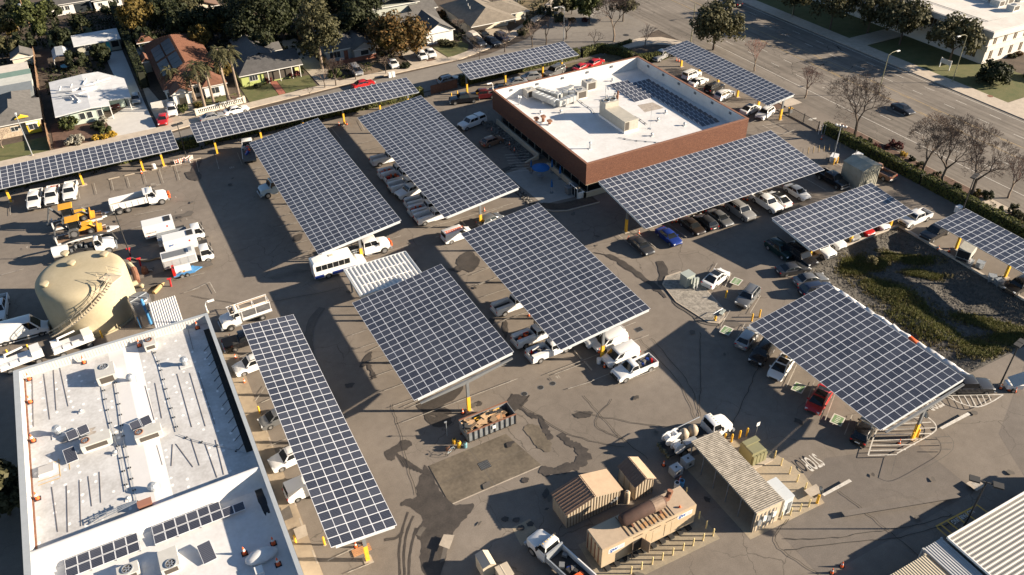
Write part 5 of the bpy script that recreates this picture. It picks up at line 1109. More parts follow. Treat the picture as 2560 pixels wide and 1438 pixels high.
# ---------------------------------------------------------------- big trucks
def frame(t, L, zf=.75, W=.9): MB().box(-L/2,L/2-.4,-W/2,W/2,zf-.18,zf).build('chassis',CHAS,t)
def axles(t, xs, W, r=.5, dual=()):
    for x in xs:
        for s in (-1,1):
            wheel(t,x,s*(W/2-.16),r,.30)
            if x in dual: wheel(t,x,s*(W/2-.50),r,.28)
def nose_cab(t, pm, x0, L, W=2.2, crew=False):
    """bonneted cab; x0 = rear of the cab, L/2 = front bumper"""
    H = 2.65; belt = 1.75; xa = L/2-1.55; wr = .5; xf = L/2-1.05; hood = 1.72
    prof = [(x0,.75)]+arch(xf,wr+.12,wr,.62)+[(L/2-.15,.62),(L/2,.85),(L/2-.05,hood-.28),(L/2-.35,hood-.05),(xa+.05,belt),(x0,belt)]
    swept(prof,W,L,tap=.22).build('body',pm,t,smooth=40); cabin(t,pm,W,belt,H,xa,xa-.45,x0+.08,x0,W/2-.06,W/2-.2,2 if crew else 1)
    MB().box(L/2-.04,L/2+.05,-.6,.6,.9,1.4).build('grille',PLASTIC,t); MB().box(L/2-.1,L/2+.16,-W/2+.05,W/2-.05,.5,.78).build('front_bumper',GALV,t)
    for s in (-1,1):
        MB().obox((L/2-.14,s*(W/2-.42),1.15),(.14,.3,.22)).build('headlight',HEADL,t); MB().box(xa-.35,xa-.2,s*(W/2+.12)-.12,s*(W/2+.12)+.12,1.75,2.2).build('mirror',PLASTIC,t); MB().box(x0+.2,x0+1.0,s*(W/2-.1)-.12,s*(W/2-.1)+.12,.45,.6).build('step',GALV,t)
    for k in range(5): MB().ball((xa-.62,-.7+k*.35,H),.06,n=6,m=4).build('marker_lamp',YEL,t)
def cabover(t, pm, L, W=2.05):
    xf = L/2; x0 = L/2-1.75
    prof = [(x0,.7)]+arch(L/2-.95,.5,.42,.6)+[(xf-.1,.6),(xf,.75),(xf-.03,1.3),(x0,1.35)]
    swept(prof,W,L,tap=.06).build('body',pm,t,smooth=40); cabin(t,pm,W,1.33,2.35,xf-.05,xf-.5,x0+.05,x0,W/2-.04,W/2-.14,1)
    for s in (-1,1): MB().obox((xf-.03,s*(W/2-.35),.95),(.08,.3,.2)).build('headlight',HEADL,t); MB().box(xf-.1,xf+.05,s*(W/2+.15)-.1,s*(W/2+.15)+.1,1.5,2.0).build('mirror',PLASTIC,t)
    MB().box(xf-.02,xf+.06,-W/2+.1,W/2-.1,.5,.72).build('front_bumper',PLASTIC,t)
WP = PAINT_['white']
# dump truck
t = thing('dump_truck','white three-axle dump truck with a long empty tipper body','dump truck',G(348,503,1.0).xy.to_3d(),radians(-1)); L = 8.6
frame(t,L); nose_cab(t,WP,1.35,L); axles(t,[L/2-1.05,-1.9,-3.2],2.35,.52,(-1.9,-3.2))
SAND = mat('tipper_floor',(.30,.235,.16),.9,var=.2,scale=1)
MB().box(-4.2,1.1,-1.1,1.1,1.0,1.1).build('tipper_floor',SAND,t)
for s in (-1,1):
    MB().box(-4.2,1.1,s*1.15-.05,s*1.15+.05,1.0,1.95).build('tipper_side',WP,t); MB().box(-4.2,1.1,s*1.15-.10,s*1.15+.10,1.95,2.05).build('top_rail',WP,t)
    for k in range(6): MB().box(-3.9+k*.95,-3.82+k*.95,s*1.22-.03,s*1.22+.03,1.05,1.95).build('side_rib',WP,t)
MB().box(1.1,1.2,-1.2,1.2,1.0,2.5).build('headboard',WP,t); MB().box(.9,1.9,-1.1,1.1,2.45,2.55).build('cab_guard',WP,t); MB().box(1.95,1.98,-.9,.9,2.1,2.5).build('guard_window',GLASS,t)
MB().box(-4.32,-4.22,-1.15,1.15,1.0,1.95).build('tailgate',WP,t); 
for k in range(4): MB().obox((L/2+.25,-.6+k*.4,.9+.15*(k%2)),(.3,.3,.4),k).build('cone_stack',ORANGE,t)
# backhoes on trailers
YC = PAINT_['cat']; GR = mat('boom_grey',(.09,.095,.10),.6,var=.15,scale=2)
def backhoe(px,py,z,label,fold):
    t = thing('backhoe_loader',label,'backhoe',G(px,py,z+.9).xy.to_3d()+Vector((0,0,z)),radians(-2)); 
    MB().xz([(-1.0,.7),(1.9,.7),(2.0,1.25),(1.7,1.5),(.5,1.6),(.4,1.2),(-1.0,1.2)],-.45,.45).build('body',YC,t)
    for x in (-1.2,.35):
        for s in (-.75,.75): MB().cyl((x,s,1.2),(x*.9,s*.95,2.75),.05,n=5).build('cab_post',CHAS,t)
    MB().box(-1.1,.3,-.7,.7,1.2,2.68).build('cab_glass',GLASS,t); MB().xz([(-1.45,2.72),(.55,2.72),(.5,2.86),(-1.4,2.88)],-.85,.85).build('cab_roof',YC,t)
    for s in (-1,1):
        wheel(t,-.75,s*.85,.72,.42); wheel(t,1.55,s*.75,.48,.3); MB().xz([(-1.5,1.2),(-1.2,1.52),(-.2,1.52),(.1,1.2)],s*.85-.2,s*.85+.2).build('mudguard',GR,t)
        MB().path([(.6,s*.6,1.5),(1.6,s*.6,1.65),(2.5,s*.6,.8)],[.1,.11,.09],5).build('loader_arm',GR if fold else YC,t)
    MB().xz([(2.4,.25),(3.1,.3),(3.15,.45),(2.6,.55),(2.65,1.2),(2.5,1.2)],-1.05,1.05).build('loader_bucket',YC,t)
    MB().path([(-1.3,0,.9),(-2.2,0,2.5),(-2.6,0,3.1 if fold else 2.4)],[.18,.2,.14],5).build('boom',GR,t); MB().path([(-2.6,0,3.1 if fold else 2.4),(-3.3,0,1.3),(-3.4,0,.7)],[.15,.13,.1],5).build('dipper',GR,t)
    MB().xz([(-3.7,.2),(-3.1,.3),(-3.0,.75),(-3.3,.6),(-3.7,.55)],-.35,.35).build('digger_bucket',GR,t); MB().box(-1.5,-1.3,-1.1,1.1,.5,1.3).build('stabiliser_frame',GR,t)
    for s in (-1,1): MB().path([(-1.4,s*.9,1.2),(-1.5,s*1.15,.4)],.08,4).build('stabiliser',GR,t)
    return t
backhoe(180,540,.75,'yellow backhoe loader on the farther trailer, boom raised behind',True)
backhoe(197,572,.75,'yellow backhoe loader on the nearer white trailer',False)
def trailer(px,py,label,deck=WP,L=7.0,hd=-1):
    t = thing('flatbed_trailer',label,'trailer',G(px,py,.6).xy.to_3d(),radians(hd),'trailers carrying the backhoes'); MB().box(-L/2,L/2,-1.15,1.15,.55,.72).build('deck',WOOD,t)
    for s in (-1,1): MB().box(-L/2,L/2,s*1.2-.05,s*1.2+.05,.5,.8).build('side_rail',deck,t); wheel(t,-.6,s*1.0,.36,.22); wheel(t,-1.5,s*1.0,.36,.22); MB().box(-L/2-.05,-L/2+.1,s*.7-.3,s*.7+.3,.7,1.5).build('ramp',deck,t)
    MB().raw([(L/2,-.9,.5),(L/2,.9,.5),(L/2+1.9,.08,.5),(L/2+1.9,-.08,.5),(L/2,-.9,.68),(L/2,.9,.68),(L/2+1.9,.08,.68),(L/2+1.9,-.08,.68)],[(3,2,1,0),(4,5,6,7),(0,3,7,4),(1,5,6,2),(2,6,7,3),(0,4,5,1)]).build('drawbar',deck,t); MB().box(L/2+.1,L/2+.5,-.45,-.1,.6,1.1).build('winch_box',CHAS,t)
    return t
trailer(195,552,'farther white trailer under a yellow backhoe'); trailer(205,588,'nearer white trailer with raised ramps under a yellow backhoe')
# excavator-vacuum truck half hidden by the tank
t = thing('vacuum_truck','white truck with a long black overhead boom behind the water tank','truck',G(212,624,1.0).xy.to_3d(),radians(-2)); L = 8.4; frame(t,L); nose_cab(t,WP,1.5,L); axles(t,[L/2-1.05,-2.2,-3.3],2.35,.5)
MB().cyl((-4.1,0,1.7),(-2.0,0,1.7),.85,n=16).build('debris_tank',WP,t,smooth=40); MB().box(-1.9,1.2,-1.0,1.0,.9,1.5).build('pump_deck',CHAS,t)
for k in range(9): MB().obox((-1.6+k*.33,R.uniform(-.7,.7),1.7),(.3,.4,R.uniform(.3,.8)),k).build('pump',CHAS if k%2 else STEEL,t)
MB().path([(-2.6,.2,2.7),(-.5,.1,3.1),(2.5,0,3.1),(4.2,0,2.7),(4.6,0,1.4)],[.16,.17,.17,.16,.14],8).build('boom',CHAS,t)
# three box bodied trucks in a row
def box_truck(px,py,label,blen,bh,by=None,cab=True,rack=False,doors=False,lg=False,sky=False,hd=-2):
    t = thing('box_truck',label,'truck',G(px,py,1.3).xy.to_3d(),radians(hd),'white box trucks beside the tank'); L = blen+2.3; pm = WP; frame(t,L)
    if cab: cabover(t,pm,L); axles(t,[L/2-.95],2.05,.42)
    x0 = -L/2; x1 = x0+blen
    MB().box(x0,x1,-1.15,1.15,.85,.85+bh).build('cargo_box',pm,t)
    MB().box(x0-.02,x1+.02,-1.18,1.18,.85+bh,.90+bh).build('roof_panel',mat('box_roof',(.60,.61,.62),.5,var=.04,scale=1),t)
    axles(t,[x0+1.1],2.2,.42,(x0+1.1,))
    if rack:
        for s in (-1.1,1.1): MB().box(x0,x1,s-.04,s+.04,.9+bh,1.55+bh).build('side_rack',GALV,t)
        for k in range(5): MB().box(x0+.1,x1-.1,-.9+k*.45,-.82+k*.45,1.25+bh,1.32+bh).build('rack_bar',GALV,t)
    if doors:
        for k in range(4): MB().box(x0+.1+k*(blen-.2)/4,x0+.05+(k+1)*(blen-.2)/4,-1.19,-1.153,1.0,.7+bh).build('roller_door',mat('shutter_grey',(.40,.41,.42),.5,.2),t)
    if sky: MB().box(x0+.15,x1-1.2,-.75,.75,.91+bh,.93+bh).build('roof_window',STEEL,t)
    if lg: logo(t,x0+1.0,-1.16,.85+bh*.6,.8,back=False)
    MB().box(x1-.9,x1-.4,-.5,.5,.91+bh,1.15+bh).build('roof_vent',PLASTIC if lg else GALV,t)
    return t
def gen_trailer(px,py,label,blen,bh,lg,hd=-2):
    t = thing('generator_trailer',label,'trailer',G(px,py,1.4).xy.to_3d(),radians(hd),'white generator trailers beside the tank'); x0 = -blen/2
    MB().box(x0,-x0,-1.1,1.1,.8,.8+bh).build('enclosure',WP,t); MB().box(x0+.05,-x0-.05,-1.05,1.05,.8+bh,.83+bh).build('roof_panel',mat('box_roof',(.6,.61,.62)),t); MB().box(-x0-1.2,-x0-.3,-.7,.7,.83+bh,.9+bh).build('louvre',PLASTIC,t); MB().box(-x0-.003,-x0+.02,-.9,.9,1.2,.5+bh).build('end_louvre',GALV,t)
    MB().box(x0-.2,-x0+1.3,-.45,.45,.62,.8).build('chassis',CHAS,t)
    for x in (-.5,.4):
        for s in (-1,1): wheel(t,x,s*1.0,.4,.24)
    if lg: logo(t,x0+1.1,-1.105,.8+bh*.62,.8,back=False)
    else: text(t,'GENERATOR',(x0+1.0,-1.108,.8+bh*.42),.26,INK)
    MB().box(x0+.4,x0+.62,-1.112,-1.103,1.0,1.22).build('hazard_label',TAILL,t); MB().box(x0+blen*.75,x0+blen*.75+.22,-1.112,-1.103,.8+bh*.6,.8+bh*.75).build('hazard_label',TAILL,t)
gen_trailer(398,572,'white generator trailer, farthest of the row, lettered on its side',4.4,2.0,False)
box_truck(452,588,'white cab truck with a slatted stake body behind the logo trailer',4.3,.35,rack=True)
gen_trailer(452,608,'white generator trailer with a blue logo between two trucks',4.6,2.0,True)
box_truck(470,642,'white service body truck with grey shutters, nearest of the row',4.6,1.45,doors=True,sky=True)
t = thing('fuel_trailer','small white fuel tank trailer on a blue frame','trailer',G(461,674,.8).xy.to_3d(),radians(-3))
MB().box(-1.6,1.3,-.85,.85,.45,.6).build('frame',PBLUE,t); MB().path([(-1.2,0,1.05),(.9,0,1.05)],.6,14).build('tank',WP,t); MB().raw([(1.3,-.7,.45),(1.3,.7,.45),(2.4,0,.45),(1.3,-.7,.58),(1.3,.7,.58),(2.4,0,.58)],[(2,1,0),(3,4,5),(0,1,4,3),(1,2,5,4),(2,0,3,5)]).build('drawbar',PBLUE,t); MB().box(-1.6,-1.25,-.8,.8,.6,1.5).build('hose_reel',TAILL,t); MB().box(-.25,.05,-.866,-.80,.95,1.2).build('hazard_label',mat('label_orange',(.6,.25,.06),.6),t)
for x in (-.5,.2):
    for s in (-1,1): wheel(t,x,s*.85,.33,.2)
# crew truck and bus at the canopy end
t = thing('crew_truck','white crew cab truck with a stake bed by the bus','truck',G(903,622,1.2).xy.to_3d(),radians(-1)); L = 8.4; frame(t,L); nose_cab(t,WP,.2,L,crew=True); axles(t,[L/2-1.05,-2.6],2.3,.5,(-2.6,))
MB().box(-4.2,.1,-1.15,1.15,.95,1.1).build('flatbed',BEDM,t)
for s in (-1,1):
    for k in range(3): MB().box(-4.1,0,s*1.12-.03,s*1.12+.03,1.3+k*.35,1.42+k*.35).build('stake_rail',GALV,t)
    for k in range(5): MB().box(-4.1+k,-4.0+k,s*1.12-.05,s*1.12+.05,1.1,2.2).build('stake_post',GALV,t)
for k in range(4): MB().obox((L/2+.25,-.5+k*.35,.9+.12*(k%2)),(.25,.3,.4),k).build('cone_stack',ORANGE,t)
bs = thing('minibus','white shuttle bus with dark windows and a blue lower band','bus',G(846,657,1.4).xy.to_3d(),radians(-1)); L = 7.6; W = 2.3
prof = [(-L/2,.45)]+arch(-L/2+1.9,.55,.45,.45)+arch(L/2-1.0,.55,.45,.45)+[(L/2-.1,.5),(L/2,.8),(L/2-.1,1.25),(L/2-1.2,1.5),(L/2-1.25,1.55),(-L/2,1.55)]
swept(prof,W,L,tap=.05).build('body',WP,bs,smooth=40); MB().rings([[(-L/2,-W/2,1.5),(L/2-1.35,-W/2,1.5),(L/2-1.35,W/2,1.5),(-L/2,W/2,1.5)],[(-L/2,-W/2,2.7),(L/2-1.9,-W/2,2.75),(L/2-1.9,W/2,2.75),(-L/2,W/2,2.7)],[(-L/2+.25,-W/2+.25,2.95),(L/2-2.2,-W/2+.25,2.98),(L/2-2.2,W/2-.25,2.98),(-L/2+.25,W/2-.25,2.95)]]).build('roof',WP,bs,smooth=40)
for s in (-1,1):
    for k in range(6):
        y = s*(W/2+.008); MB().box(-L/2+.35+k*.82,-L/2+1.11+k*.82,min(y,y-s*.02),max(y,y-s*.02),1.68,2.5).build('side_window',GLASS,bs)
    y = s*(W/2+.006); MB().box(-L/2+.03,-L/2+1.3,min(y,y-s*.02),max(y,y-s*.02),.5,1.0).box(-L/2+2.5,L/2-1.7,min(y,y-s*.02),max(y,y-s*.02),.5,1.0).build('blue_band',PAINT_['blue'],bs)
    MB().obox((L/2-.08,s*.75,.95),(.1,.3,.2)).build('headlight',HEADL,bs); MB().obox((-L/2,s*.9,1.0),(.06,.2,.4)).build('taillight',TAILL,bs)
pane([(L/2-1.2,-1.0,1.52),(L/2-1.2,1.0,1.52),(L/2-1.75,1.0,2.6),(L/2-1.75,-1.0,2.6)],fx0=.02,fx1=.98,out=.06).build('windscreen',GLASS,bs); MB().box(-1.2,-.6,-.25,.25,2.98,3.03).build('roof_hatch',mat('hatch_cream',(.55,.47,.38),.7),bs)
axles(bs,[L/2-1.0,-L/2+1.9],2.2,.45,(-L/2+1.9,))
# flatbed with drums, blue-white truck, rack truck
t = thing('flatbed_truck','white flatbed truck loaded with blue drums at the hedge end','truck',G(622,380,1.0).xy.to_3d(),radians(80)); L = 7.0; frame(t,L); cabover(t,WP,L); axles(t,[L/2-.95,-2.0],2.1,.42,(-2.0,)); MB().box(-3.5,1.5,-1.1,1.1,.9,1.05).build('flatbed',BEDM,t)
for k in range(6): MB().cyl((-1.0+k*.45,R.uniform(-.6,.6),1.05),(-1.0+k*.45,R.uniform(-.6,.6),1.7),.28,n=10).build('drum',[PAINT_['blue'],TAILL,STEEL][k%3],t)
for s in (-1,1): MB().box(-3.4,1.4,s*1.1-.04,s*1.1+.04,1.5,1.62).build('side_rail',WP,t)
t = thing('utility_truck','pale blue and white truck nose showing left of the wide canopy','truck',G(704,462,1.2).xy.to_3d(),radians(183)); L = 7.6; frame(t,L); nose_cab(t,PAINT_['lblue'],.9,L); axles(t,[L/2-1.05,-2.2],2.3,.5,(-2.2,)); MB().box(-3.8,.7,-1.1,1.1,.95,2.0).build('service_body',WP,t)
t = thing('rack_truck','white work truck with a pipe rack over its bed by the workshop','truck',G(613,787,1.1).xy.to_3d(),radians(183)); L = 6.6; frame(t,L); nose_cab(t,WP,.75,L,2.0); axles(t,[L/2-1.05,-1.9],2.1,.45,(-1.9,))
MB().box(-3.3,.6,-1.05,1.05,.9,1.05).build('flatbed',BEDM,t)
for s in (-1,1):
    MB().box(-3.3,.6,s*1.02-.03,s*1.02+.03,1.05,1.45).build('side_board',WP,t); MB().cyl((-3.3,s*.95,2.5),(2.0,s*.95,2.5),.05,n=5).build('rack_rail',WP,t); MB().cyl((-3.3,s*.6,2.58),(1.6,s*.5,2.58),.05,n=5).build('pipe_load',mat('pipe_tan',(.5,.4,.3),.7),t)
    for x in (-3.2,-1.3,.5): MB().cyl((x,s*.95,1.0),(x,s*.95,2.5),.045,n=5).build('rack_post',WP,t)
for x in (-3.2,-1.3,.5,1.9): MB().cyl((x,-.95,2.5),(x,.95,2.5),.04,n=5).build('rack_bar',WP,t)
# jetter truck by the tin shelter
t = thing('jetter_truck','white truck carrying hose reels and tan pressure vessels by the tin shelter','truck',G(1742,1086,1.2).xy.to_3d(),radians(-1)); L = 8.6; frame(t,L); nose_cab(t,WP,1.4,L); axles(t,[L/2-1.05,-2.4],2.35,.52,(-2.4,))
MB().box(-4.2,1.2,-1.05,1.05,.85,1.0).build('flatbed',CHAS,t); RE = mat('reel_white',(.62,.62,.61),.5); VT = mat('vessel_tan',(.33,.27,.2),.6,var=.2,scale=3)
for x,y,z in ((-3.4,.5,1.8),(-2.5,.55,1.8),(-3.1,-.75,1.6)):
    a = MB().cyl((x,y-.35,z),(x,y+.35,z),.45,n=14).build('hose_reel',RE,t)
    for s in (-.38,.38): MB().cyl((x,y+s-.03,z),(x,y+s+.03,z),.68,n=18).build('reel_flange',RE,a)
for x in (-1.6,-.35): MB().lathe([(.15,0),(.55,.35),(.6,.9),(.35,1.35),(.08,1.5)],(x,.3,1.0),14).build('pressure_vessel',VT,t,smooth=40)
MB().box(-2.2,-.6,-1.0,-.3,1.0,1.6).build('tool_box',GALV,t); MB().path([(.9,-.7,1.2),(.2,-.8,1.5),(-.4,-.6,1.3)],.22,8).build('pump',CHAS,t); MB().cyl((-4.0,.95,2.2),(.9,.95,2.6),.05,n=5).build('boom_rail',GALV,t)
for k in range(6): MB().obox((-4.4,-.9+k*.35,.8+.1*k%.3),(.3,.25,.5),k).build('rear_fitting',mat('fitting_olive',(.08,.08,.05),.8),t)
# tipper at the bottom edge
t = thing('tipper_truck','white truck with an open bed of tools at the bottom edge','truck',G(1398,1398,1.2).xy.to_3d(),radians(104)); L = 7.4; frame(t,L); nose_cab(t,WP,.9,L,2.1); axles(t,[L/2-1.05,-2.3],2.2,.5,(-2.3,))
MB().box(-3.7,.7,-1.05,1.05,.9,1.05).build('bed_floor',CHAS,t)
for s in (-1,1): MB().box(-3.7,.7,s*1.05-.06,s*1.05+.06,1.05,1.8).build('bed_side',WP if s < 0 else GALV,t)
MB().box(.6,.75,-1.05,1.05,1.05,2.2).build('headboard',GALV,t)
for k in range(9): MB().obox((R.uniform(-3,.3),R.uniform(-.7,.7),1.25),(R.uniform(.3,.6),R.uniform(.3,.6),R.uniform(.3,.5)),k).build('cargo',[BEDB,PAINT_['blue'],STEEL,ORANGE,BEDM][k%5],t)
# white bucket trucks beside the workshop back wall
for px,py,l in ((182,852,'white truck bed with a folded white crane arm behind the workshop'),(52,893,'white truck bed with a lift arm at the workshop corner')):
    t = thing('crane_truck',l,'truck',G(px,py,1.3).xy.to_3d(),radians(8),'white crane trucks behind the workshop'); L = 5.0; frame(t,L); axles(t,[1.6,-1.6],2.1,.42); MB().box(-2.5,2.4,-1.0,1.0,.9,1.25).build('service_body',WP,t); MB().box(1.2,2.3,-.9,.9,1.25,1.9).build('cab_box',WP,t)
    for k in range(3): MB().box(-2.4+k*1.1,-1.5+k*1.1,-1.0,-.55,1.25,1.6).build('tool_box',WP,t)
    MB().path([(-1.6,.3,1.4),(-1.5,.3,2.2),(.6,.2,2.5)],[.18,.16,.12],6).build('arm',WP,t); MB().box(-2.4,-1.7,.1,.8,1.3,1.9).build('bucket',WP,t)
# generator on a trailer under the hedge canopy
t = thing('compressor_trailer','grey box compressor on a two-axle trailer under the hedge canopy','trailer',G(2415,632,1.0).xy.to_3d(),radians(20)); MB().box(-1.5,1.6,-.9,.9,.75,2.1).build('enclosure',mat('compressor_grey',(.33,.33,.31),.6,var=.15,scale=3),t); MB().box(-1.52,-1.5,-.8,.8,.85,2.0).build('end_louvre',DARK,t); MB().box(-1.9,2.4,-.7,.7,.6,.75).build('chassis',CHAS,t)
for x in (-.4,.4):
    for s in (-1,1): wheel(t,x,s*.9,.36,.22)
# light tower trailers by the booth, sign trailer at the right
for px,py,l,hd in ((2143,392,'white trailer unit behind the tall metal booth',10),(2085,395,'small white light tower base beside the booth',30)):
    t = thing('light_tower',l,'trailer',G(px,py,.7).xy.to_3d(),radians(hd),'light tower trailers by the booth'); MB().box(-.9,.9,-.55,.55,.45,1.2).build('enclosure',WP,t); MB().box(-1.3,1.6,-.3,.3,.35,.45).build('chassis',GALV,t); MB().cyl((-.7,0,1.2),(-.7,0,7.0 if px < 2100 else 2.2),.07,n=6).build('mast',GALV,t)
    for s in (-1,1): wheel(t,0,s*.7,.3,.18)
    if px < 2100:
        MB().box(-.8,-.6,-.9,.9,6.8,6.9).build('cross_arm',GALV,t)
        for k in range(4): MB().ball((-.7,-.8+k*.53,7.0),.17,n=8,m=5).build('lamp',WHITE,t)
t = thing('solar_sign_trailer','white trailer with a tilted pale solar panel at the right edge','trailer',G(2535,960,.8).xy.to_3d(),radians(-30)); MB().box(-.9,.9,-.5,.5,.4,1.0).build('body',WP,t); MB().obox((.5,0,1.6),(2.2,1.7,.06),0,0,-.5).build('solar_panel',mat('panel_back',(.5,.5,.47),.6),t); MB().cyl((0,0,1.0),(.4,0,1.6),.06,n=6).build('strut',GALV,t)
for s in (-1,1): wheel(t,-.2,s*.65,.3,.18)
# ================================================================ houses along the residential street
def shingle(name, c, v=.22):
    m = mat(name, c, .95, var=v, scale=1.1, bump=.5, bscale=9); t = m.node_tree; b = t.nodes['Principled BSDF']
    return m
SH_G = shingle('shingle_grey',(.105,.10,.095)); SH_D = shingle('shingle_dark',(.07,.068,.068)); SH_B = shingle('shingle_brown',(.15,.125,.10)); SH_T = shingle('shingle_tan',(.17,.145,.115))
W_CR = mat('house_cream',(.56,.50,.40),.85,var=.05,scale=1); W_WH = mat('house_white',(.62,.61,.58),.8,var=.05,scale=1); W_MINT = mat('house_mint',(.40,.48,.42),.85,var=.05,scale=1); W_LIME = mat('house_lime',(.33,.38,.13),.85,var=.05,scale=1); W_GR = mat('house_grey',(.33,.34,.34),.85,var=.05,scale=1); W_YEL = mat('house_yellow',(.62,.42,.03),.8,var=.05,scale=1); W_ST = mat('house_stone',(.42,.34,.25),.95,var=.4,scale=3,bump=.6,bscale=5); W_BRK = mat('house_brick',(.22,.085,.055),.95,var=.25,scale=4)
PANE = mat('house_pane',(.03,.035,.04),.1); GUT = mat('gutter_white',(.62,.61,.58),.5)
def slope(t, pts, m, th=.12, name='roof_slope'):
    p = [Vector(q) for q in pts]; n = (p[1]-p[0]).cross(p[2]-p[0]).normalized()
    if n.z < 0: p = p[::-1]; n = -n
    k = len(p); mb = MB().raw([q for q in p]+[q-Vector((0,0,th)) for q in p],[tuple(range(k)),tuple(range(2*k-1,k-1,-1))]+[(i,k+i,k+(i+1)%k,(i+1)%k) for i in range(k)])
    return mb.build(name,m,t)
def roofed(t, x0,x1,y0,y1,ze,zr,axis='y',hip0=True,hip1=True,m=SH_G,oh=.5, inset=None, ridge=True):
    """roof over the rectangle; hip0/hip1 hip the low / high end of the ridge"""
    x0 -= oh; x1 += oh; y0 -= oh; y1 += oh
    if axis == 'y':
        xm = (x0+x1)/2; i = inset or (x1-x0)/2; a = (xm,y0+(i if hip0 else 0),zr); b = (xm,y1-(i if hip1 else 0),zr)
        slope(t,[(x0,y0,ze),(x0,y1,ze),b,a],m); slope(t,[(x1,y0,ze),(x1,y1,ze),b,a],m)
        if hip0: slope(t,[(x0,y0,ze),(x1,y0,ze),a],m)
        if hip1: slope(t,[(x0,y1,ze),(x1,y1,ze),b],m)
    else:
        ym = (y0+y1)/2; i = inset or (y1-y0)/2; a = (x0+(i if hip0 else 0),ym,zr); b = (x1-(i if hip1 else 0),ym,zr)
        slope(t,[(x0,y0,ze),(x1,y0,ze),b,a],m); slope(t,[(x0,y1,ze),(x1,y1,ze),b,a],m)
        if hip0: slope(t,[(x0,y0,ze),(x0,y1,ze),a],m)
        if hip1: slope(t,[(x1,y0,ze),(x1,y1,ze),b],m)
    if ridge: MB().path([a,b],.07,5).build('ridge_cap',m,t)
    MB().box(x0,x1,y0-.06,y0-.003,ze-.16,ze-.02).build('gutter',GUT,t)
def walls(t,x0,x1,y0,y1,z,m,gab=None,zr=0):
    if gab == 'y': MB().xz([(x0,0),(x1,0),(x1,z),((x0+x1)/2,zr-.12),(x0,z)],y0,y1).build('wall',m,t)
    elif gab == 'x':
        vs = []; pr = [(y0,0),(y1,0),(y1,z),((y0+y1)/2,zr-.12),(y0,z)]; MB().rings([[(x,a,b) for a,b in pr] for x in (x0,x1)]).build('wall',m,t)
    else: MB().box(x0,x1,y0,y1,0,z).build('wall',m,t)
def win(t, face, at_, o, wd, z0, z1, m=PANE, bars=1):
    """window on face S (y=at_) E or W (x=at_)"""
    if face == 'S':
        f = MB().box(o-.08,o+wd+.08,at_-.05,at_-.003,z0-.08,z1+.08).build('window',GUT,t); MB().box(o,o+wd,at_-.065,at_-.051,z0,z1).build('pane',m,f)
        for k in range(bars): MB().box(o+wd*(k+1)/(bars+1)-.025,o+wd*(k+1)/(bars+1)+.025,at_-.08,at_-.066,z0,z1).build('glazing_bar',GUT,f)
    else:
        s = 1 if face == 'E' else -1; a, b = sorted((at_+s*.003,at_+s*.05)); f = MB().box(a,b,o-.08,o+wd+.08,z0-.08,z1+.08).build('window',GUT,t); a, b = sorted((at_+s*.051,at_+s*.065)); MB().box(a,b,o,o+wd,z0,z1).build('pane',m,f)
def house(label): return thing('house',label,'house')
def chimney(t,x,y,z0,z1,m=None): MB().box(x-.3,x+.3,y-.3,y+.3,z0,z1).build('chimney',m or W_BRK,t)
def pipes(t, spots, z):
    for x,y in spots: MB().cyl((x,y,z-.3),(x,y,z+.35),.07,n=6).build('vent_pipe',GUT,t)
# yellow-trimmed house at the left edge
t = house('low grey-shingled house with a bright yellow bay and yellow gable at the left edge')
walls(t,-22.5,-13.6,166.3,176,2.6,W_ST); walls(t,-20,-15,176.01,181,2.5,W_CR)
roofed(t,-22.5,-13.6,166.3,176,2.7,4.7,'y',True,True,SH_G,inset=3.2); roofed(t,-20,-15,175.4,181.5,2.6,4.0,'y',False,True,SH_G)
MB().raw([(-17.6,166.0,3.35),(-15.2,166.0,3.35),(-16.4,166.0,3.95),(-17.6,166.5,3.35),(-15.2,166.5,3.35),(-16.4,166.5,3.95)],[(0,1,2),(5,4,3),(0,3,4,1),(1,4,5,2),(2,5,3,0)]).build('gable_panel',W_YEL,t)
MB().box(-16.1,-13.9,165.75,166.28,.2,2.5).build('bay',W_YEL,t); MB().box(-16.0,-14.0,165.3,165.75,2.15,2.45).build('awning',W_WH,t); win(t,'S',165.75,-15.7,1.4,1.0,1.9); win(t,'S',166.3,-18.7,1.1,1.1,1.9)
# white flat house
t = house('white low-roofed house with mint green walls, carport and thick white pipes on the roof'); RW = mat('roof_white_coat',(.52,.53,.54),.7,var=.12,scale=.8)
walls(t,-10.3,-2.8,165.8,181,2.5,W_MINT); walls(t,-2.79,1.6,170,181,2.5,W_MINT)
slope(t,[(-10.9,164.9,2.75),(-4.6,164.9,3.15),(-4.6,183.5,3.15),(-10.9,183.5,2.75)],RW,.2); slope(t,[(-4.6,164.9,3.15),(-1.2,164.9,2.95),(-1.2,167.4,2.95),(2.9,167.4,2.7),(2.9,178,2.7),(-1.5,184,2.9),(-4.6,183.5,3.15)],RW,.2)
for x in (-1.3,2.4): MB().box(x-.07,x+.07,165.1 if x<0 else 167.7,165.25 if x<0 else 167.85,0,2.6).build('carport_post',W_WH,t)
for x,wd in ((-6.9,.9),(-5.6,.9),(-3.7,.8)): win(t,'S',165.8,x,wd,.9,2.1,bars=0)
PW = [((-9.8,176.5),(-7,175.2),(-3,176.8),(.5,178)),((-9.6,174.2),(-6,172.8),(-2.6,174.0)),((-8.2,174.8),(-5.5,171.6),(-4.4,170.4)),((-6.9,172.8),(-6.2,169.2),(-6.6,168.6)),((-4.8,177.5),(-4.2,179.3)),((-9.0,173),(-7.6,172.2),(-7.2,170.6))]
for ps in PW: MB().path([(x,y,3.18+.04*k) for k,(x,y) in enumerate(ps)],.17,7).build('roof_pipe',RW,t)
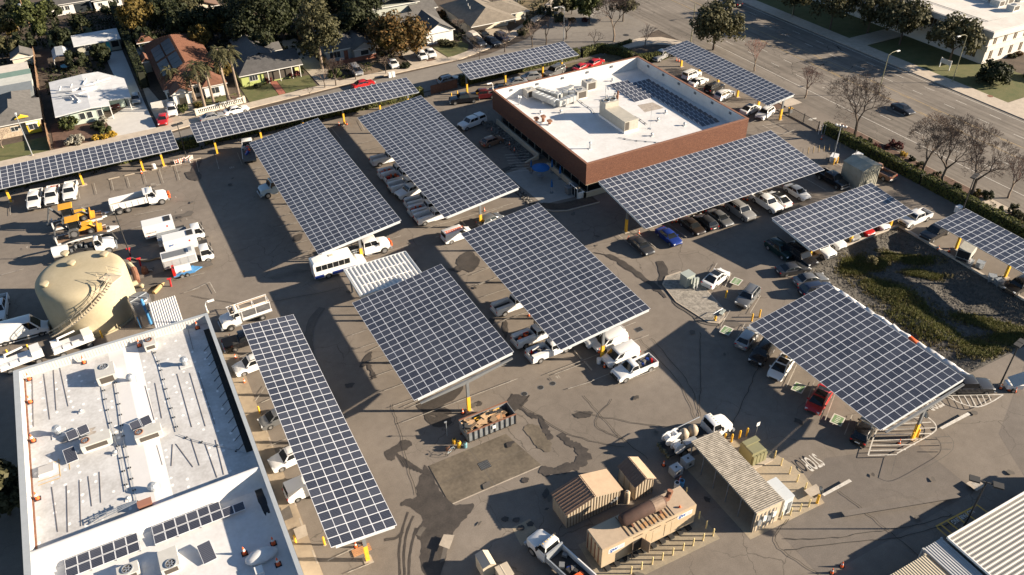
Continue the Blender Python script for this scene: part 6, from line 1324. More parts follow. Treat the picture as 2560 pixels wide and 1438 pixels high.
for x,y in ((-9.3,177.6),(-7.2,177.9),(-4.4,179.2),(-2.4,177.4)): MB().cyl((x,y,2.9),(x+.5,y+.2,3.6),.16,n=7).build('roof_pipe',RW,t)
MB().box(-5.3,-2.6,174.8,175.7,3.1,3.5).build('roof_box',RW,t)
# flat garage at the back
t = thing('garage','long flat white-roofed outbuilding with a turquoise door','outbuilding'); walls(t,-4.2,4.8,203.9,209,2.6,mat('wall_sage',(.36,.35,.29),.85)); slope(t,[(-4.7,203.0,2.72),(5.2,203.0,2.72),(5.2,209.6,3.1),(-4.7,209.6,3.1)],RW,.2); MB().box(1.9,2.6,203.84,203.895,0,2.3).build('door',mat('door_teal',(.05,.42,.42),.5),t); win(t,'S',203.9,-2.6,1.6,.9,1.9); MB().box(3.0,4.5,203.84,203.895,.8,2.1).build('dark_panel',DARK,t)
for k in range(6): MB().box(-2.5+k*1.3,-2.42+k*1.3,202.9,203.9,2.35,2.5).build('rafter',W_WH,t)
# terracotta tiled house
TILE = mat('terracotta',(.105,.046,.028),.9,col2=(.18,.080,.047),scale=2.5)
t = house('rambling terracotta-tiled house with dark solar panels and a white arched front behind palms')
def tiled(x0,x1,y0,y1,ze,zr,axis,h0,h1):
    roofed(t,x0,x1,y0,y1,ze,zr,axis,h0,h1,TILE,.5)
    n = int((y1-y0)/.42) if axis == 'y' else int((x1-x0)/.42); mb = MB()
    L_ = hypot(((x1-x0) if axis=='y' else (y1-y0))/2+.5, zr-ze); a = atan2(zr-ze,((x1-x0) if axis=='y' else (y1-y0))/2+.5)
    for k in range(n):
        if axis == 'y':
            y = y0+(k+.5)*(y1-y0)/n; e = min(1,(y-y0)/((x1-x0)/2)) if h0 else 1; e = min(e,(y1-y)/((x1-x0)/2)) if h1 else e; e = max(.15,e)
            for s in (-1,1):
                xa = (x0+x1)/2+s*((x1-x0)/2+.5); za = ze; xb = xa+((x0+x1)/2-xa)*e; zb = ze+(zr-ze)*e; mb.cyl((xa,y,za+.02),(xb,y,zb+.02),.085,n=5,cap=False)
        else:
            x = x0+(k+.5)*(x1-x0)/n
            for s in (-1,1):
                ya = (y0+y1)/2+s*((y1-y0)/2+.5); mb.cyl((x,ya,ze+.02),(x,(y0+y1)/2,zr+.02),.085,n=5,cap=False)
    o = mb.build('tile_rows',TILE,t); o['kind'] = 'stuff'
walls(t,9.4,20.4,167.5,197,2.6,W_WH); tiled(9.4,20.4,167.8,197.2,2.7,5.3,'y',True,True)
walls(t,10.2,13.6,164.9,167.49,2.5,W_WH,'y',3.6); roofed(t,10.2,13.6,164.9,168.4,2.55,3.7,'y',False,False,TILE,.35); walls(t,16.4,20.6,165.6,167.49,2.5,W_WH); roofed(t,16.4,20.6,165.6,170,2.6,4.1,'y',True,False,TILE,.4)
MB().box(11.2,12.6,164.84,164.895,0,2.2).build('arched_door',mat('door_tan',(.30,.24,.15),.6),t); MB().lathe([(.72,0),(.72,.05),(.02,.06)],n=14).build('arch',W_CR,t,(11.9,164.86,2.2),(pi/2,0,0)); win(t,'S',165.6,17.6,1.6,.8,2.0); win(t,'S',167.5,14.2,1.5,.8,2.0); win(t,'S',167.5,9.5,.6,.8,2.0)  # arched door in plain matt tan
walls(t,8.2,11.2,195,199.5,3.6,W_CR); roofed(t,8.2,11.2,195,199.5,3.7,5.0,'y',True,True,TILE,.4)
for (ya,yb,n) in ((182,190,3),(173,181,3)):
    for k in range(n):
        for j in range(2): 
            yc = ya+(yb-ya)*(k+.5)/n; xa = 9.9+j*2.35; s = MB().box(-1.1,1.1,-(yb-ya)/n/2+.05,(yb-ya)/n/2-.05,-.03,.03).build('solar_module',mat('roof_panel_blue',(.018,.026,.040),.45),t,(xa+1.1,yc,2.86+(xa+1.1-8.9)*.437),(0,-.412,0))
MB().box(7.6,9.0,186,188.5,0,2.6).build('side_porch',W_CR,t); roofed(t,7.4,9.2,185.6,188.8,2.6,3.5,'y',False,False,TILE,.2)
f = thing('picket_gate','white picket gate across the drive of the tiled house','gate',(5.9,165.6,0))
for k in range(20): MB().box(k*.17,k*.17+.12,-.02,.02,0,1.5).build('picket',GUT,f)
MB().box(0,3.4,.021,.06,.4,.5).box(0,3.4,.021,.06,1.2,1.3).build('rail',GUT,f)
f = thing('balustrade','white balustrade wall along the pavement of the tiled house','balustrade',(13.2,158.5,0)); L_ = 9.6; f.rotation_euler = (0,0,.14)
MB().box(0,L_,-.15,.15,0,.35).build('base',W_CR,f); MB().box(0,L_,-.16,.16,1.1,1.25).build('rail',GUT,f)
for k in range(26): MB().lathe([(.08,.35),(.12,.6),(.06,.85),(.1,1.1)],(.3+k*.36,0,0),8).build('baluster',GUT,f)
for x in (0,4.8,L_): MB().box(x-.25,x+.25,-.22,.22,0,1.35).build('pier',W_CR,f)
# lime green house
t = house('lime green bungalow with a dark shingled roof behind the brick path lawn')
walls(t,24.2,36.6,167.6,176,2.6,W_LIME); roofed(t,24.2,36.6,167.3,176,2.7,4.6,'x',True,False,SH_D,.5,3.4); walls(t,27,32.6,176.01,188,2.6,W_LIME); roofed(t,27,32.6,174,188.5,2.7,4.4,'y',False,False,SH_G,.4); roofed(t,32.6,35.4,178,182.5,2.6,3.5,'x',False,False,SH_G,.3)
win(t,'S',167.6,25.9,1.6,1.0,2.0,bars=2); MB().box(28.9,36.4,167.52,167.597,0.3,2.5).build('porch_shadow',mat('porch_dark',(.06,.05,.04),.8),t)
for x in (29.6,32,34.6,36.3): MB().box(x-.06,x+.06,166.75,166.87,0,2.6).build('porch_post',GUT,t)
pipes(t,((29,186),(30,183.5),(31.2,181)),4.1); MB().box(35.3,36.2,167.4,167.515,1.0,2.0).build('door',mat('door_lime',(.5,.5,.2),.6),t)
# grey house behind the tall tree
t = house('grey house with white framed picture windows beyond the tall ragged tree')
walls(t,43.5,51.5,171.2,186,2.6,W_GR); roofed(t,43.5,51.5,171.2,187,2.7,4.8,'y',True,False,SH_G,.5); walls(t,49.2,54.0,169.2,176,2.6,W_GR,'y',3.9); roofed(t,49.2,54.0,169.2,178,2.65,4.0,'y',False,False,SH_G,.35)
MB().box(43.6,54.1,169.12,169.19,0,.9).build('brick_skirt',W_BRK,t); win(t,'S',171.2,44.2,2.4,.9,2.2,bars=2); win(t,'S',169.2,50.6,1.8,1.1,2.1,bars=0); MB().box(47.4,48.3,171.1,171.195,0,2.1).build('door',W_BRK,t)
# grey gabled house by the golden tree
t = house('grey shingled house with a white gable end right of the golden tree')
walls(t,61,72.6,176,184,2.6,W_GR); roofed(t,61,72.6,176,184,2.7,4.7,'x',False,False,SH_G,.5); walls(t,66.6,73.2,170.0,176.5,2.6,W_WH,'y',4.5); roofed(t,66.6,73.2,170.0,180,2.7,4.7,'y',False,False,SH_G,.4); MB().box(68,71.6,169.93,169.995,0,2.1).build('garage_door',GUT,t); pipes(t,((69,174),),4.3)
# house behind it
t = house('grey gabled house at the top edge behind the golden tree'); walls(t,60,72,188,197,4.2,mat('wall_sagegrey',(.36,.38,.34),.85)); roofed(t,60,72,188,197,4.3,6.2,'y',False,False,SH_G,.5); roofed(t,70,76,186,192,2.8,4.0,'x',False,False,SH_G,.4); walls(t,70,76,186,192,2.6,W_GR)
# tan house with hip roof
t = house('tan house with a big brown hip roof and white porch by the crowded drive')
walls(t,77.8,88.6,172.5,186,2.6,W_CR); roofed(t,77.8,88.6,169.2,186,2.75,5.0,'y',True,True,SH_T,.6,4.4); walls(t,86.2,94,174.2,182,2.6,W_CR); roofed(t,84,94,172.6,182,2.7,4.4,'x',False,True,SH_T,.5)
for x in (88.9,91,93.6): MB().box(x-.07,x+.07,172.9,173.05,0,2.6).build('porch_post',GUT,t)
MB().box(78.6,82.6,172.43,172.495,0,2.2).build('garage_door',mat('garage_cream',(.52,.45,.36),.7),t); win(t,'S',172.5,84,1.0,1.2,2.0); chimney(t,90.8,179,3.6,5.6); pipes(t,((81,178),(82,181),(80.5,176)),4.6)
# top edge and left outbuildings
t = house('white house with a grey roof and paired windows at the top left edge'); walls(t,-7.6,1.8,237,248,2.7,W_WH); roofed(t,-7.6,1.8,237,248,2.8,4.8,'x',True,True,SH_D,.5,3); walls(t,2.4,9,236,246,2.6,W_WH); roofed(t,2.4,9,236,246,2.7,4.4,'y',True,True,SH_D,.5,3); win(t,'S',237,-5.6,.9,1.1,2.1); win(t,'S',237,-4.3,.9,1.1,2.1); MB().box(-2.2,1.4,236.93,236.995,0,2.2).build('patio_door',PANE,t); win(t,'S',236,3.4,.9,1.1,1.8); win(t,'S',236,7.2,1.1,1.1,2.0)
t = house('brown-roofed house with a pale gable at the top edge'); walls(t,20.5,29.5,216,228,2.6,W_CR,'y',4.4); roofed(t,20.5,29.5,216,228,2.7,4.6,'y',False,False,shingle('shingle_rust',(.14,.085,.06)),.5)
t = house('dark-roofed house at the far top left corner'); walls(t,-30,-21,230,240,2.6,W_GR); roofed(t,-30,-21,230,240,2.7,4.6,'x',True,True,SH_D,.5)
for k,(x0,x1,y0,y1,z,m,l) in enumerate(((-22,-14,190.5,194,2.3,mat('shed_green',(.14,.21,.18),.6,var=.1,scale=1),'green metal roofed shed at the left edge'),(-23,-13.9,186.4,190,2.6,mat('shed_pale',(.42,.43,.40),.6,var=.1,scale=1),'pale ribbed roof shed below the green one'),(-23,-14,181.5,186,2.5,mat('shed_slate',(.17,.19,.20),.6,var=.1,scale=1),'slate grey roof shed at the left edge'),(-20,-14.4,195,199.5,2.0,mat('shed_cream',(.48,.45,.40),.7,var=.1,scale=1),'cream roofed shed behind the green one'))):
    s = thing('garden_shed',l,'shed',(x0,y0,0),0,'old garden sheds at the left edge'); MB().box(.1,x1-x0-.1,.1,y1-y0-.1,0,z).build('wall',m,s); slope(s,[(0,0,z),(x1-x0,0,z),(x1-x0,y1-y0,z+.4),(0,y1-y0,z+.4)],m)
s = thing('garden_shed','small gabled shed with grey roof at the left, by the utility pole','shed',(0,0,0),0,'old garden sheds at the left edge'); walls(s,-17.4,-13.4,204,208,2.0,W_CR,'y',3.2); roofed(s,-17.4,-13.4,204,208,2.1,3.3,'y',False,False,SH_G,.3)
s = thing('carport_frame','arched white polytunnel frame in the back garden','carport',(-9.4,199,0))
for k in range(5): MB().path([(0,k*1.6,0),(0,k*1.6,1.8),(.8,k*1.6,2.5),(2.4,k*1.6,2.5),(3.2,k*1.6,1.8),(3.2,k*1.6,0)],.05,5).build('hoop',GUT,s)
MB().rings([[(-.02,y,1.8),(.8,y,2.55),(2.4,y,2.55),(3.22,y,1.8)] for y in (-.1,6.5)],False,False).build('cover',mat('poly_cover',(.33,.35,.37),.6,var=.2,scale=1),s)
def fence(label,a,b,h,m,gap=1.0,plank=.16):
    a = Vector((*a,0)); b = Vector((*b,0)); d = b-a; L_ = d.length; t = thing('fence',label,'fence',a,atan2(d.y,d.x)); n = int(L_/2.4)
    for k in range(n+1): MB().box(k*L_/n-.06,k*L_/n+.06,-.05,.05,0,h+.05).build('post',m,t)
    pm = MB().box(-plank/2,plank/2,-.012,.012,.05,h).mesh('plank',m)
    q = int(L_/(plank+.012))
    for k in range(min(q,280)): put('plank',pm,t,((k+.5)*L_/min(q,280),.065,R.uniform(-.03,.03)))
    return t
fence('brown board fence between the yellow house and the white house',(-12.9,156.8),(-13.2,182),1.7,WOOD)
fence('brown board fence behind the left sheds',(-13.3,183),(-13.0,214),1.8,WOOD)
fence('tall brown gate fence at the hedge end by the black pickup',(56.6,144.4),(62.5,144.8),1.9,mat('fence_redbrown',(.12,.06,.04),.9,var=.2,scale=2))
fence('dark fence by the grey house drive',(42.9,168),(42.2,190),1.7,WOOD)
# ================================================================ trees and planting
def crown_mesh(name, r, rz, nc, per, leaf, m, seed, holes=.0, low=-.5, core=.0):
    rr = random.Random(seed); mb = MB()
    for _ in range(nc):
        while True:
            p = Vector((rr.uniform(-1,1),rr.uniform(-1,1),rr.uniform(low,1)))
            if .25 < p.length < 1: break
        p = p.normalized()*(p.length**.45); k = .82+.36*noise.noise(p*1.7+Vector((seed,0,0))); c = Vector((p.x*r*k,p.y*r*k,p.z*rz*k)); rc = r*rr.uniform(.20,.36)
        for _ in range(per):
            d = Vector((rr.gauss(0,1),rr.gauss(0,1),rr.gauss(.25,1))).normalized(); q = c+d*rc*rr.uniform(.55,1.08)
            n = (d+Vector((rr.uniform(-.7,.7),rr.uniform(-.7,.7),rr.uniform(-.5,.8)))).normalized(); u = n.orthogonal().normalized(); u = Matrix.Rotation(rr.uniform(0,6.3),3,n) @ u; v = n.cross(u); s = leaf*rr.uniform(.6,1.35)
            mb.face(q-u*s-v*s*.5,q+u*s*.3-v*s*.7,q+u*s+v*s*.4,q-u*s*.2+v*s*.7)
    return mb.mesh(name,m)
def limbs(h, r, r0, seed, fork=.38, n=5, lean=.0):
    rr = random.Random(seed); mb = MB(); z = h*fork
    mb.path([(0,0,-.2),(lean*.3,0,z*.5),(lean,0,z)],[r0*1.25,r0,r0*.8],7)
    for k in range(n):
        a = 2*pi*k/n+rr.uniform(-.4,.4); R_ = r*rr.uniform(.45,.75); zz = h*rr.uniform(.62,.9)
        mb.path([(lean,0,z-.05),(lean+cos(a)*R_*.45,sin(a)*R_*.45,z+(zz-z)*.45),(lean+cos(a)*R_,sin(a)*R_,zz)],[r0*.65,r0*.4,r0*.14],5)
    return mb
TREES = {}
def tree(kind, x, y, h, r, label, group=None, m=None, leaf=.3, nc=42, per=62, fork=.35, rz=None, zc=None, r0=None, seed=1, bark=None, low=-.6, rot=None):
    t = thing(kind,label,'tree',(x,y,0),R.uniform(0,6.28) if rot is None else rot,group)
    key = (m.name,round(h),round(r*2),seed)
    if key not in TREES: TREES[key] = (limbs(h,r,r0 or h*.022,seed,fork).mesh('trunk',bark or BARK), crown_mesh('crown',r,rz or r*.8,nc,per,leaf,m,seed,low=low))
    put('trunk',TREES[key][0],t); put('crown',TREES[key][1],t,(0,0,zc if zc is not None else h-(rz or r*.8)*.95)); return t
def tp_(px,py,z): p = G(px,py,z); return p.x, p.y
MORE = [
 (385,12,5,9,4.2,LF_DARK,'dark evergreen at the top edge above the terracotta house',dict(seed=35)),
 (520,62,4,8,4.0,LF_DARK,'dark evergreen between the terracotta house and the brown roof',dict(seed=36)),
 (612,85,4,8,3.6,LF_DARK,'dark evergreen beside the lime house back roof',dict(seed=37)),
 (615,8,5,9,4.4,LF_DARK,'dark evergreen at the top edge right of the brown roof',dict(seed=38)),
 (690,18,5,10,4.6,LF_DARK,'dark evergreen at the top edge above the largest round tree',dict(seed=39)),
 (885,55,5,9,4.2,LF_DARK,'dark evergreen left of the golden-brown tree top',dict(seed=40)),
 (930,70,4,7,3.2,LF_DARK,'dark evergreen touching the golden-brown tree',dict(seed=41)),
 (800,12,5,9,4.4,LF_DARK,'dark evergreen at the top edge above the grey house',dict(seed=42)),
 (365,100,3,6,3.0,LF_DARK,'dark tree at the back of the terracotta drive',dict(seed=43,nc=26)),
 (500,92,3.5,6,2.8,LF_GOLD,'yellow-green tree right behind the palm heads',dict(seed=44,nc=30)),
 (30,30,5,8,4.0,LF_DARK,'dark tree at the far top left corner',dict(seed=45)),
 (60,110,2.5,5,2.4,LF_DARK,'dark garden tree left of the small gabled shed',dict(seed=46,nc=24)),
 (15,120,2.5,5,2.6,LF_OLIVE,'olive garden tree at the left edge above the sheds',dict(seed=47,nc=24)),
 (200,60,2.0,4,2.2,LF_DARK,'dark shrub tree in the lawn behind the flat outbuilding',dict(seed=48,nc=20)),
 (655,110,3,6,3.0,LF_DARK,'dark tree shading the lime house drive',dict(seed=49,nc=26)),
 (1405,10,3,5,2.6,LF_OLIVE,'olive bush tree by the top edge car park',dict(seed=50,nc=26)),
 (1560,12,4,7,3.4,LF_OLIVE,'olive tree at the top edge corner bed',dict(seed=51,nc=30)),
]
BT = 'dark evergreen trees behind the houses'
for px,py,z,h,r,m,lab,kw in [
 (78,42,6,10,4.2,LF_MID,'bushy green tree behind the utility pole',dict(seed=2)),
 (20,75,2,4,2.2,LF_GOLD,'low golden bush tree at the left edge',dict(seed=3,nc=20)),
 (340,40,6,10,4.5,LF_GOLD,'tall yellow-green tree beside the hedge top',dict(seed=4)),
 (408,40,5,9,4.5,LF_DARK,'dark evergreen right of the yellow-green tree',dict(seed=5)),
 (455,65,4,8,4.0,LF_DARK,'dark evergreen behind the terracotta house',dict(seed=6)),
 (590,45,5,9,4.5,LF_DARK,'dark evergreen below the brown-roofed house',dict(seed=7)),
 (655,45,6,13,7.2,LF_DARK,'very large dark round tree behind the lime green house',dict(seed=8,nc=60,per=80)),
 (735,12,6,11,5.0,LF_DARK,'dark evergreen at the top edge right of the largest one',dict(seed=9)),
 (905,20,6,11,5.5,LF_DARK,'dark pine at the top edge left of the grey gabled house',dict(seed=10)),
 (850,8,5,10,5.0,LF_DARK,'dark evergreen at the top edge above the ragged tree',dict(seed=11)),
 (540,70,3,6,3.0,LF_GOLD,'yellowing tree behind the palms',dict(seed=12)),
 (560,185,2.4,5,1.8,LF_GOLD,'slim yellow-green tree between the tiled and lime houses',dict(seed=13,nc=24)),
 (790,75,8.5,15,5.2,LF_OLIVE,'tall ragged olive-brown tree in front of the grey house',dict(seed=14,nc=70,per=60,rz=6.5,fork=.3,bark=BARKP)),
 (998,80,5.5,9.5,6.6,LF_MIX,'broad golden-brown tree on the street plot',dict(seed=15,nc=62,per=80,rz=4.4)),
 (975,100,4.5,7.5,3.4,LF_GOLD,'golden tree merging with the broad golden-brown one',dict(seed=16)),
 (1792,58,6,10,5.6,LF_OLIVE,'dark round street tree at the boulevard corner',dict(seed=17,nc=60,per=80,rz=4.4,m2=1)),
 (1475,8,5,8,3.6,LF_MID,'green tree at the top edge by the car park',dict(seed=18)),
 (1430,5,3,5,2.6,LF_MID,'bushy tree at the top edge left of the green one',dict(seed=19)),
 (2085,25,4.5,9,5.4,LF_OLIVE,'olive tree on the office lawn by the entrance',dict(seed=20,nc=46,rz=3)),
 (2180,35,4.5,9,5.2,LF_OLIVE,'olive tree left of the middle of the office lawn',dict(seed=21,nc=46,rz=3)),
 (2262,62,4.5,9,5.6,LF_OLIVE,'olive tree at the middle of the office lawn',dict(seed=22,nc=50,rz=3)),
 (2388,108,4.5,9,5.6,LF_OLIVE,'olive tree at the office corner behind the street lamp',dict(seed=23,nc=50,rz=3)),
 (1990,-8,4.5,8,4.2,LF_OLIVE,'olive tree on the office lawn at the top edge',dict(seed=24,nc=46,rz=3)),
 (2488,182,2.0,4.4,3.4,LF_DARK,'dark bushy shrub at the office corner',dict(seed=25,nc=44,rz=2.2,zc=2.0)),
 (-5,1240,3,6,3.0,LF_OLIVE,'tawny tree at the lower left edge of the picture',dict(seed=26,nc=60,per=70)),
 (150,100,2.5,5,2.4,LF_DARK,'dark bush tree behind the polytunnel',dict(seed=27,nc=24)),
 (185,150,2,4,2.4,LF_DARK,'dark bush below the flat outbuilding',dict(seed=28,nc=24)),
 (250,135,2,4,2.6,LF_DARK,'dark bush by the turquoise door',dict(seed=29,nc=24)),
 (100,82,2.5,5,2.2,LF_MID,'green bush right of the utility pole',dict(seed=30,nc=24)),
 (470,30,4,7,3.2,LF_OLIVE,'olive tree behind the dark evergreens',dict(seed=31)),
 (700,55,4,7,3.5,LF_DARK,'dark evergreen left of the ragged tree',dict(seed=32)),
 (480,8,4,8,4,LF_DARK,'dark evergreen at the top edge left of the brown roof',dict(seed=33)),
 (130,30,3,5,2.2,LF_DARK,'dark shrub by the paired-window house',dict(seed=34,nc=20)),
 ]+MORE:
    kw = dict(kw); kw.pop('m2',None); x,y = tp_(px,py,z); tree('tree',x,y,h,r,lab,BT if m is LF_DARK else None,m,**kw)
# bare winter trees
def bare_mesh(h, spread, seed, depth=6, r0=.22, twig=True, fork=.3):
    rr = random.Random(seed); tm = MB(); bm_ = MB()
    def grow(p, d, L, r, lv):
        q = p+d*L; mid = p+d*L*.5+Vector((rr.uniform(-1,1),rr.uniform(-1,1),rr.uniform(-.3,.5)))*L*.09
        (tm if lv < 2 else bm_).path([p,mid,q],[r,r*.85,r*.68],6 if lv < 2 else 3,False)
        if lv >= depth: return
        n = 3 if (lv < 3 or rr.random() < .55) else 2
        for k in range(n):
            ax = d.orthogonal().normalized(); ax = Matrix.Rotation(2*pi*k/n+rr.uniform(-.6,.6),3,d) @ ax; an = rr.uniform(.30,.72)*spread
            nd = (Matrix.Rotation(an,3,ax) @ d+Vector((0,0,.10))).normalized(); grow(q,nd,L*rr.uniform(.62,.84),max(.020,r*rr.uniform(.5,.66)),lv+1)
    grow(Vector((0,0,-.1)),Vector((rr.uniform(-.06,.06),rr.uniform(-.06,.06),1)).normalized(),h*fork,r0,0)
    return tm, bm_
BARE = {}
def bare(px,py,h,label,group,spread=1.0,seed=1,depth=6,bark=BARK,tw=TWIG,fork=.26,z=0,r0=None):
    k = (h,spread,seed,depth)
    if k not in BARE:
        a,b = bare_mesh(h,spread,seed,depth,r0 or h*.024,True,fork); BARE[k] = (a.mesh('trunk',bark),b.mesh('branches',tw))
    t = thing('bare_tree',label,'tree',G(px,py,z),R.uniform(0,6.3),group); put('trunk',BARE[k][0],t); o = put('branches',BARE[k][1],t); return t
GB = 'bare winter trees'; RTW = mat('reddish_twigs',(.17,.10,.085),.95,var=.2,scale=2)
bare(1534,104,12,'large bare tree with a pale trunk at the street corner hedge',GB,1.0,1,7,BARKP)
bare(1486,126,5.5,'small gnarled bare tree left of the pale trunked one',GB,1.25,2,4,BARK,fork=.3)
bare(1612,120,6,'small reddish bare tree on the corner pavement',GB,.75,3,5,BARKP,RTW)
bare(1886,178,7,'reddish bare street tree beside the boulevard canopy middle',GB,.75,4,6,BARKP,RTW)
bare(2012,245,7,'reddish bare street tree by the lower end of the boulevard canopy',GB,.75,5,6,BARKP,RTW)
bare(2135,345,12.5,'wide spreading bare tree behind the hedge by the gate',GB,1.05,6,8,BARK)
bare(2305,440,11,'bare tree behind the hedge, left of the tight pair',GB,.95,7,8,BARK)
bare(2355,462,11.5,'bare tree behind the hedge, middle of three',GB,.95,8,8,BARK)
bare(2425,495,12.5,'bare tree behind the hedge by the dark lamp pole',GB,.95,9,8,BARK)
bare(2520,495,8,'slim bare street tree in a square bed near the right edge',GB,.8,10,6,BARKP,RTW)
bare(1365,112,8,'bare tree behind the upper hedge canopy, left one',GB,1.0,11,5,BARK); bare(1330,118,7,'bare tree behind the upper hedge canopy, by the lamp pole',GB,1.05,12,5,BARK); bare(1415,98,6.5,'bare tree at the right end behind the upper hedge canopy',GB,1.1,13,4,BARK)
bare(1262,130,6,'bare tree behind the upper hedge canopy near its left end',GB,1.1,14,5,BARK); bare(1200,150,4,'bare shrubby tree by the street lawn',GB,.9,15,5,BARK); bare(1185,120,3.2,'bare shrub by the crowded drive',GB,.9,24,5,BARK)
bare(840,215,6.5,'bare multi-stem tree on the pavement below the ragged tree',GB,.85,16,6,BARK); bare(812,220,5.5,'bare thin tree left of the multi-stem one',GB,.9,17,5,BARK); bare(890,200,5,'bare tree by the red kerb car',GB,.95,18,5,BARK); bare(965,185,5,'bare tree by the street bins',GB,1,19,5,BARK); bare(775,240,2.6,'bare shrub at the lawn corner',GB,1,20,4,BARK)
bare(1150,85,4,'grey bare tree beside the sheeted car',GB,.8,21,6,BARK); bare(475,85,4.5,'leafless reddish tree behind the terracotta house',GB,1.0,22,6,BARK,RTW); bare(8,370,4.5,'bare tree at the left edge over the pavement',GB,1.0,23,5,BARKP); bare(590,270,3.2,'bare shrub by the balustrade end',GB,1.0,25,6,BARK,RTW); bare(150,150,2.6,'bare pinkish shrub in the back garden',GB,1.0,26,5,BARK,RTW)
# palms
def palm(px,py,h,label,seed,fr=26,L=2.3):
    rr = random.Random(seed); t = thing('palm_tree',label,'palm tree',G(px,py),0,'tall palms in front of the tiled house'); lx, ly = rr.uniform(-.5,.5), rr.uniform(-.4,.4)
    MB().path([(0,0,-.1),(lx*.3,ly*.3,h*.4),(lx*.7,ly*.7,h*.75),(lx,ly,h)],[.30,.24,.2,.2],8).build('trunk',BARKP,t)
    mb = MB()
    for k in range(fr):
        a = 2*pi*k/fr*2.4+rr.uniform(-.2,.2); e = rr.uniform(-.55,1.1); d = Vector((cos(a),sin(a),0)); s = Vector((-sin(a),cos(a),0)); prev = None
        for j in range(9):
            u = j/8; p = Vector((lx,ly,h))+d*(L*u*cos(e*.6))+Vector((0,0,L*(u*sin(e)-.75*u*u))); 
            if prev is not None and j > 1:
                for sg in (-1,1):
                    q = p+s*(sg*.52*(1-.45*u))+d*.18-Vector((0,0,.22)); mb.face(prev,p,q)
            prev = p
    mb.build('crown',LF_OLIVE,t); mb = MB()
    for k in range(14): a = rr.uniform(0,6.3); mb.face((lx+.15*cos(a),ly+.15*sin(a),h-.1),(lx+.35*cos(a+.4),ly+.35*sin(a+.4),h-.9),(lx+.3*cos(a-.4),ly+.3*sin(a-.4),h-1.1))
    mb.build('dead_skirt',LF_DRY,t); return t
for k,(px,py,h,l) in enumerate(((515,277,9.3,'palm nearest the balustrade, leaning trunk'),(537,266,8.6,'palm second from the balustrade'),(573,260,11.3,'tall palm in front of the lime house edge, left of a pair'),(577,262,10.2,'tall palm tight beside its pair'),(602,256,10.8,'rightmost tall palm by the lawn'),(488,250,5.2,'short palm by the arched door'),(512,232,5.6,'short palm against the white front'),(440,232,5.0,'short palm left of the arched door'))): palm(px,py,h,l,40+k)
# hedges
def hedge(label, pts, wd, h, m=LF_HEDGE, dens=34, leaf=.13, name='hedge'):
    t = thing(name,label,'hedge'); core = MB(); lv = MB()
    for a,b in zip(pts,pts[1:]):
        a = Vector((*a,0)); b = Vector((*b,0)); d = b-a; L_ = d.length; u = d/L_; s = Vector((-u.y,u.x,0)); an = atan2(d.y,d.x); c = (a+b)/2; core.obox((c.x,c.y,h*.46),(L_,wd*.82,h*.9),an)
        for _ in range(int(L_*(2*h+wd)*dens)):
            v = R.uniform(0,2*h+wd); q = a+u*R.uniform(0,L_); bump = .10*noise.noise(q*.9)+.06*noise.noise(q*2.7)
            if v < h: p = q+s*(wd/2+bump)+Vector((0,0,v)); n = s
            elif v < 2*h: p = q-s*(wd/2+bump)+Vector((0,0,v-h)); n = -s
            else: p = q+s*(v-2*h-wd/2)+Vector((0,0,h+bump*1.5)); n = Vector((0,0,1))
            n = (n+Vector((R.uniform(-.8,.8),R.uniform(-.8,.8),R.uniform(-.3,.9)))).normalized(); e = n.orthogonal().normalized(); e = Matrix.Rotation(R.uniform(0,6.3),3,n) @ e; f = n.cross(e); k = leaf*R.uniform(.7,1.5); p = p+n*R.uniform(-.03,.08)
            lv.face(p-e*k-f*k*.6,p+e*k*.4-f*k*.7,p+e*k+f*k*.5,p-e*k*.3+f*k*.7)
    core.build('stems',mat('hedge_core',(.016,.018,.009),1),t); lv.build('foliage',m,t); return t
hedge('long leafy hedge behind the left hedge canopy',[(-40,145.2),(11,145.3)],1.3,1.8,dens=22); hedge('long leafy hedge behind the canopy with the brick path lawn',[(12,145.3),(55,144.9)],1.3,1.8,dens=22)
hedge('bright ivy hedge behind the upper hedge canopy',[(63.5,145.6),(87,146.0),(92.5,146.4)],1.2,2.0); hedge('bright hedge turning the corner by the pale trunked tree',[(93.3,146.3),(98.2,146.6),(101,143.0),(101.5,138.2)],1.1,1.9); hedge('low dark hedge behind the boulevard canopy top',[(101.8,137.6),(107,136.2),(112.6,138)],1.1,1.7)
hedge('long trimmed hedge along the boulevard beside the gate and booth',[(112.2,93.6),(112.2,72.0)],1.3,1.8); hedge('long trimmed hedge along the boulevard behind the right-hand canopy',[(112.2,71.6),(112.0,34)],1.3,1.8); hedge('clipped low box hedge on the corner pavement',[(101.5,147.0),(107.5,148.0)],.8,.7,LF_MID)
hedge('tall narrow cypress hedge along the pale concrete drive',[(6.3,177.5),(6.5,230)],1.5,3.6,LF_DARK,16,.2); hedge('green hedge on the office lawn right of the dark shrub',[(165.5,92),(168.8,85.5)],2.0,1.8,LF_HEDGE,22,.16)
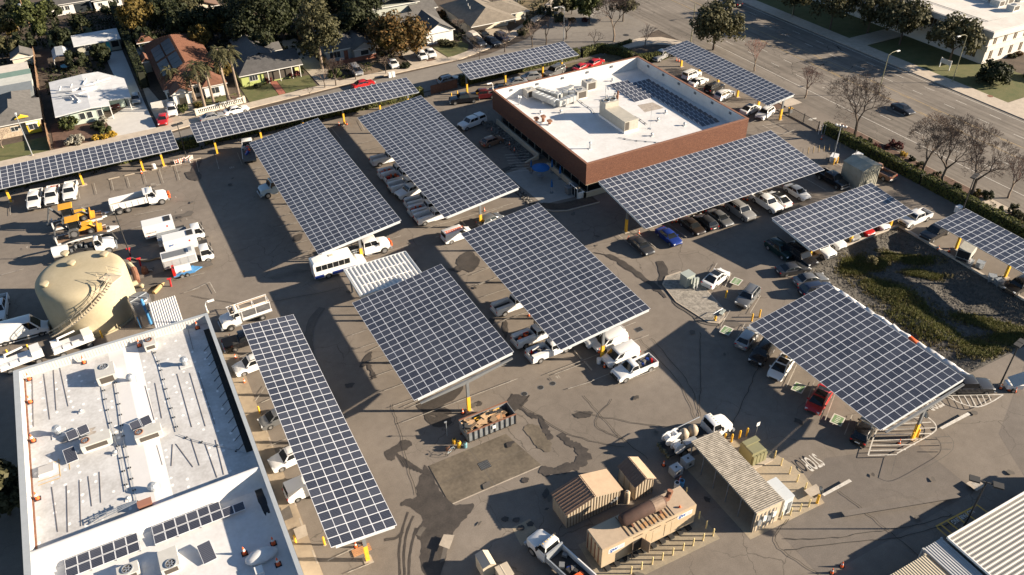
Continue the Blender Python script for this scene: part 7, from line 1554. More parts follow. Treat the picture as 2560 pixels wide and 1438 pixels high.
# shrubs
def shrub(px,py,r,h,m,label,group=None,seed=1,z=0.0):
    k = ('s',m.name,round(r,1),seed)
    if k not in TREES: TREES[k] = crown_mesh('foliage',r,h*.62,26,46,max(.07,r*.11),m,seed,low=-.35)
    p = G(px,py,z+h*.4); t = thing('shrub',label,'shrub',(p.x,p.y,z),R.uniform(0,6),group); put('foliage',TREES[k],t,(0,0,h*.42)); MB().cyl((0,0,-.05),(0,0,h*.5),r*.12,n=5).build('stem',BARK,t); return t
GS2 = 'round shrubs in the boulevard bed'
for k,(px,py,r,m,l) in enumerate(((2192,368,.75,LF_RED,'burgundy ball shrub, leftmost of the boulevard bed group'),(2218,367,.6,LF_RED,'burgundy ball shrub beside the leftmost one'),(2232,360,.8,LF_RED,'larger burgundy ball shrub at the back of the bed'),(2249,366,.85,LF_RED,'burgundy ball shrub next to the yellow one'),(2259,386,.7,LF_YEL,'yellow ball shrub in the boulevard bed'),(2280,398,.6,LF_DARK,'dark ball shrub right of the yellow one'),(2170,355,.8,LF_DARK,'dark ball shrub by the wide bare tree'),(2150,352,.8,LF_DARK,'dark green ball shrub at the bare tree foot'),(2300,412,.7,LF_OLIVE,'olive shrub under the bare trees'),(2340,440,.8,LF_OLIVE,'olive shrub between the bare trees'),(2440,485,.9,LF_GOLD,'brownish shrub by the dark lamp pole'),(2470,490,1.0,LF_DARK,'big dark shrub by the paved path'),(2535,525,1.0,LF_OLIVE,'rounded shrub below the square tree bed'),(2500,535,1.0,LF_MID,'mid green rounded shrub by the right-hand hedge'),(2550,545,.9,LF_OLIVE,'rounded shrub at the right edge of the bed'),(2390,470,.8,LF_DARK,'dark shrub among the bare tree trunks'))): shrub(px,py,r,r*1.6,m,l,GS2,60+k%4)
for px,py,r,h,m,l,s in ((172,308,1.9,2.2,LF_MID,'large feathery bush in front of the mint green wall',70),(245,315,1.3,1.2,LF_DARK,'dark mounded shrub in the mulch bed',71),(258,300,.9,1.3,LF_GREY,'blue-grey shrub at the corner of the mint green wall',72),(185,352,1.6,1.3,LF_GREY,'silver grey shrub by the pavement',73),(240,345,.8,.8,LF_YEL,'yellow ball shrub, left of three by the drive',74),(262,343,.75,.8,LF_YEL,'yellow ball shrub, middle of three by the drive',75),(280,336,.9,.9,LF_YEL,'yellow ball shrub, right of three by the drive',76),(262,325,1.2,.9,LF_MID,'low green shrub behind the yellow balls',77),(457,272,1.1,1.8,LF_MID,'orange-berried bush by the white SUV drive',78),(498,265,.8,1.4,LF_GOLD,'yellowish shrub by the tiled house path',79),(548,262,.8,1.2,LF_GOLD,'yellow shrub behind the balustrade',80),(622,205,1.0,1.3,LF_MID,'green shrub at the lime house corner',81),(645,215,.9,1.0,LF_DARK,'dark shrub on the lime house lawn edge',82),(672,200,.8,1.3,LF_RED,'reddish shrub left of the brick path',83),(735,185,1.4,1.4,LF_RED,'red-leaved shrubs along the lime house porch',84),(750,182,.9,1.1,LF_DARK,'dark shrub at the right end of the porch',85),(836,185,1.6,1.6,LF_MID,'tangled green shrub below the ragged tree',86),(1012,165,1.3,1.0,LF_DARK,'low spreading shrub beside the white sedan drive',87),(1085,90,1.6,2.2,LF_MID,'green shrub against the white gable',88),(1110,108,1.4,1.2,LF_OLIVE,'low shrub at the back of the small lawn',89),(1130,112,1.2,1.0,LF_OLIVE,'low olive shrub right of its neighbour',90),(1105,38,1.4,2.0,LF_AUT,'rusty orange bush between two houses',91),(1360,30,1.8,2.0,LF_OLIVE,'round dry bush in the corner bed',92),(1395,45,2.0,1.6,LF_OLIVE,'spreading dry bush in the corner bed',93),(1430,50,1.0,.9,LF_AUT,'russet shrub by the corner pavement',94),(1462,50,.8,.9,LF_RED,'small dark shrub on the corner bed edge',95),(1290,25,1.6,1.8,LF_AUT,'russet hedge bush by the car park',96),(1320,60,1.4,1.4,LF_MID,'green bush by the street lamp',97),(1308,80,1.4,1.4,LF_OLIVE,'olive bush near the tan house porch',98),(600,300,1.0,.9,LF_DRY,'dry bush at the pavement end',99),(135,20,1.4,1.4,LF_DARK,'dark bush below the paired windows',100),(265,28,1.6,1.6,LF_DARK,'dark bush at the top white house corner',101),(2530,140,.9,.8,LF_OLIVE,'low shrub along the office side wall, first',102),(2548,135,.9,.8,LF_AUT,'low russet shrub along the office side wall',103),(1190,478,.9,.7,LF_DRY,'dry plants at the patio bed corner',104),(2180,650,.8,.8,LF_DRY,'dry bush on the basin bank',105)): shrub(px,py,r,h,m,l,None,s)

def undergrowth(name,label,boxes,per,m,leaf,hmax):
    mb = MB()
    for x0,x1,y0,y1 in boxes:
        for _ in range(int((x1-x0)*(y1-y0)*per)):
            x,y = R.uniform(x0,x1),R.uniform(y0,y1); k = noise.noise(Vector((x*.45,y*.45,7)))
            if k < -.02: continue
            p = Vector((x,y,R.uniform(0,hmax)*min(1,.25+1.6*k))); n = Vector((R.uniform(-1,1),R.uniform(-1,1),R.uniform(.1,1))).normalized(); u = n.orthogonal().normalized(); u = Matrix.Rotation(R.uniform(0,6.3),3,n) @ u; v = n.cross(u); s = leaf*R.uniform(.6,1.4); mb.face(p-u*s-v*s*.6,p+u*s*.4-v*s*.7,p+u*s+v*s*.5,p-u*s*.3+v*s*.7)
    return tag(mb.build(name,m),label,'undergrowth',kind='stuff')
undergrowth('garden_undergrowth','dark tangled shrubbery filling the back gardens between the houses',[(-12,0.2,184,202),(-30,-13,196,236),(7,33,199,216),(-12,18,212,236),(20,60,188,232),(37,43,176,200),(55,62,168,190),(73,77.5,170,190)],7,LF_DARK,.24,1.7)
undergrowth('corner_undergrowth','dry tangled shrubs in the corner bed by the car park',[(92,106,174,189)],8,LF_OLIVE,.2,1.1)
undergrowth('front_planting','mixed low planting along the front gardens of the street plots',[(43,57,160.9,168),(15,22.5,164.2,165.4),(23.6,29,166.2,167.3),(59,66,169.6,170),(74,78,168,171)],9,LF_MID,.15,.8)
undergrowth('bed_planting','low dark planting under the bare trees of the boulevard bed',[(113.2,117.0,57,93),(113.5,117.0,6,57)],7,LF_OLIVE,.13,.5)
undergrowth('hedge_foot_weeds','dark low weeds along the yard side of the street hedge',[(-40,60,143.2,144.4)],6,LF_DARK,.15,.5)
# ================================================================ marks and wear on the yard surface
def ribbon(name, pts, wd, m, z=0.010, jit=0.0):
    mb = MB(); P = [Vector((p[0],p[1],z)) for p in pts]; L_, Rr = [], []
    for i,p in enumerate(P):
        d = (P[min(i+1,len(P)-1)]-P[max(i-1,0)]).normalized(); n = Vector((-d.y,d.x,0)); w_ = (wd[min(len(wd)-1,int(i*len(wd)/len(P)))] if hasattr(wd,'__len__') else wd)/2
        L_.append(p+n*w_*(1+R.uniform(-jit,jit))); Rr.append(p-n*w_*(1+R.uniform(-jit,jit)))
    for i in range(len(P)-1): mb.face(Rr[i],Rr[i+1],L_[i+1],L_[i])
    return tag(mb.build(name,m),kind='structure')
def dense(pts, n=6):
    out = []
    for k in range(len(pts)-1):
        p0,p1,p2,p3 = [Vector(pts[max(0,min(len(pts)-1,k+j))]) for j in (-1,0,1,2)]
        for i in range(n):
            t = i/n; out.append(tuple(.5*((2*p1)+(p2-p0)*t+(2*p0-5*p1+4*p2-p3)*t*t+(3*p1-p0-3*p2+p3)*t**3)))
    return out+[tuple(pts[-1])]
def wobbly(pix, n=5, amp=.10):
    c = gp(*pix); c2 = dense(c+[c[0]],n)[:-1]; return [(x+R.uniform(-amp,amp),y+R.uniform(-amp,amp)) for x,y in c2]
ZS = [0.016]
def zst(): ZS[0] += 0.0012; return ZS[0]
def stain(pix, m=WET, amp=.10, name='damp_stain'): sheet(name, wobbly(pix,5,amp), zst(), m)
def trail(pix, wd, m=WET, jit=.25, name='damp_trail'): ribbon(name, dense(gp(*pix),6), wd, m, zst(), jit)
stain([(1062,1160),(1085,1200),(1110,1240),(1140,1262),(1182,1258),(1180,1275),(1160,1300),(1135,1330),(1118,1380),(1100,1438),(1062,1438),(1050,1400),(1052,1360),(1040,1330),(1058,1296),(1030,1272),(1002,1262),(1015,1248),(1042,1244),(1040,1220),(1052,1190)])
for a in ([(1000,1438),(998,1380),(1005,1330),(1020,1280)],[(1012,1438),(1010,1385),(1018,1330),(1034,1290)],[(1022,1438),(1026,1380),(1040,1320)]): trail(a,.22)
stain([(960,1128),(985,1115),(1010,1100),(1030,1108),(1020,1122),(990,1135),(985,1150),(968,1150)])
for k in range(9): trail([(985+k*7,1128+k*5),(1000+k*8,1150+k*4),(1010+k*9,1168+k*3)],.16)
trail([(962,1300+50),(990,1345),(1008,1330)],.3); trail([(1045,1340),(1060,1318)],.5,DARKPATCH)
stain([(1160,958),(1120,972),(1080,990),(1042,1006),(1050,1025),(1082,1040),(1115,1042),(1128,1030),(1110,1015),(1135,998),(1152,982)]); stain([(1060,1030),(1090,1044),(1120,1040),(1128,1060),(1090,1068),(1066,1052)])
stain([(1185,1008),(1198,1002),(1206,1010),(1196,1016)]); trail([(1400,1085),(1425,1108),(1450,1122),(1460,1145),(1440,1165),(1410,1172),(1385,1180),(1350,1172)],[.8,.9,1.2,1.3,1.0,1.1,.9,1.2],jit=.4)
stain([(1320,1060),(1345,1065),(1360,1085),(1378,1105),(1372,1130),(1345,1120),(1325,1095),(1310,1075)],CONC2,name='dirt_stain'); stain([(1280,985),(1310,990),(1325,990),(1310,1012),(1285,1030),(1265,1020)],WET); trail([(1300,1020),(1330,1040),(1350,1045),(1365,1075),(1375,1100)],[.3,.6,.5,.7,.8],jit=.5)
stain([(1433,1036),(1450,1030),(1478,1030),(1480,1038),(1462,1046),(1440,1044)]); stain([(1338,790),(1352,795),(1350,812),(1338,808)])
trail([(1484,632),(1520,640),(1560,660),(1600,690),(1640,720),(1665,745)],[.2,.8,1.1,.9,.9,.4],jit=.4); stain([(1640,655),(1660,655),(1672,690),(1662,712),(1645,710),(1648,680)]); trail([(1660,720),(1700,760),(1760,800),(1830,810),(1870,815)],[.4,1.3,1.4,1.5,.5],DARKPATCH,.3)
stain([(1150,640),(1175,628),(1190,640),(1200,655),(1180,680),(1155,672),(1140,655)]); stain([(1168,642),(1140,668),(1120,672),(1150,680)],WET); stain([(1225,795),(1235,800),(1232,812),(1222,806)])
stain([(735,590),(755,585),(752,600),(732,604)]); stain([(920,885),(930,880),(926,900),(915,915),(898,920),(905,905)]); trail([(915,905),(925,920),(935,940),(930,950)],[.4,.5,.6,.2],jit=.5); stain([(862,962),(885,958),(880,968),(866,970)])
stain([(1255,825),(1262,800),(1270,820),(1266,850)]); stain([(488,402),(505,398),(500,415),(492,440),(478,430)],WET); stain([(462,432),(490,428),(505,440),(495,452),(470,448)]); stain([(350,740),(380,735),(385,760),(352,765)],DARKPATCH); stain([(400,552),(470,530),(475,540),(405,562)],DARKPATCH,.3)
trail([(806,770),(782,800),(772,835),(775,870),(785,905)],[1.0,1.1,1.0,.9,.5],DARKPATCH,.1)
for px,py in ((1325,1310),(1302,1320),(1290,1300),(1312,1200),(1262,1298)): stain([(px-9,py),(px,py-6),(px+10,py-2),(px+6,py+7),(px-6,py+6)],WET,.06)
for pix in ([(1530,1000),(1490,1060),(1560,1100)],[(1460,990),(1540,1080),(1620,1150)],[(1300,1010),(1420,1085),(1560,1120)],[(1750,830),(1752,950),(1745,1040)],[(1600,850),(1700,960),(1740,1050)],[(1628,845),(1715,950),(1752,1040)],[(1820,1080),(1870,980),(1900,900)],[(2380,1290),(2250,1320),(2080,1345),(1960,1350)],[(2400,1300),(2270,1340),(2090,1362),(1960,1375)],[(1970,1300),(1940,1360),(2050,1438)],[(2100,1230),(2200,1310),(2310,1400)],[(980,1010),(1000,1080),(1040,1240)],[(1720,1075),(1600,1060),(1440,1030)],[(830,600),(870,660),(900,740)],[(480,740),(640,760),(860,720)]): ribbon('crack_line',[(x+R.uniform(-.12,.12),y+R.uniform(-.12,.12)) for x,y in dense(gp(*pix),8)],.07,mat('crack_fill',(.05,.044,.038),.9),zst(),.3)
R2 = random.Random(11)
for (x0,x1,y0,y1,n) in ((19,58,30,92,34),(-18,16,108,138,16),(52,76,22,44,16)):
    for _ in range(n):
        x,y = R2.uniform(x0,x1),R2.uniform(y0,y1); sheet('oil_spot',blob(x,y,R2.uniform(.15,.6),R2.uniform(.12,.4),10,.3,R2.uniform(0,3)),zst(),DARKPATCH if R2.random()<.6 else WET)
sheet('wash_slab', [(18.1,56.0),(27.5,56.1),(28.8,50.2),(18.0,50.2)], 0.010, CONC2); 
for a,b in (((18.1,56.0),(18.0,50.2)),((18.0,50.2),(28.8,50.2))): ribbon('slab_joint',[a,b],.14,DARK if a[0]<18.05+.06 and b[1]<51 and a[1]>55 else CONC,.014)
ribbon('slab_joint',[(23,56),(23.2,50.2)],.06,DARKPATCH,.0145); ribbon('slab_joint',[(18.1,53.2),(28.2,53.1)],.05,DARKPATCH,.0147)
gr = thing('drain_grate','square black drain grate in the stained concrete slab','drain',G(1211,1163)); MB().box(-.6,.6,-.55,.55,.012,.022).build('pit',DARK,gr)
for k in range(9): MB().box(-.55+k*.13,-.50+k*.13,-.5,.5,.024,.04).build('bar',STEEL,gr)
for px,py,l in ((1352,969,'round manhole cover, middle of three in the yard'),(1382,959,'round manhole cover, nearest the end pickup of three'),(1311,985,'round manhole cover, nearest the dumpster of three')):
    t = thing('manhole_cover',l,'manhole cover',G(px,py),0,'round manhole covers in the yard'); MB().cyl((0,0,.004),(0,0,.02),.38,n=18).build('rim',STEEL,t); MB().cyl((0,0,.0205),(0,0,.03),.32,n=18).build('lid',CHAS,t)
for px,py,l in ((1597,824,'square dark grate in the asphalt beside the van canopy'),(1405,634+25,'square utility lid in the asphalt below the parked sedan')): 
    t = thing('yard_grate',l,'grate',G(px,py),0,'square grates in the asphalt'); MB().box(-.5,.5,-.42,.42,.01,.025).build('frame',STEEL,t); MB().box(-.44,.44,-.36,.36,.026,.032).build('lid',CHAS,t)
t = thing('manhole_cover','round manhole cover in the lawn-side boulevard pavement','manhole cover',G(2475,242)); t.location.z = .12; MB().cyl((0,0,.003),(0,0,.015),.55,n=18).build('lid',RUST,t)
t = thing('manhole_cover','oval dark cover in the lime house lawn','manhole cover',G(748,228)); MB().cyl((0,0,.03),(0,0,.06),.9,n=18).build('lid',mat('cover_dark',(.02,.022,.015),.9),t)
t = thing('manhole_cover','dark round cover on the street by the pale trunked tree','manhole cover',G(1565,88)); MB().cyl((0,0,.006),(0,0,.02),.7,n=18).build('lid',CHAS,t)
def line(a, b, wd=.10, m=PAINTF, z=None, name='parking_line'): p, q = G(*a), G(*b); ribbon(name,[(p.x,p.y),(q.x,q.y)],wd,m,z or zst()+.004)
for a,b in (((236,460),(243,487)),((279,450),(285,477)),((319,445),(326,470)),((360,436),(367,461)),((399,426),(410,460)),((439,415),(450,452)),((490,400),(498,432)),((195,470),(201,499)),((26,515),(27,540)),((594,384),(606,414)),((540,395),(548,425)),
 ((337,540),(412,526)),((302,582),(357,567)),((45,645),(125,627)),((5,690),(60,675)),((442,702),(512,685)),((480,728),(525,708)),((525,708),(540,735)),((460,735),(500,722)),((828,321),(853,352)),((898,302),(912,328)),((1200,540),(1258,520)),((1218,560),(1265,545)),
 ((1795,830),(1825,778)),((1875,785),(1901,742)),((1834,862),(1862,812)),((1876,899),(1905,846)),((1965,971),(1991,915)),((2014,1011),(2036,955)),((2062,1054),(2086,990)),((2110,1090),(2130,1040)),((1775,690),(1793,660)),((1812,720),(1828,686)),
 ((1385,939),(1468,908)),((1480,955),(1530,935)),((1545,963),(1638,928)),((1420,975),(1480,957)),((820,1405),(885,1375)),((870,1435),(936,1408)),((675,1118),(718,1100)),((640,1005),(668,965)),((655,1010),(700,990)),((600,895),(640,880)),((1180,690),(1225,672)),((1198,715),(1245,696)),((1196,828),(1262,805)),((1010,1020),(1115,975)),((1025,1022),(1080,1000)),((925,880),(958,865)),((700,570),(745,560))): line(a,b)
for k in range(17):      # stalls in front of the long canopy
    x = 60.6+k*2.78; ribbon('parking_line',[(x,83.4),(x+.1,77.6)],.11,PAINTF,zst()+.004)
for k in range(8): x = 79.8+k*2.75; ribbon('parking_line',[(x,70.4),(x,65.0)],.11,PAINTF,zst()+.004)
for cx,y0,y1 in ((24.6,96,132),(43.8,96,132),(43.7,62,88),(25.3,63,81)):
    y = y0
    while y < y1: ribbon('parking_line',[(cx-7.4,y),(cx+7.4,y)],.09,PAINTF,zst()+.004); y += 2.9
for k in range(8): y = 101.5+k*3.0; ribbon('parking_line',[(96.2,y),(106,y+1.4)],.1,PAINTF,zst()+.004)
for k in range(5): line((1240+k*16,355+k*18),(1310+k*16,338+k*18),.09)
for k in range(7): line((1262+k*3,392+k*7),(1322,388+k*7),.10,PAINT)
for k in range(9): line((2020+k*13,388-k*2),(2022+k*13,372-k*2),.09,PAINTYF)
def quadmark(name,pix,m): sheet(name,gp(*pix),zst()+.004,m)
quadmark('stop_bar',[(2053,1241),(2059,1246),(2128,1209),(2121,1203)],PAINT); quadmark('stop_bar',[(2347,1074),(2353,1079),(2424,1042),(2417,1036)],PAINT)
def ground_text(body,px,py,size,sy,rz,m,name='road_lettering'):
    cu = bpy.data.curves.new('txt','FONT'); cu.body = body; cu.size = size; cu.align_x = 'CENTER'; cu.align_y = 'CENTER'; cu.offset = size*.015; cu.resolution_u = 3; o = bpy.data.objects.new('txt',cu); me = bpy.data.meshes.new_from_object(o); bpy.data.objects.remove(o); me.materials.clear(); me.materials.append(m)
    p = G(px,py); o = put(name,me,None,(p.x,p.y,zst()+.004),(0,0,rz)); o.scale = (1,sy,1); o['kind'] = 'structure'; return o
ground_text('STOP',2028,1160,.85,3.0,pi,PAINT); ground_text('STOP',2328,1012,.85,3.0,pi,PAINT); ground_text('NO PARKING',2404,1297,.5,1.3,pi,PAINT); ground_text('723',581,423,.6,1.4,pi,PAINTF)
for b,px,py in (('705',398,466),('706',385,458+6),('3',441,497),('7',455,530),('5',468,552),('2',70,623),('14',745,528+2),('12',700,547),('16',1395,948),('18',1480,872),('20',1510,895)): ground_text(b,px,py,.55,1.4,pi,PAINTF,'stall_number')
for a,b in (((2337,1322),(2440,1268)),((2340,1325),(2376,1356)),((2350,1318),(2390,1351)),((2366,1309),(2406,1341)),((2390,1297),(2425,1328)),((2410,1287),(2450,1318)),((2438,1267),(2482,1300))): line(a,b,.16,PAINTY,name='yellow_hatch')
for pix in ((1840,709),(1815,832),(1995,975),(2092,1056)):
    p = G(*pix); r_ = .45; 
    for s,m in ((.82,PAINT),(.66,PAINTG)): sheet('clean_air_mark',[(p.x+s*(a*cos(r_)-b*sin(r_)),p.y+s*(a*sin(r_)+b*cos(r_))) for a,b in ((-1,-.8),(1,-.8),(1,.8),(-1,.8))],zst()+.004,m)
    for k in range(4): 
        a = -.42+k*.28; ribbon('clean_air_letters',[(p.x+a*cos(r_)+.25*sin(r_),p.y+a*sin(r_)-.25*cos(r_)),(p.x+a*cos(r_)-.25*sin(r_),p.y+a*sin(r_)+.25*cos(r_))],.10,PAINT,zst()+.005)
sheet('arrow_mark',gp((2019,301),(2027,296),(2027,298),(2041,296),(2041,299),(2030,301),(2031,304)),.131,PAINT)
# striped islands at the electric car canopy
def hatch(pix,lines,m=PAINT): ribbon('island_outline',dense(gp(*pix),4),.06 if m is PAINTGR else .13,m,zst()+.004); [line(a,b,.11,m,name='island_hatch') for a,b in lines]
hatch([(2168,1145),(2180,1105),(2192,1078)],[((2168,1145),(2240,1143))]); hatch([(2220,1040),(2265,1032),(2300,1040),(2330,1060),(2338,1078),(2325,1092),(2290,1112),(2240,1140)],[((2178,1120),(2285,1118)),((2180,1108),(2302,1104)),((2183,1094),(2328,1090)),((2188,1081),(2336,1076)),((2200,1068),(2325,1062)),((2240,1052),(2312,1050)),((2172,1133),(2262,1131))])
hatch([(2362,996),(2400,1015),(2440,1024),(2475,1012),(2505,993)],[((2376,996),(2385,1008)),((2393,996),(2403,1016)),((2408,996),(2422,1021)),((2423,995),(2438,1024)),((2438,994),(2452,1020)),((2452,993),(2462,1016)),((2467,992),(2475,1010)),((2362,996),(2505,993))])
hatch([(2225,1195),(2260,1202),(2330,1165),(2375,1135),(2380,1110),(2365,1092)],[((2330,1100),(2372,1098)),((2325,1115),(2378,1114)),((2322,1130),(2374,1130)),((2238,1145),(2225,1195))],PAINTGR)
hatch([(1905,318),(1950,340),(1985,330)],[((1915,318),(1950,312)),((1925,325),(1960,318))],PAINTF)
sheet('utility_lid',[(x,y) for x,y in gp((2412,1215),(2435,1202),(2460,1220),(2438,1235))],zst()+.004,CONC); sheet('utility_lid',gp((2424,1215),(2436,1208),(2450,1219),(2438,1227)),zst()+.006,PAINTF); sheet('utility_lid',gp((2008,1233),(2038,1217),(2055,1236),(2025,1250)),zst()+.004,CONC)
sheet('asphalt_cut',gp((2100,1285),(2385,1240),(2400,1250),(2110,1298)),zst(),ASPH2); sheet('asphalt_cut',gp((300,720),(520,650),(535,668),(330,742)),zst(),DARKPATCH); sheet('asphalt_cut',gp((1100,1415),(1112,1408),(1130,1345),(1118,1340)),zst(),DARKPATCH)
for pix in (((1098,1370),(1110,1343),(1137,1345),(1124,1380)),((735,1330),(765,1318),(772,1345),(745,1357)),((700,1288),(725,1270),(735,1300),(712,1310))): sheet('utility_lid',gp(*pix),zst()+.004,CONC if pix[0][0]!=700 else DARKPATCH)
# ================================================================ small things
CONEW = mat('cone_band',(.7,.68,.64),.5)
def cone_at(p, label, group, tall=False, s=1.0):
    if 'cone' not in VEH:
        t = thing('traffic_cone','x','traffic cone'); MB().box(-.21,.21,-.21,.21,0,.04).build('base',BLACK,t); MB().lathe([(.15,.04),(.03,.76),(.02,.77)],n=10).build('body',ORANGE,t); MB().lathe([(.103,.36),(.071,.54)],n=10,cap=False).build('band',CONEW,t,(0,0,0)); t.children[-1].scale = (1.04,1.04,1); VEH['cone'] = t
        t.location = p; t['label'] = label; t['group'] = group; t.scale = (s,s,s); return t
    return dup(VEH['cone'],p,0,label,group,scale=s)
GCN = 'traffic cones on the yard'
CON = [((1211,529),'orange cone right of the yellow post of the service truck canopy'),((1511,918),'orange cone at the nose of the middle small van'),((1322,790),'orange cone half hidden left of the van canopy'),((589,897),'orange cone by the white SUV beside the workshop'),((612,958),'orange cone with a white line beside the narrow canopy'),((576,846),'red cone beside the dark pickup nose'),((890,1368),'orange cone left of the yellow post at the bottom of the narrow canopy'),((909,1358),'orange cone right of the yellow post at the bottom of the narrow canopy'),((1659,1164),'orange cone left of the white cube tanks'),((1700,1202),'orange cone by the blue drum'),((2104,1417),'orange cone, farther of two at the bottom right'),((2079,1433),'orange cone, nearer of two at the bottom right'),((2247,1110),'red cone at the foot of the electric car canopy post'),((2501,972),'orange cone, leftmost of three by the solar sign trailer'),((2522,977),'orange cone, middle of three by the solar sign trailer'),((2537,980),'orange cone, rightmost of three by the solar sign trailer'),((354,434),'cone at the foot of a yellow post of the left canopy'),((848,314),'cone left of the yellow post of the brick path canopy'),((867,312),'cone right of the yellow post of the brick path canopy'),((1571,600),'cone beside the nearest black sedan'),((1597,585),'cone right of the yellow post by the black sedan'),((1681,557),'cone, left of a pair behind the blue sedan'),((1690,555),'cone, right of a pair behind the blue sedan'),((1757,531),'cone behind the silver grey sedan'),((1811,517),'cone left of the silver SUV'),((1859,499),'cone, left of a pair right of the silver SUV'),((1868,501),'cone, right of a pair right of the silver SUV'),((1229,328),'cone beside the shell pickup'),((1274,363),'cone in the shade above the entrance ramp'),((1286,378),'cone in the shade beside the rock bed'),((2053,349),'cone at the foot of the hedge by the gate'),((2207,566),'cone left of the right-hand yellow post of the short canopy'),((2218,575),'cone right of the right-hand yellow post of the short canopy'),((2145,464),'red cone at the foot of the metal booth'),((2345,625),'cone left of the yellow post of the hedge canopy'),((2372,630),'cone right of the yellow post of the hedge canopy'),((1691,152),'cone, left of three in the shade under the boulevard canopy'),((1697,154),'cone, middle of three in the shade under the boulevard canopy'),((1703,156),'cone, right of three in the shade under the boulevard canopy'),((1157,1034),'red cone beside the yellow post by the dumpster'),((1497,893),'cone stacked on the white bin at the yellow post')]
for (a,l) in CON: p = G(*a); cone_at(p if l != CON[-1][1] else (p.x,p.y,.75),l,GCN)
t = thing('plastic_bin','white plastic bin under a cone at the yellow post','bin',G(1497,908)); MB().lathe([(.26,0),(.3,.74),(.28,.76),(.02,.75)],n=14).build('body',WHITE,t)
GCR = 'leaning orange cones on the workshop roof'
for a,z,l in (((491,812),ZA,'orange cone at the top right corner of the workshop roof'),((346,853),ZA,'orange cone near the small air conditioner on the workshop roof'),((208,892),ZA,'orange cone halfway along the ribbed parapet of the workshop roof'),((73,937),ZA,'orange cone at the top left corner of the workshop roof'),((68,1009),ZA,'orange cone on the left roof edge, first below the corner'),((72,1107),ZA,'orange cone on the left roof edge beside the silver chimney vent'),((82,1252),ZA,'orange cone low on the left roof edge of the workshop'),((612,1385),ZB,'orange cone left of the white tarpaulin heap'),((684,1360),ZB,'orange cone above the white tarpaulin heap'),((696,1412),ZB,'orange cone right of the white tarpaulin heap')): q = G(*a,z); q.y = min(q.y,85.3); q.x = max(q.x,-17.95); c = cone_at(q,l,GCR,s=1.35)
def bollard(px,py,h,r,m,label,group,key):
    if key not in VEH:
        t = thing('bollard',label,'bollard',G(px,py),0,group); MB().lathe([(r,0),(r,h-r*.6),(r*.8,h-r*.2),(.01,h)],n=10).build('post',m,t,smooth=40); MB().cyl((0,0,-.02),(0,0,.03),r*1.7,n=10).build('collar',CONC,t); VEH[key] = t; return t
    return dup(VEH[key],G(px,py),0,label,group)
GB1 = 'pale yellow bollards round the generator'
for k,(px,py) in enumerate(((1577,1434),(1603,1423),(1630,1411),(1655,1400),(1681,1388),(1707,1376),(1732,1364),(1757,1352),(1782,1340))): bollard(px,py,1.15,.075,YELP,'pale yellow bollard in front of the generator, %s from the left' % NTH[k],GB1,'bp')
for k,(px,py) in enumerate(((1715,1236),(1747,1297),(1765,1321))): bollard(px,py,1.15,.075,YELP,'pale yellow bollard between generator and tin shelter, %s from the top' % NTH[k],GB1,'bp')
GB2_ = 'pale yellow bollards round the tin shelter'
for k,(px,py) in enumerate(((1936,1145),(1952,1164),(1973,1185),(1992,1205),(2012,1225))): bollard(px,py,1.15,.075,YELP,'pale yellow bollard right of the tin shelter, %s from the top' % NTH[k],GB2_,'bp')
for k,(px,py) in enumerate(((2021,1267),(1999,1278),(1975,1288),(1952,1298),(1924,1303))): bollard(px,py,1.15,.075,YELP,'pale yellow bollard below the electrical cabinet, %s from the right' % NTH[k],GB2_,'bp')
GB3 = 'bright yellow bollards in the yard'
for px,py,l in ((1814,745,'yellow bollard beside the white electric sedan'),(1898,793,'yellow bollard, right one at the corner of the electric car canopy'),(1879,803,'yellow bollard, left one at the corner of the electric car canopy'),(1828,1105,'yellow bollard by the jetter truck wheel'),(1811,1104,'yellow bollard hidden by the tin shelter corner'),(1848,1096,'yellow bollard between jetter truck and transformer'),(1866,1090,'yellow bollard behind the transformer, right one'),(2277,1100,'yellow bollard, left of two on the striped island'),(2292,1093,'yellow bollard, right of two on the striped island'),(650,1035,'tall yellow bollard beside the dark grey car'),(226,842,'yellow bollard behind the workshop, left of the steel vessel'),(257,845,'yellow bollard behind the workshop, next to the steel vessel'),(102,880,'yellow bollard under the tall white van nose'),(75,880,'yellow bollard under the middle of the tall white van'),(24,893,'yellow bollard at the workshop corner'),(1129,247,'yellow bollard, left of two by the black pickup'),(1144,242,'yellow bollard, right of two by the black pickup'),(740,1358,'yellow bollard on the apron beside the workshop'),(812,1362,'short yellow bollard by the bottom of the narrow canopy'),(2083,412,'yellow bollard, left of two by the light tower'),(2092,409,'yellow bollard, right of two by the light tower')): bollard(px,py,1.25,.11,YEL,l,GB3,'by')
t = thing('convex_mirror','round mirror on a yellow post by the stop bar','mirror',G(2042,1258)); MB().cyl((0,0,0),(0,0,1.3),.13,n=10).build('post',YEL,t); MB().cyl((0,0,1.3),(0,0,2.1),.04,n=6).build('pole',GALV,t); MB().lathe([(.38,0),(.36,.06),(.02,.14)],n=16).build('mirror',GLASS,t,(0,0,2.1),(.9,0,.6))
t = thing('convex_mirror','round mirror on a thin pole at the striped island','mirror',G(2295,1078)); MB().cyl((0,0,0),(0,0,2.6),.035,n=6).build('pole',GALV,t); MB().lathe([(.42,0),(.4,.06),(.02,.14)],n=16).build('mirror',GLASS,t,(.2,0,2.5),(.8,0,.3))
t = thing('yard_sign','small white sign on a post behind the transformer','sign',G(1888,1092)); MB().cyl((0,0,0),(0,0,2.3),.035,n=6).build('post',GALV,t); MB().box(-.22,.22,-.04,-.02,1.75,2.3).build('plate',WHITE,t)
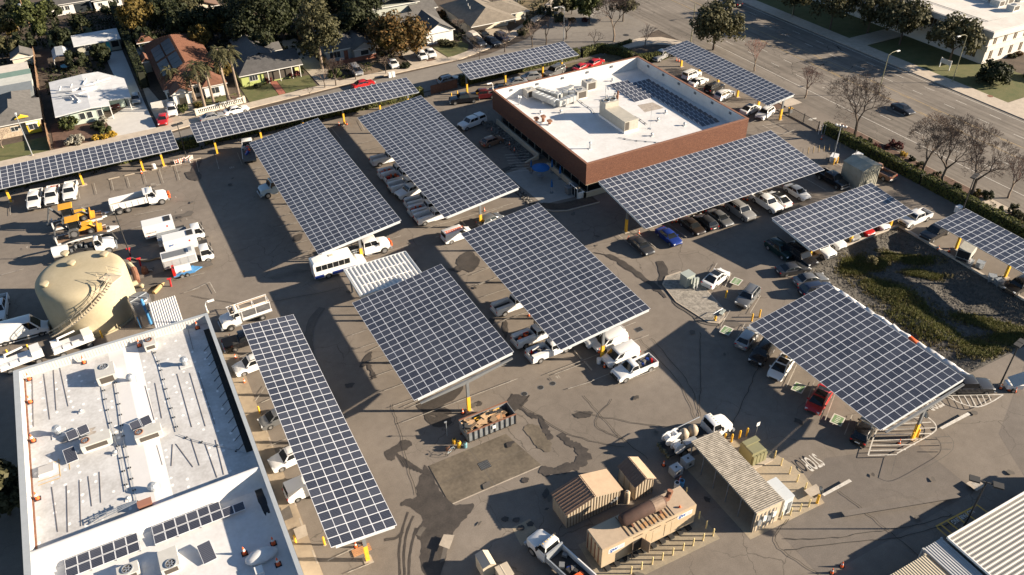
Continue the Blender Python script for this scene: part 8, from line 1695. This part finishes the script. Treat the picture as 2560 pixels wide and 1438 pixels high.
def tote(px,py,label):
    t = thing('cube_tank',label,'liquid tank',G(px,py),.05,'white caged cube tanks'); MB().box(-.58,.58,-.5,.5,0,.14).build('pallet',STEEL,t); MB().box(-.55,.55,-.47,.47,.15,1.1).build('bottle',mat('tote_white',(.50,.52,.53),.4),t); MB().cyl((0,0,1.1),(0,0,1.15),.11,n=10).build('cap',CHAS,t); MB().box(-.2,.2,-.485,-.475,.35,.75).build('label_plate',CHAS,t)
    for k in range(6):
        x = -.56+k*.224; MB().box(x-.012,x+.012,-.5,-.485,.14,1.12).box(x-.012,x+.012,.485,.5,.14,1.12).build('cage_bar',GALV,t)
        y = -.48+k*.19; MB().box(-.58,-.565,y-.012,y+.012,.14,1.12).box(.565,.58,y-.012,y+.012,.14,1.12).build('cage_bar',GALV,t)
    for z in (.4,.7,1.0): MB().box(-.585,.585,-.505,-.50,z,z+.025).build('cage_hoop',GALV,t); MB().box(-.585,-.58,-.5,.5,z,z+.025).build('cage_hoop',GALV,t)
tote(1688,1185,'white caged cube tank nearest the blue drum'); tote(1717,1163,'white caged cube tank behind the jetter truck')
for px,py,m,l in ((1703,1215,PBLUE,'blue plastic drum beside the cube tanks'),(1691,1220,WHITE,'white drum with a dark lid beside the blue one')): t = thing('drum',l,'drum',G(px,py)); MB().lathe([(.27,0),(.3,.3),(.27,.6),(.29,.85),(.02,.86)],n=12).build('body',m,t); MB().cyl((0,0,.865),(0,0,.89),.2,n=12).build('lid',CHAS,t)
# dumpster full of timber
DS = mat('dumpster_grey',(.20,.215,.225),.7,col2=(.12,.13,.14),scale=1.5); x0,x1,y0,y1 = 23.2,29.2,56.75,59.0
t = thing('dumpster','long open grey dumpster heaped with timber and cardboard','dumpster',(x0,y0,0)); w_,d_ = x1-x0,y1-y0
MB().box(0,w_,0,d_,.2,.28).build('floor',CHAS,t)
for a in ((0,w_,0,.07),(0,w_,d_-.07,d_),(0,.07,.072,d_-.072),(w_-.07,w_,.072,d_-.072)): MB().box(*a,.2,1.65).build('side_panel',DS,t); 
for a in ((-.04,w_+.04,-.05,.09),(-.04,w_+.04,d_-.09,d_+.05)): MB().box(*a,1.65,1.74).build('top_rail',RUST,t)
for k in range(10):
    x = .1+k*(w_-.2)/9; MB().box(x-.05,x+.05,-.09,-.002,.2,1.65).build('side_rib',CHAS,t); MB().box(x-.05,x+.05,d_+.002,d_+.09,.2,1.65).build('side_rib',CHAS,t)
MB().box(3.0,3.4,-.10,-.092,.9,1.4).build('notice_plate',WHITE,t); MB().box(-.2,w_+.2,.5,.65,0,.2).box(-.2,w_+.2,d_-.65,d_-.5,0,.2).build('skid',RUST,t)
wd_ = [mat('scrap_board',(.40,.20,.09),.8,var=.15,scale=2),mat('scrap_ply',(.48,.32,.18),.8,var=.15,scale=2),mat('scrap_wood',(.25,.17,.10),.9,var=.2,scale=2),CHAS]
rr = random.Random(5)
h = thing('timber_heap','heap of boards, pallets and cardboard inside the dumpster','scrap heap',(x0,y0,0)); MB().box(.1,w_-1.2,.1,d_-.1,.29,1.25).build('debris_fill',wd_[2],h)
for k in range(44): MB().obox((rr.uniform(.5,w_-1.3),rr.uniform(.45,d_-.45),1.32+rr.uniform(0,.5)),(rr.uniform(.5,1.7),rr.uniform(.25,.8),.05),rr.uniform(-.5,.5),rr.uniform(-.35,.35),rr.uniform(-.25,.25)).build('board',rr.choice(wd_),h)
for k in range(6): MB().obox((.9+k*.12,1.6,1.5),(.08,1.0,.05),.3,.15).build('pallet_slat',wd_[2],h)
for k in range(2): MB().obox((3.2+k*.1,1.75-k*.35,1.62),(3.2,.1,.1),.06,0,.03).build('yellow_beam',YEL,h)
for px,py,m,hh,l in ((1163,1118,mat('bin_teal',(.12,.26,.30),.6),.7,'teal round bin beside the dumpster end'),(1148,1118,YEL,.9,'yellow hydrant-like post by the dumpster'),(1136,1108,YEL,.7,'yellow capped pipe left of the dumpster'),(1120,1125,RUST,.5,'rusty steel tray in the dumpster shade')): q = thing('scrap_item',l,'scrap item',G(px,py)); MB().lathe([(.22,0),(.25,hh*.8),(.18,hh),(.02,hh)],n=12).build('body',m,q); MB().cyl((0,0,hh),(0,0,hh+.06),.12,n=10).build('cap',CHAS,q)
t = thing('thin_post','thin grey post standing left of the dumpster','post',G(1118,1090)); MB().cyl((0,0,0),(0,0,2.2),.04,n=6).build('pole',GALV,t); MB().box(-.2,.1,-.05,.05,2.15,2.3).build('head',GALV,t)
t = thing('bicycle','bicycle lying against scrap left of the dumpster','bicycle',G(1128,1133).xy.to_3d(),.3)
for x in (-.5,.55): MB().path([(x+.33*cos(a),0,.34+.33*sin(a)) for a in [2*pi*k/14 for k in range(15)]],.025,5).build('wheel',CHAS,t)
MB().path([(-.5,0,.34),(-.2,0,.75),(.35,0,.75),(.0,0,.32),(-.5,0,.34)],.025,5).build('frame',PAINT_['lblue'],t); MB().path([(.35,0,.75),(.55,0,.34)],.025,5).build('fork',PAINT_['lblue'],t); MB().obox((-.22,0,.86),(.25,.12,.06)).build('saddle',CHAS,t); MB().path([(.33,-.25,.95),(.33,0,.9),(.33,.25,.95)],.02,5).build('handlebar',CHAS,t)
# gravel island with electrical boxes and a hydrant
IS = gp((1655,712),(1664,692),(1700,680),(1745,700),(1806,770),(1814,795),(1797,811),(1770,808),(1690,757))
struct('island_kerb',MB().prism(IS,-.05,.14),CONC); c_ = [sum(p[0] for p in IS)/len(IS),sum(p[1] for p in IS)/len(IS)]
sheet('island_gravel',[(c_[0]+(x-c_[0])*.93,c_[1]+(y-c_[1])*.95) for x,y in IS],.145,GRAV2)
EB = mat('utility_green_grey',(.30,.335,.31),.6,var=.05,scale=1)
t = thing('utility_cabinet','grey-green utility cabinet on the gravel island','cabinet',G(1716,712).xy.to_3d()+Vector((0,0,.14)),0.1); MB().box(-.75,.75,-.65,.65,0,1.7).build('casing',EB,t); MB().box(-.8,.8,-.7,.7,1.7,1.78).build('lid',EB,t); MB().box(-.6,.6,-.665,-.653,.2,1.5).build('door',EB,t)
t = thing('charger_pedestal','pair of slim grey electrical pedestals beside the utility cabinet','pedestal',G(1733,722).xy.to_3d()+Vector((0,0,.14)))
for k in range(2): MB().box(-.2+k*.55,.15+k*.55,-.15,.15,0,1.75-.2*k).build('pedestal_box',EB,t); MB().path([(-.1+k*.5,-.2,1.2),(-.3+k*.5,-.5,.3),(-.2+k*.4,-.4,.03)],.04,5).build('cable',WHITE,t)
t = thing('fire_hydrant','yellow fire hydrant at the tip of the gravel island','hydrant',G(1787,803).xy.to_3d()+Vector((0,0,.14))); MB().lathe([(.16,0),(.12,.08),(.12,.55),(.16,.6),(.12,.75),(.02,.82)],n=12).build('barrel',YEL,t,smooth=40); MB().cyl((-.24,0,.45),(.24,0,.45),.07,n=8).build('outlet',YEL,t); MB().cyl((0,-.22,.42),(0,0,.42),.09,n=8).build('pumper_outlet',YEL,t)
t = thing('guard_rail','bent grey pipe rail beside the hydrant','rail',G(1795,792).xy.to_3d()+Vector((0,0,.14))); MB().path([(-.9,0,0),(-.9,0,.7),(.9,.3,.7),(.9,.3,0)],.05,6).build('pipe',GALV,t)
t = thing('bench_lid','pale flat lid on the gravel island tip','lid',G(1805,785).xy.to_3d()+Vector((0,0,.14))); MB().obox((0,0,.2),(1.2,.5,.08),.5).build('lid',EB,t); MB().obox((0,0,.09),(1.0,.35,.16),.5).build('base',CONC,t)
# sheeted sandbags along the basin edge
SBM = mat('sheet_white',(.66,.66,.66),.6,var=.06,scale=2); n_ = 16
for k in range(n_):
    f = k/(n_-1); px,py = 2085+(2415-2085)*f, 722+(938-722)*f; p = G(px,py,.35); orange = k == 9
    t = thing('sheeted_barrier',('orange plastic barrier showing behind the electric car canopy' if orange else 'white sheeted sandbag along the basin edge, %s from the top' % NTH[k]),'barrier',(p.x,p.y,0),R.uniform(-.15,.15)+pi/2,'white sheeted sandbags along the basin edge')
    MB().rings([[(-.85,-.45,0),(.85,-.45,0),(.85,.45,0),(-.85,.45,0)],[(-.8,-.42,.35),(.8,-.4,.4),(.8,.4,.4),(-.8,.42,.35)],[(-.6,-.18,.62+R.uniform(-.1,.15)),(.6,-.15,.6+R.uniform(-.1,.15)),(.6,.15,.62),(-.6,.18,.6)]]).build('cover',ORANGE if orange else SBM,t,smooth=60); MB().box(-.6,.6,.48,.6,0,.14).build('sandbag',mat('sandbag_tan',(.42,.36,.28),.9),t)
# wheel stops
for k,(px,py,a) in enumerate(((490,399,.0),(325,437,0),(285,446,0),(204,465,0),(834,317,0),(1445,888,pi/2),(1470,915,pi/2),(677,1107,pi/2),(734,1250,pi/2),(755,1313,pi/2),(788,1394,pi/2),(1160,560,pi/2),(663,1070,pi/2),(440,413,0))):
    l = ('first wheel stop along the left hedge canopy from the right','second wheel stop along the left hedge canopy','third wheel stop along the left hedge canopy','wheel stop right of the three white pickups','wheel stop under the brick path canopy post','wheel stop under the end of the van canopy','wheel stop right of its twin at the van canopy end','wheel stop by the white crossover at the workshop apron','wheel stop below the last small van at the workshop','wheel stop by the patched slab at the workshop apron','lowest wheel stop of the workshop apron row','wheel stop left of the yellow post of the service truck canopy','wheel stop beside the yellow bollard at the workshop','wheel stop beside the cones at the hedge')[k]
    if 'ws' not in VEH: t = thing('wheel_stop',l,'wheel stop',G(px,py),a,'concrete wheel stops'); MB().xz([(-.9,0),(.9,0),(.85,.13),(-.85,.13)],-.08,.08).build('block',CONC,t); [MB().cyl((s,0,.131),(s,0,.14),.03,n=6).build('pin',STEEL,t) for s in (-.6,.6)]; VEH['ws'] = t
    else: dup(VEH['ws'],G(px,py),a,l)
# barricades by the hedge, jug, hoses by the tank
for k,(px,py) in enumerate(((446,410),(456,407),(470,403),(477,403))):
    t = thing('barricade','red and white barricade by the hedge, %s from the left' % NTH[k],'barricade',G(px,py),.3*k,'red and white barricades by the hedge')
    for s in (-.5,.5): MB().obox((s,0,.45),(.08,.4,.9)).build('leg',WHITE,t)
    for z in (.5,.85): MB().box(-.6,.6,-.22,-.2,z-.1,z+.1).build('board',CONEW,t); [MB().obox((-.4+j*.4,-.225,z),(.16,.012,.2),0,0,.4).build('stripe',ORANGE,t) for j in range(3)]
t = thing('drum','white drum on a small block by the yellow post','drum',G(387,423)); MB().box(-.5,.5,-.3,.3,0,.15).build('block',CONC,t); MB().lathe([(.3,.15),(.33,.5),(.3,1.0),(.02,1.02)],n=12).build('body',WHITE,t)
RED = mat('hydrant_red',(.42,.02,.025),.5)
for px,py,l in ((328,665,'red pipe stand right of the tank'),(352,665,'red valve wheel stand right of the tank'),(428,716,'red post with a yellow one by the hose'),(326,640,'small red post behind the tank')): t = thing('pipe_stand',l,'pipe stand',G(px,py)); MB().cyl((0,0,0),(.1,0,1.3),.13,n=8).build('post',RED,t); MB().cyl((-.25,0,1.3),(.35,0,1.3),.12,n=8).build('head',RED,t)
t = thing('pump','rusty pump with a round cap right of the tank','pump',G(364,682)); MB().lathe([(.5,0),(.5,.5),(.35,.8),(.4,1.0),(.1,1.2)],n=12).build('body',RUST,t); MB().cyl((.3,0,.3),(1.0,-.3,.3),.15,n=8).build('pipe',STEEL,t)
for pts,l,m in (([(330,648),(365,655),(395,648),(410,655),(412,680),(405,705)],'long ribbed tan hose looping right of the tank',mat('hose_tan',(.22,.16,.09),.8)),([(408,700),(405,712),(395,725),(385,735)],'fat coiled yellow-brown hose end on the ground',mat('hose_gold',(.36,.26,.12),.8))): o = thing('hose',l,'hose',(0,0,0)); MB().path([(x,y,.15) for x,y in dense(gp(*pts),8)],.13 if 'long' in l else .3,7).build('hose_tube',m,o); MB().cyl((*gp(pts[0])[0],.15),(gp(pts[0])[0][0]+.3,gp(pts[0])[0][1],.15),.18,n=8).build('coupling',STEEL,o)
t = thing('vertical_valve','small cream valve standing right of the tank','valve',G(358,725)); MB().lathe([(.2,0),(.2,.6),(.3,.65),(.3,.9),(.05,1.0)],n=10).build('body',TANK,t); MB().cyl((-.35,0,.75),(.35,0,.75),.1,n=8).build('arm',TANK,t)
# lamps and poles
def lamp_post(label,px,py,h,arm=1.8,rz=0.0,m=GALV,double=False,base=0.0,head=WHITE,cat='street lamp'):
    t = thing('street_lamp',label,cat,G(px,py,base),rz,'lamp posts'); MB().cyl((0,0,0),(0,0,h),.10,.07,n=8).build('pole',m,t); MB().cyl((0,0,0),(0,0,.25),.2,n=8).build('base',CONC,t)
    for s in ((1,-1) if double else (1,)):
        if double: MB().box(min(0,s*arm),max(0,s*arm),-.05,.05,h-.1,h).build('arm',m,t); MB().box(s*arm-.45,s*arm+.45,-.35,.35,h-.12,h+.06).build('lamp_head',m,t)
        else: MB().path([(0,0,h),(arm*.35,0,h+.4),(arm*.8,0,h+.5),(arm,0,h+.42)],.05,6).build('arm',m,t); MB().obox((arm+.25,0,h+.40),(.8,.3,.14)).build('lamp_head',head,t)
    return t
OLG = mat('pole_olive',(.22,.21,.13),.6)
lamp_post('tall street lamp on the far boulevard pavement with its arm over the road',2380,206,9.5,2.2,pi,OLG); lamp_post('street lamp rising behind the wide bare tree',2195,237,8.0,2.2,0,OLG); lamp_post('street lamp on the far boulevard pavement at the top edge',1979,43,9,2,pi,OLG); lamp_post('silver street lamp behind the upper hedge canopy',1409,103,7.5,1.8,pi*.95); lamp_post('silver street lamp at the left edge over the lawn',82,390,7.5,.4,pi/2)
lamp_post('dark lamp pole with box heads standing in the hedge',2398,548,7.5,.5,.3,CHAS,True); lamp_post('dark twin-headed lamp pole at the grey building edge',2407,1322,7.0,1.0,-.9,CHAS,True); lamp_post('dark spotted lamp pole right of the backhoes',328,645,8.0,.7,.4,CHAS,True); lamp_post('dark pole with fittings at the right edge of the basin',2500,962,6.5,.4,.2,CHAS,True); lamp_post('slim lamp in the car park at the top edge',1355,40,6,.5,0,OLG); lamp_post('small curved lamp on the corner of the workshop parapet',519,782,1.2,.5,0,WHITE,False,5.2,WHITE,'wall lamp'); lamp_post('small curved lamp on the left corner of the brick office',1232,225,1.0,.5,pi,WHITE,False,6.0,WHITE,'wall lamp')
lamp_post('lamp pole in the dark at the hedge between the left canopies',467,395,6.5,.5,.2,CHAS,True)
t = thing('utility_pole','leaning-looking wooden utility pole with a grey transformer at the top left','utility pole',G(92,112)); MB().cyl((0,0,0),(0,0,11.5),.19,.13,n=8).build('pole',WOOD,t); MB().box(-1.0,1.0,-.06,.06,10.6,10.75).build('cross_arm',WOOD,t); MB().cyl((-.45,0,8.6),(-.45,0,9.6),.3,n=12).build('transformer',GALV,t); MB().box(-.7,.7,-.05,.05,7.4,7.52).build('cross_arm',WOOD,t)
for k in range(3): MB().cyl((-.8+k*.8,0,10.75),(-.8+k*.8,0,10.95),.05,n=6).build('insulator',WHITE,t)
for k in range(3): MB().path([(-.8+k*.8,0,10.9),(18+k,-8+k*2,10.0),(40+k,-18+k*3,10.8)],.02,4).build('wire',CHAS,t)
t = thing('signal_pole','tall olive pole with a green street sign at the boulevard corner','pole',G(1727,104)); MB().cyl((0,0,0),(0,0,8.5),.11,.08,n=8).build('pole',OLG,t); MB().box(-1.1,0,-.02,.02,4.0,4.35).build('street_sign',mat('sign_green',(.02,.16,.08),.5),t); MB().box(-.12,.12,-.15,-.1,3.0,3.5).build('signal_box',GALV,t)
# vehicle gate across the drive
t = thing('sliding_gate','long black railed sliding gate across the boulevard drive','gate',(111.3,94.2,0)); L_ = 7.2
for z in (.15,1.75): MB().box(-.04,.04,0,L_,z-.03,z+.03).build('rail',CHAS,t)
bmsh = MB().box(-.015,.015,-.015,.015,.18,1.72).mesh('picket',CHAS)
for k in range(48): put('picket',bmsh,t,(0,.08+k*.15,0))
for y in (-.1,L_+.1,L_*.5): MB().box(-.07,.07,y-.07,y+.07,0,2.0).build('post',CHAS,t)
t = thing('gate_post_set','pair of thin white gate posts by the hedge end','posts',(110.6,93.2,0))
for k in range(3): MB().cyl((k*.5,-.2*k,0),(k*.5,-.2*k,1.8),.05,n=6).build('post',WHITE,t)
t = thing('gate_operator','yellow and grey gate control box at the boulevard canopy foot','control box',(112.3,102.3,0)); MB().box(-.3,.3,-.3,.3,0,1.0).build('body',STEEL,t); MB().box(-.35,.35,-.35,.35,1.0,1.1).build('lid',YEL,t)
# odds and ends
t = thing('street_bin','pair of white wheeled bins at the kerb','bins',G(973,196))
for k in range(2): MB().box(k*.8,k*.8+.6,0,.65,.05,1.05).build('bin_body',WHITE,t); MB().box(k*.8-.03,k*.8+.63,-.03,.68,1.05,1.12).build('lid',WHITE,t)
t = thing('garden_crate','stack of pale pallets in the front garden','pallets',G(848,185))
for k in range(3): [MB().box(-.6,.6,-.5+j*.22,-.36+j*.22,.05+k*.2,.09+k*.2).build('slat',mat('pallet_pine',(.36,.24,.13),.85),t) for j in range(5)]; MB().box(-.6,.6,-.5,-.42,.09+k*.2,.2+k*.2).build('bearer',mat('pallet_pine',(.36,.24,.13)),t)
t = thing('garden_trampoline','round pale blue trampoline in the back garden','trampoline',G(168,172)); MB().cyl((0,0,.7),(0,0,.75),1.2,n=18).build('mat',mat('tramp_blue',(.22,.45,.52),.6),t); [MB().cyl((1.15*cos(a),1.15*sin(a),0),(1.15*cos(a),1.15*sin(a),.72),.04,n=5).build('leg',GALV,t) for a in (0,1.57,3.14,4.71)]
for px,py,hd,l in ((348,142,250,'white boat under a cover on the tiled house drive'),(1175,3,10,'white sheeted boat at the top edge by the tan house')): t = thing('covered_boat',l,'boat',G(px,py),radians(hd)); MB().rings([[(-2.4,-.7,.5),(1.6,-.8,.5),(2.8,0,.6),(1.6,.8,.5),(-2.4,.7,.5)],[(-2.4,-.85,1.1),(1.6,-.95,1.15),(3.1,0,1.3),(1.6,.95,1.15),(-2.4,.85,1.1)],[(-2.2,-.1,1.5),(1.0,-.1,1.6),(2.4,0,1.5),(1.0,.1,1.6),(-2.2,.1,1.5)]]).build('cover',WHITE,t,smooth=60); MB().box(-2.2,2.6,-.1,.1,.25,.45).build('keel',CHAS,t)
for k,(px,py) in enumerate(((2418,662),(2448,668),(2478,702),(2495,712))): t = thing('pallet_stack','grey wire crate under the hedge canopy, %s from the left' % NTH[k],'crate',G(px,py),.4*k,'wire crates along the basin wall'); [MB().box(-.5,.5,-.5,.5,.1+j*.25,.14+j*.25).build('tray',GALV,t) for j in range(4)]; [MB().box(x-.03,x+.03,y-.03,y+.03,0,1.0).build('post',GALV,t) for x in (-.47,.47) for y in (-.47,.47)]
t = thing('delineator','tall red delineator post by the compressor trailer','delineator',G(2419,665)); MB().lathe([(.2,0),(.2,.06),(.05,.08),(.05,1.1),(.01,1.12)],n=10).build('post',RED,t)
t = thing('white_barrel','white box under the corner of the hedge canopy','box',G(2395,530)); MB().box(-.5,.5,-.4,.4,0,.9).build('body',WHITE,t); MB().box(-.55,.55,-.45,.45,.9,.98).build('lid',WHITE,t)
t = thing('steel_plate_mat','brown timber mat under the post at the bottom of the narrow canopy','timber mat',G(905,1378)); MB().box(-.9,.9,-.3,.5,0,.1).build('board',wd_[0],t); [MB().box(-.9,.9,-.3+k*.2,-.28+k*.2,.1,.11).build('gap_strip',WOOD,t) for k in range(4)]
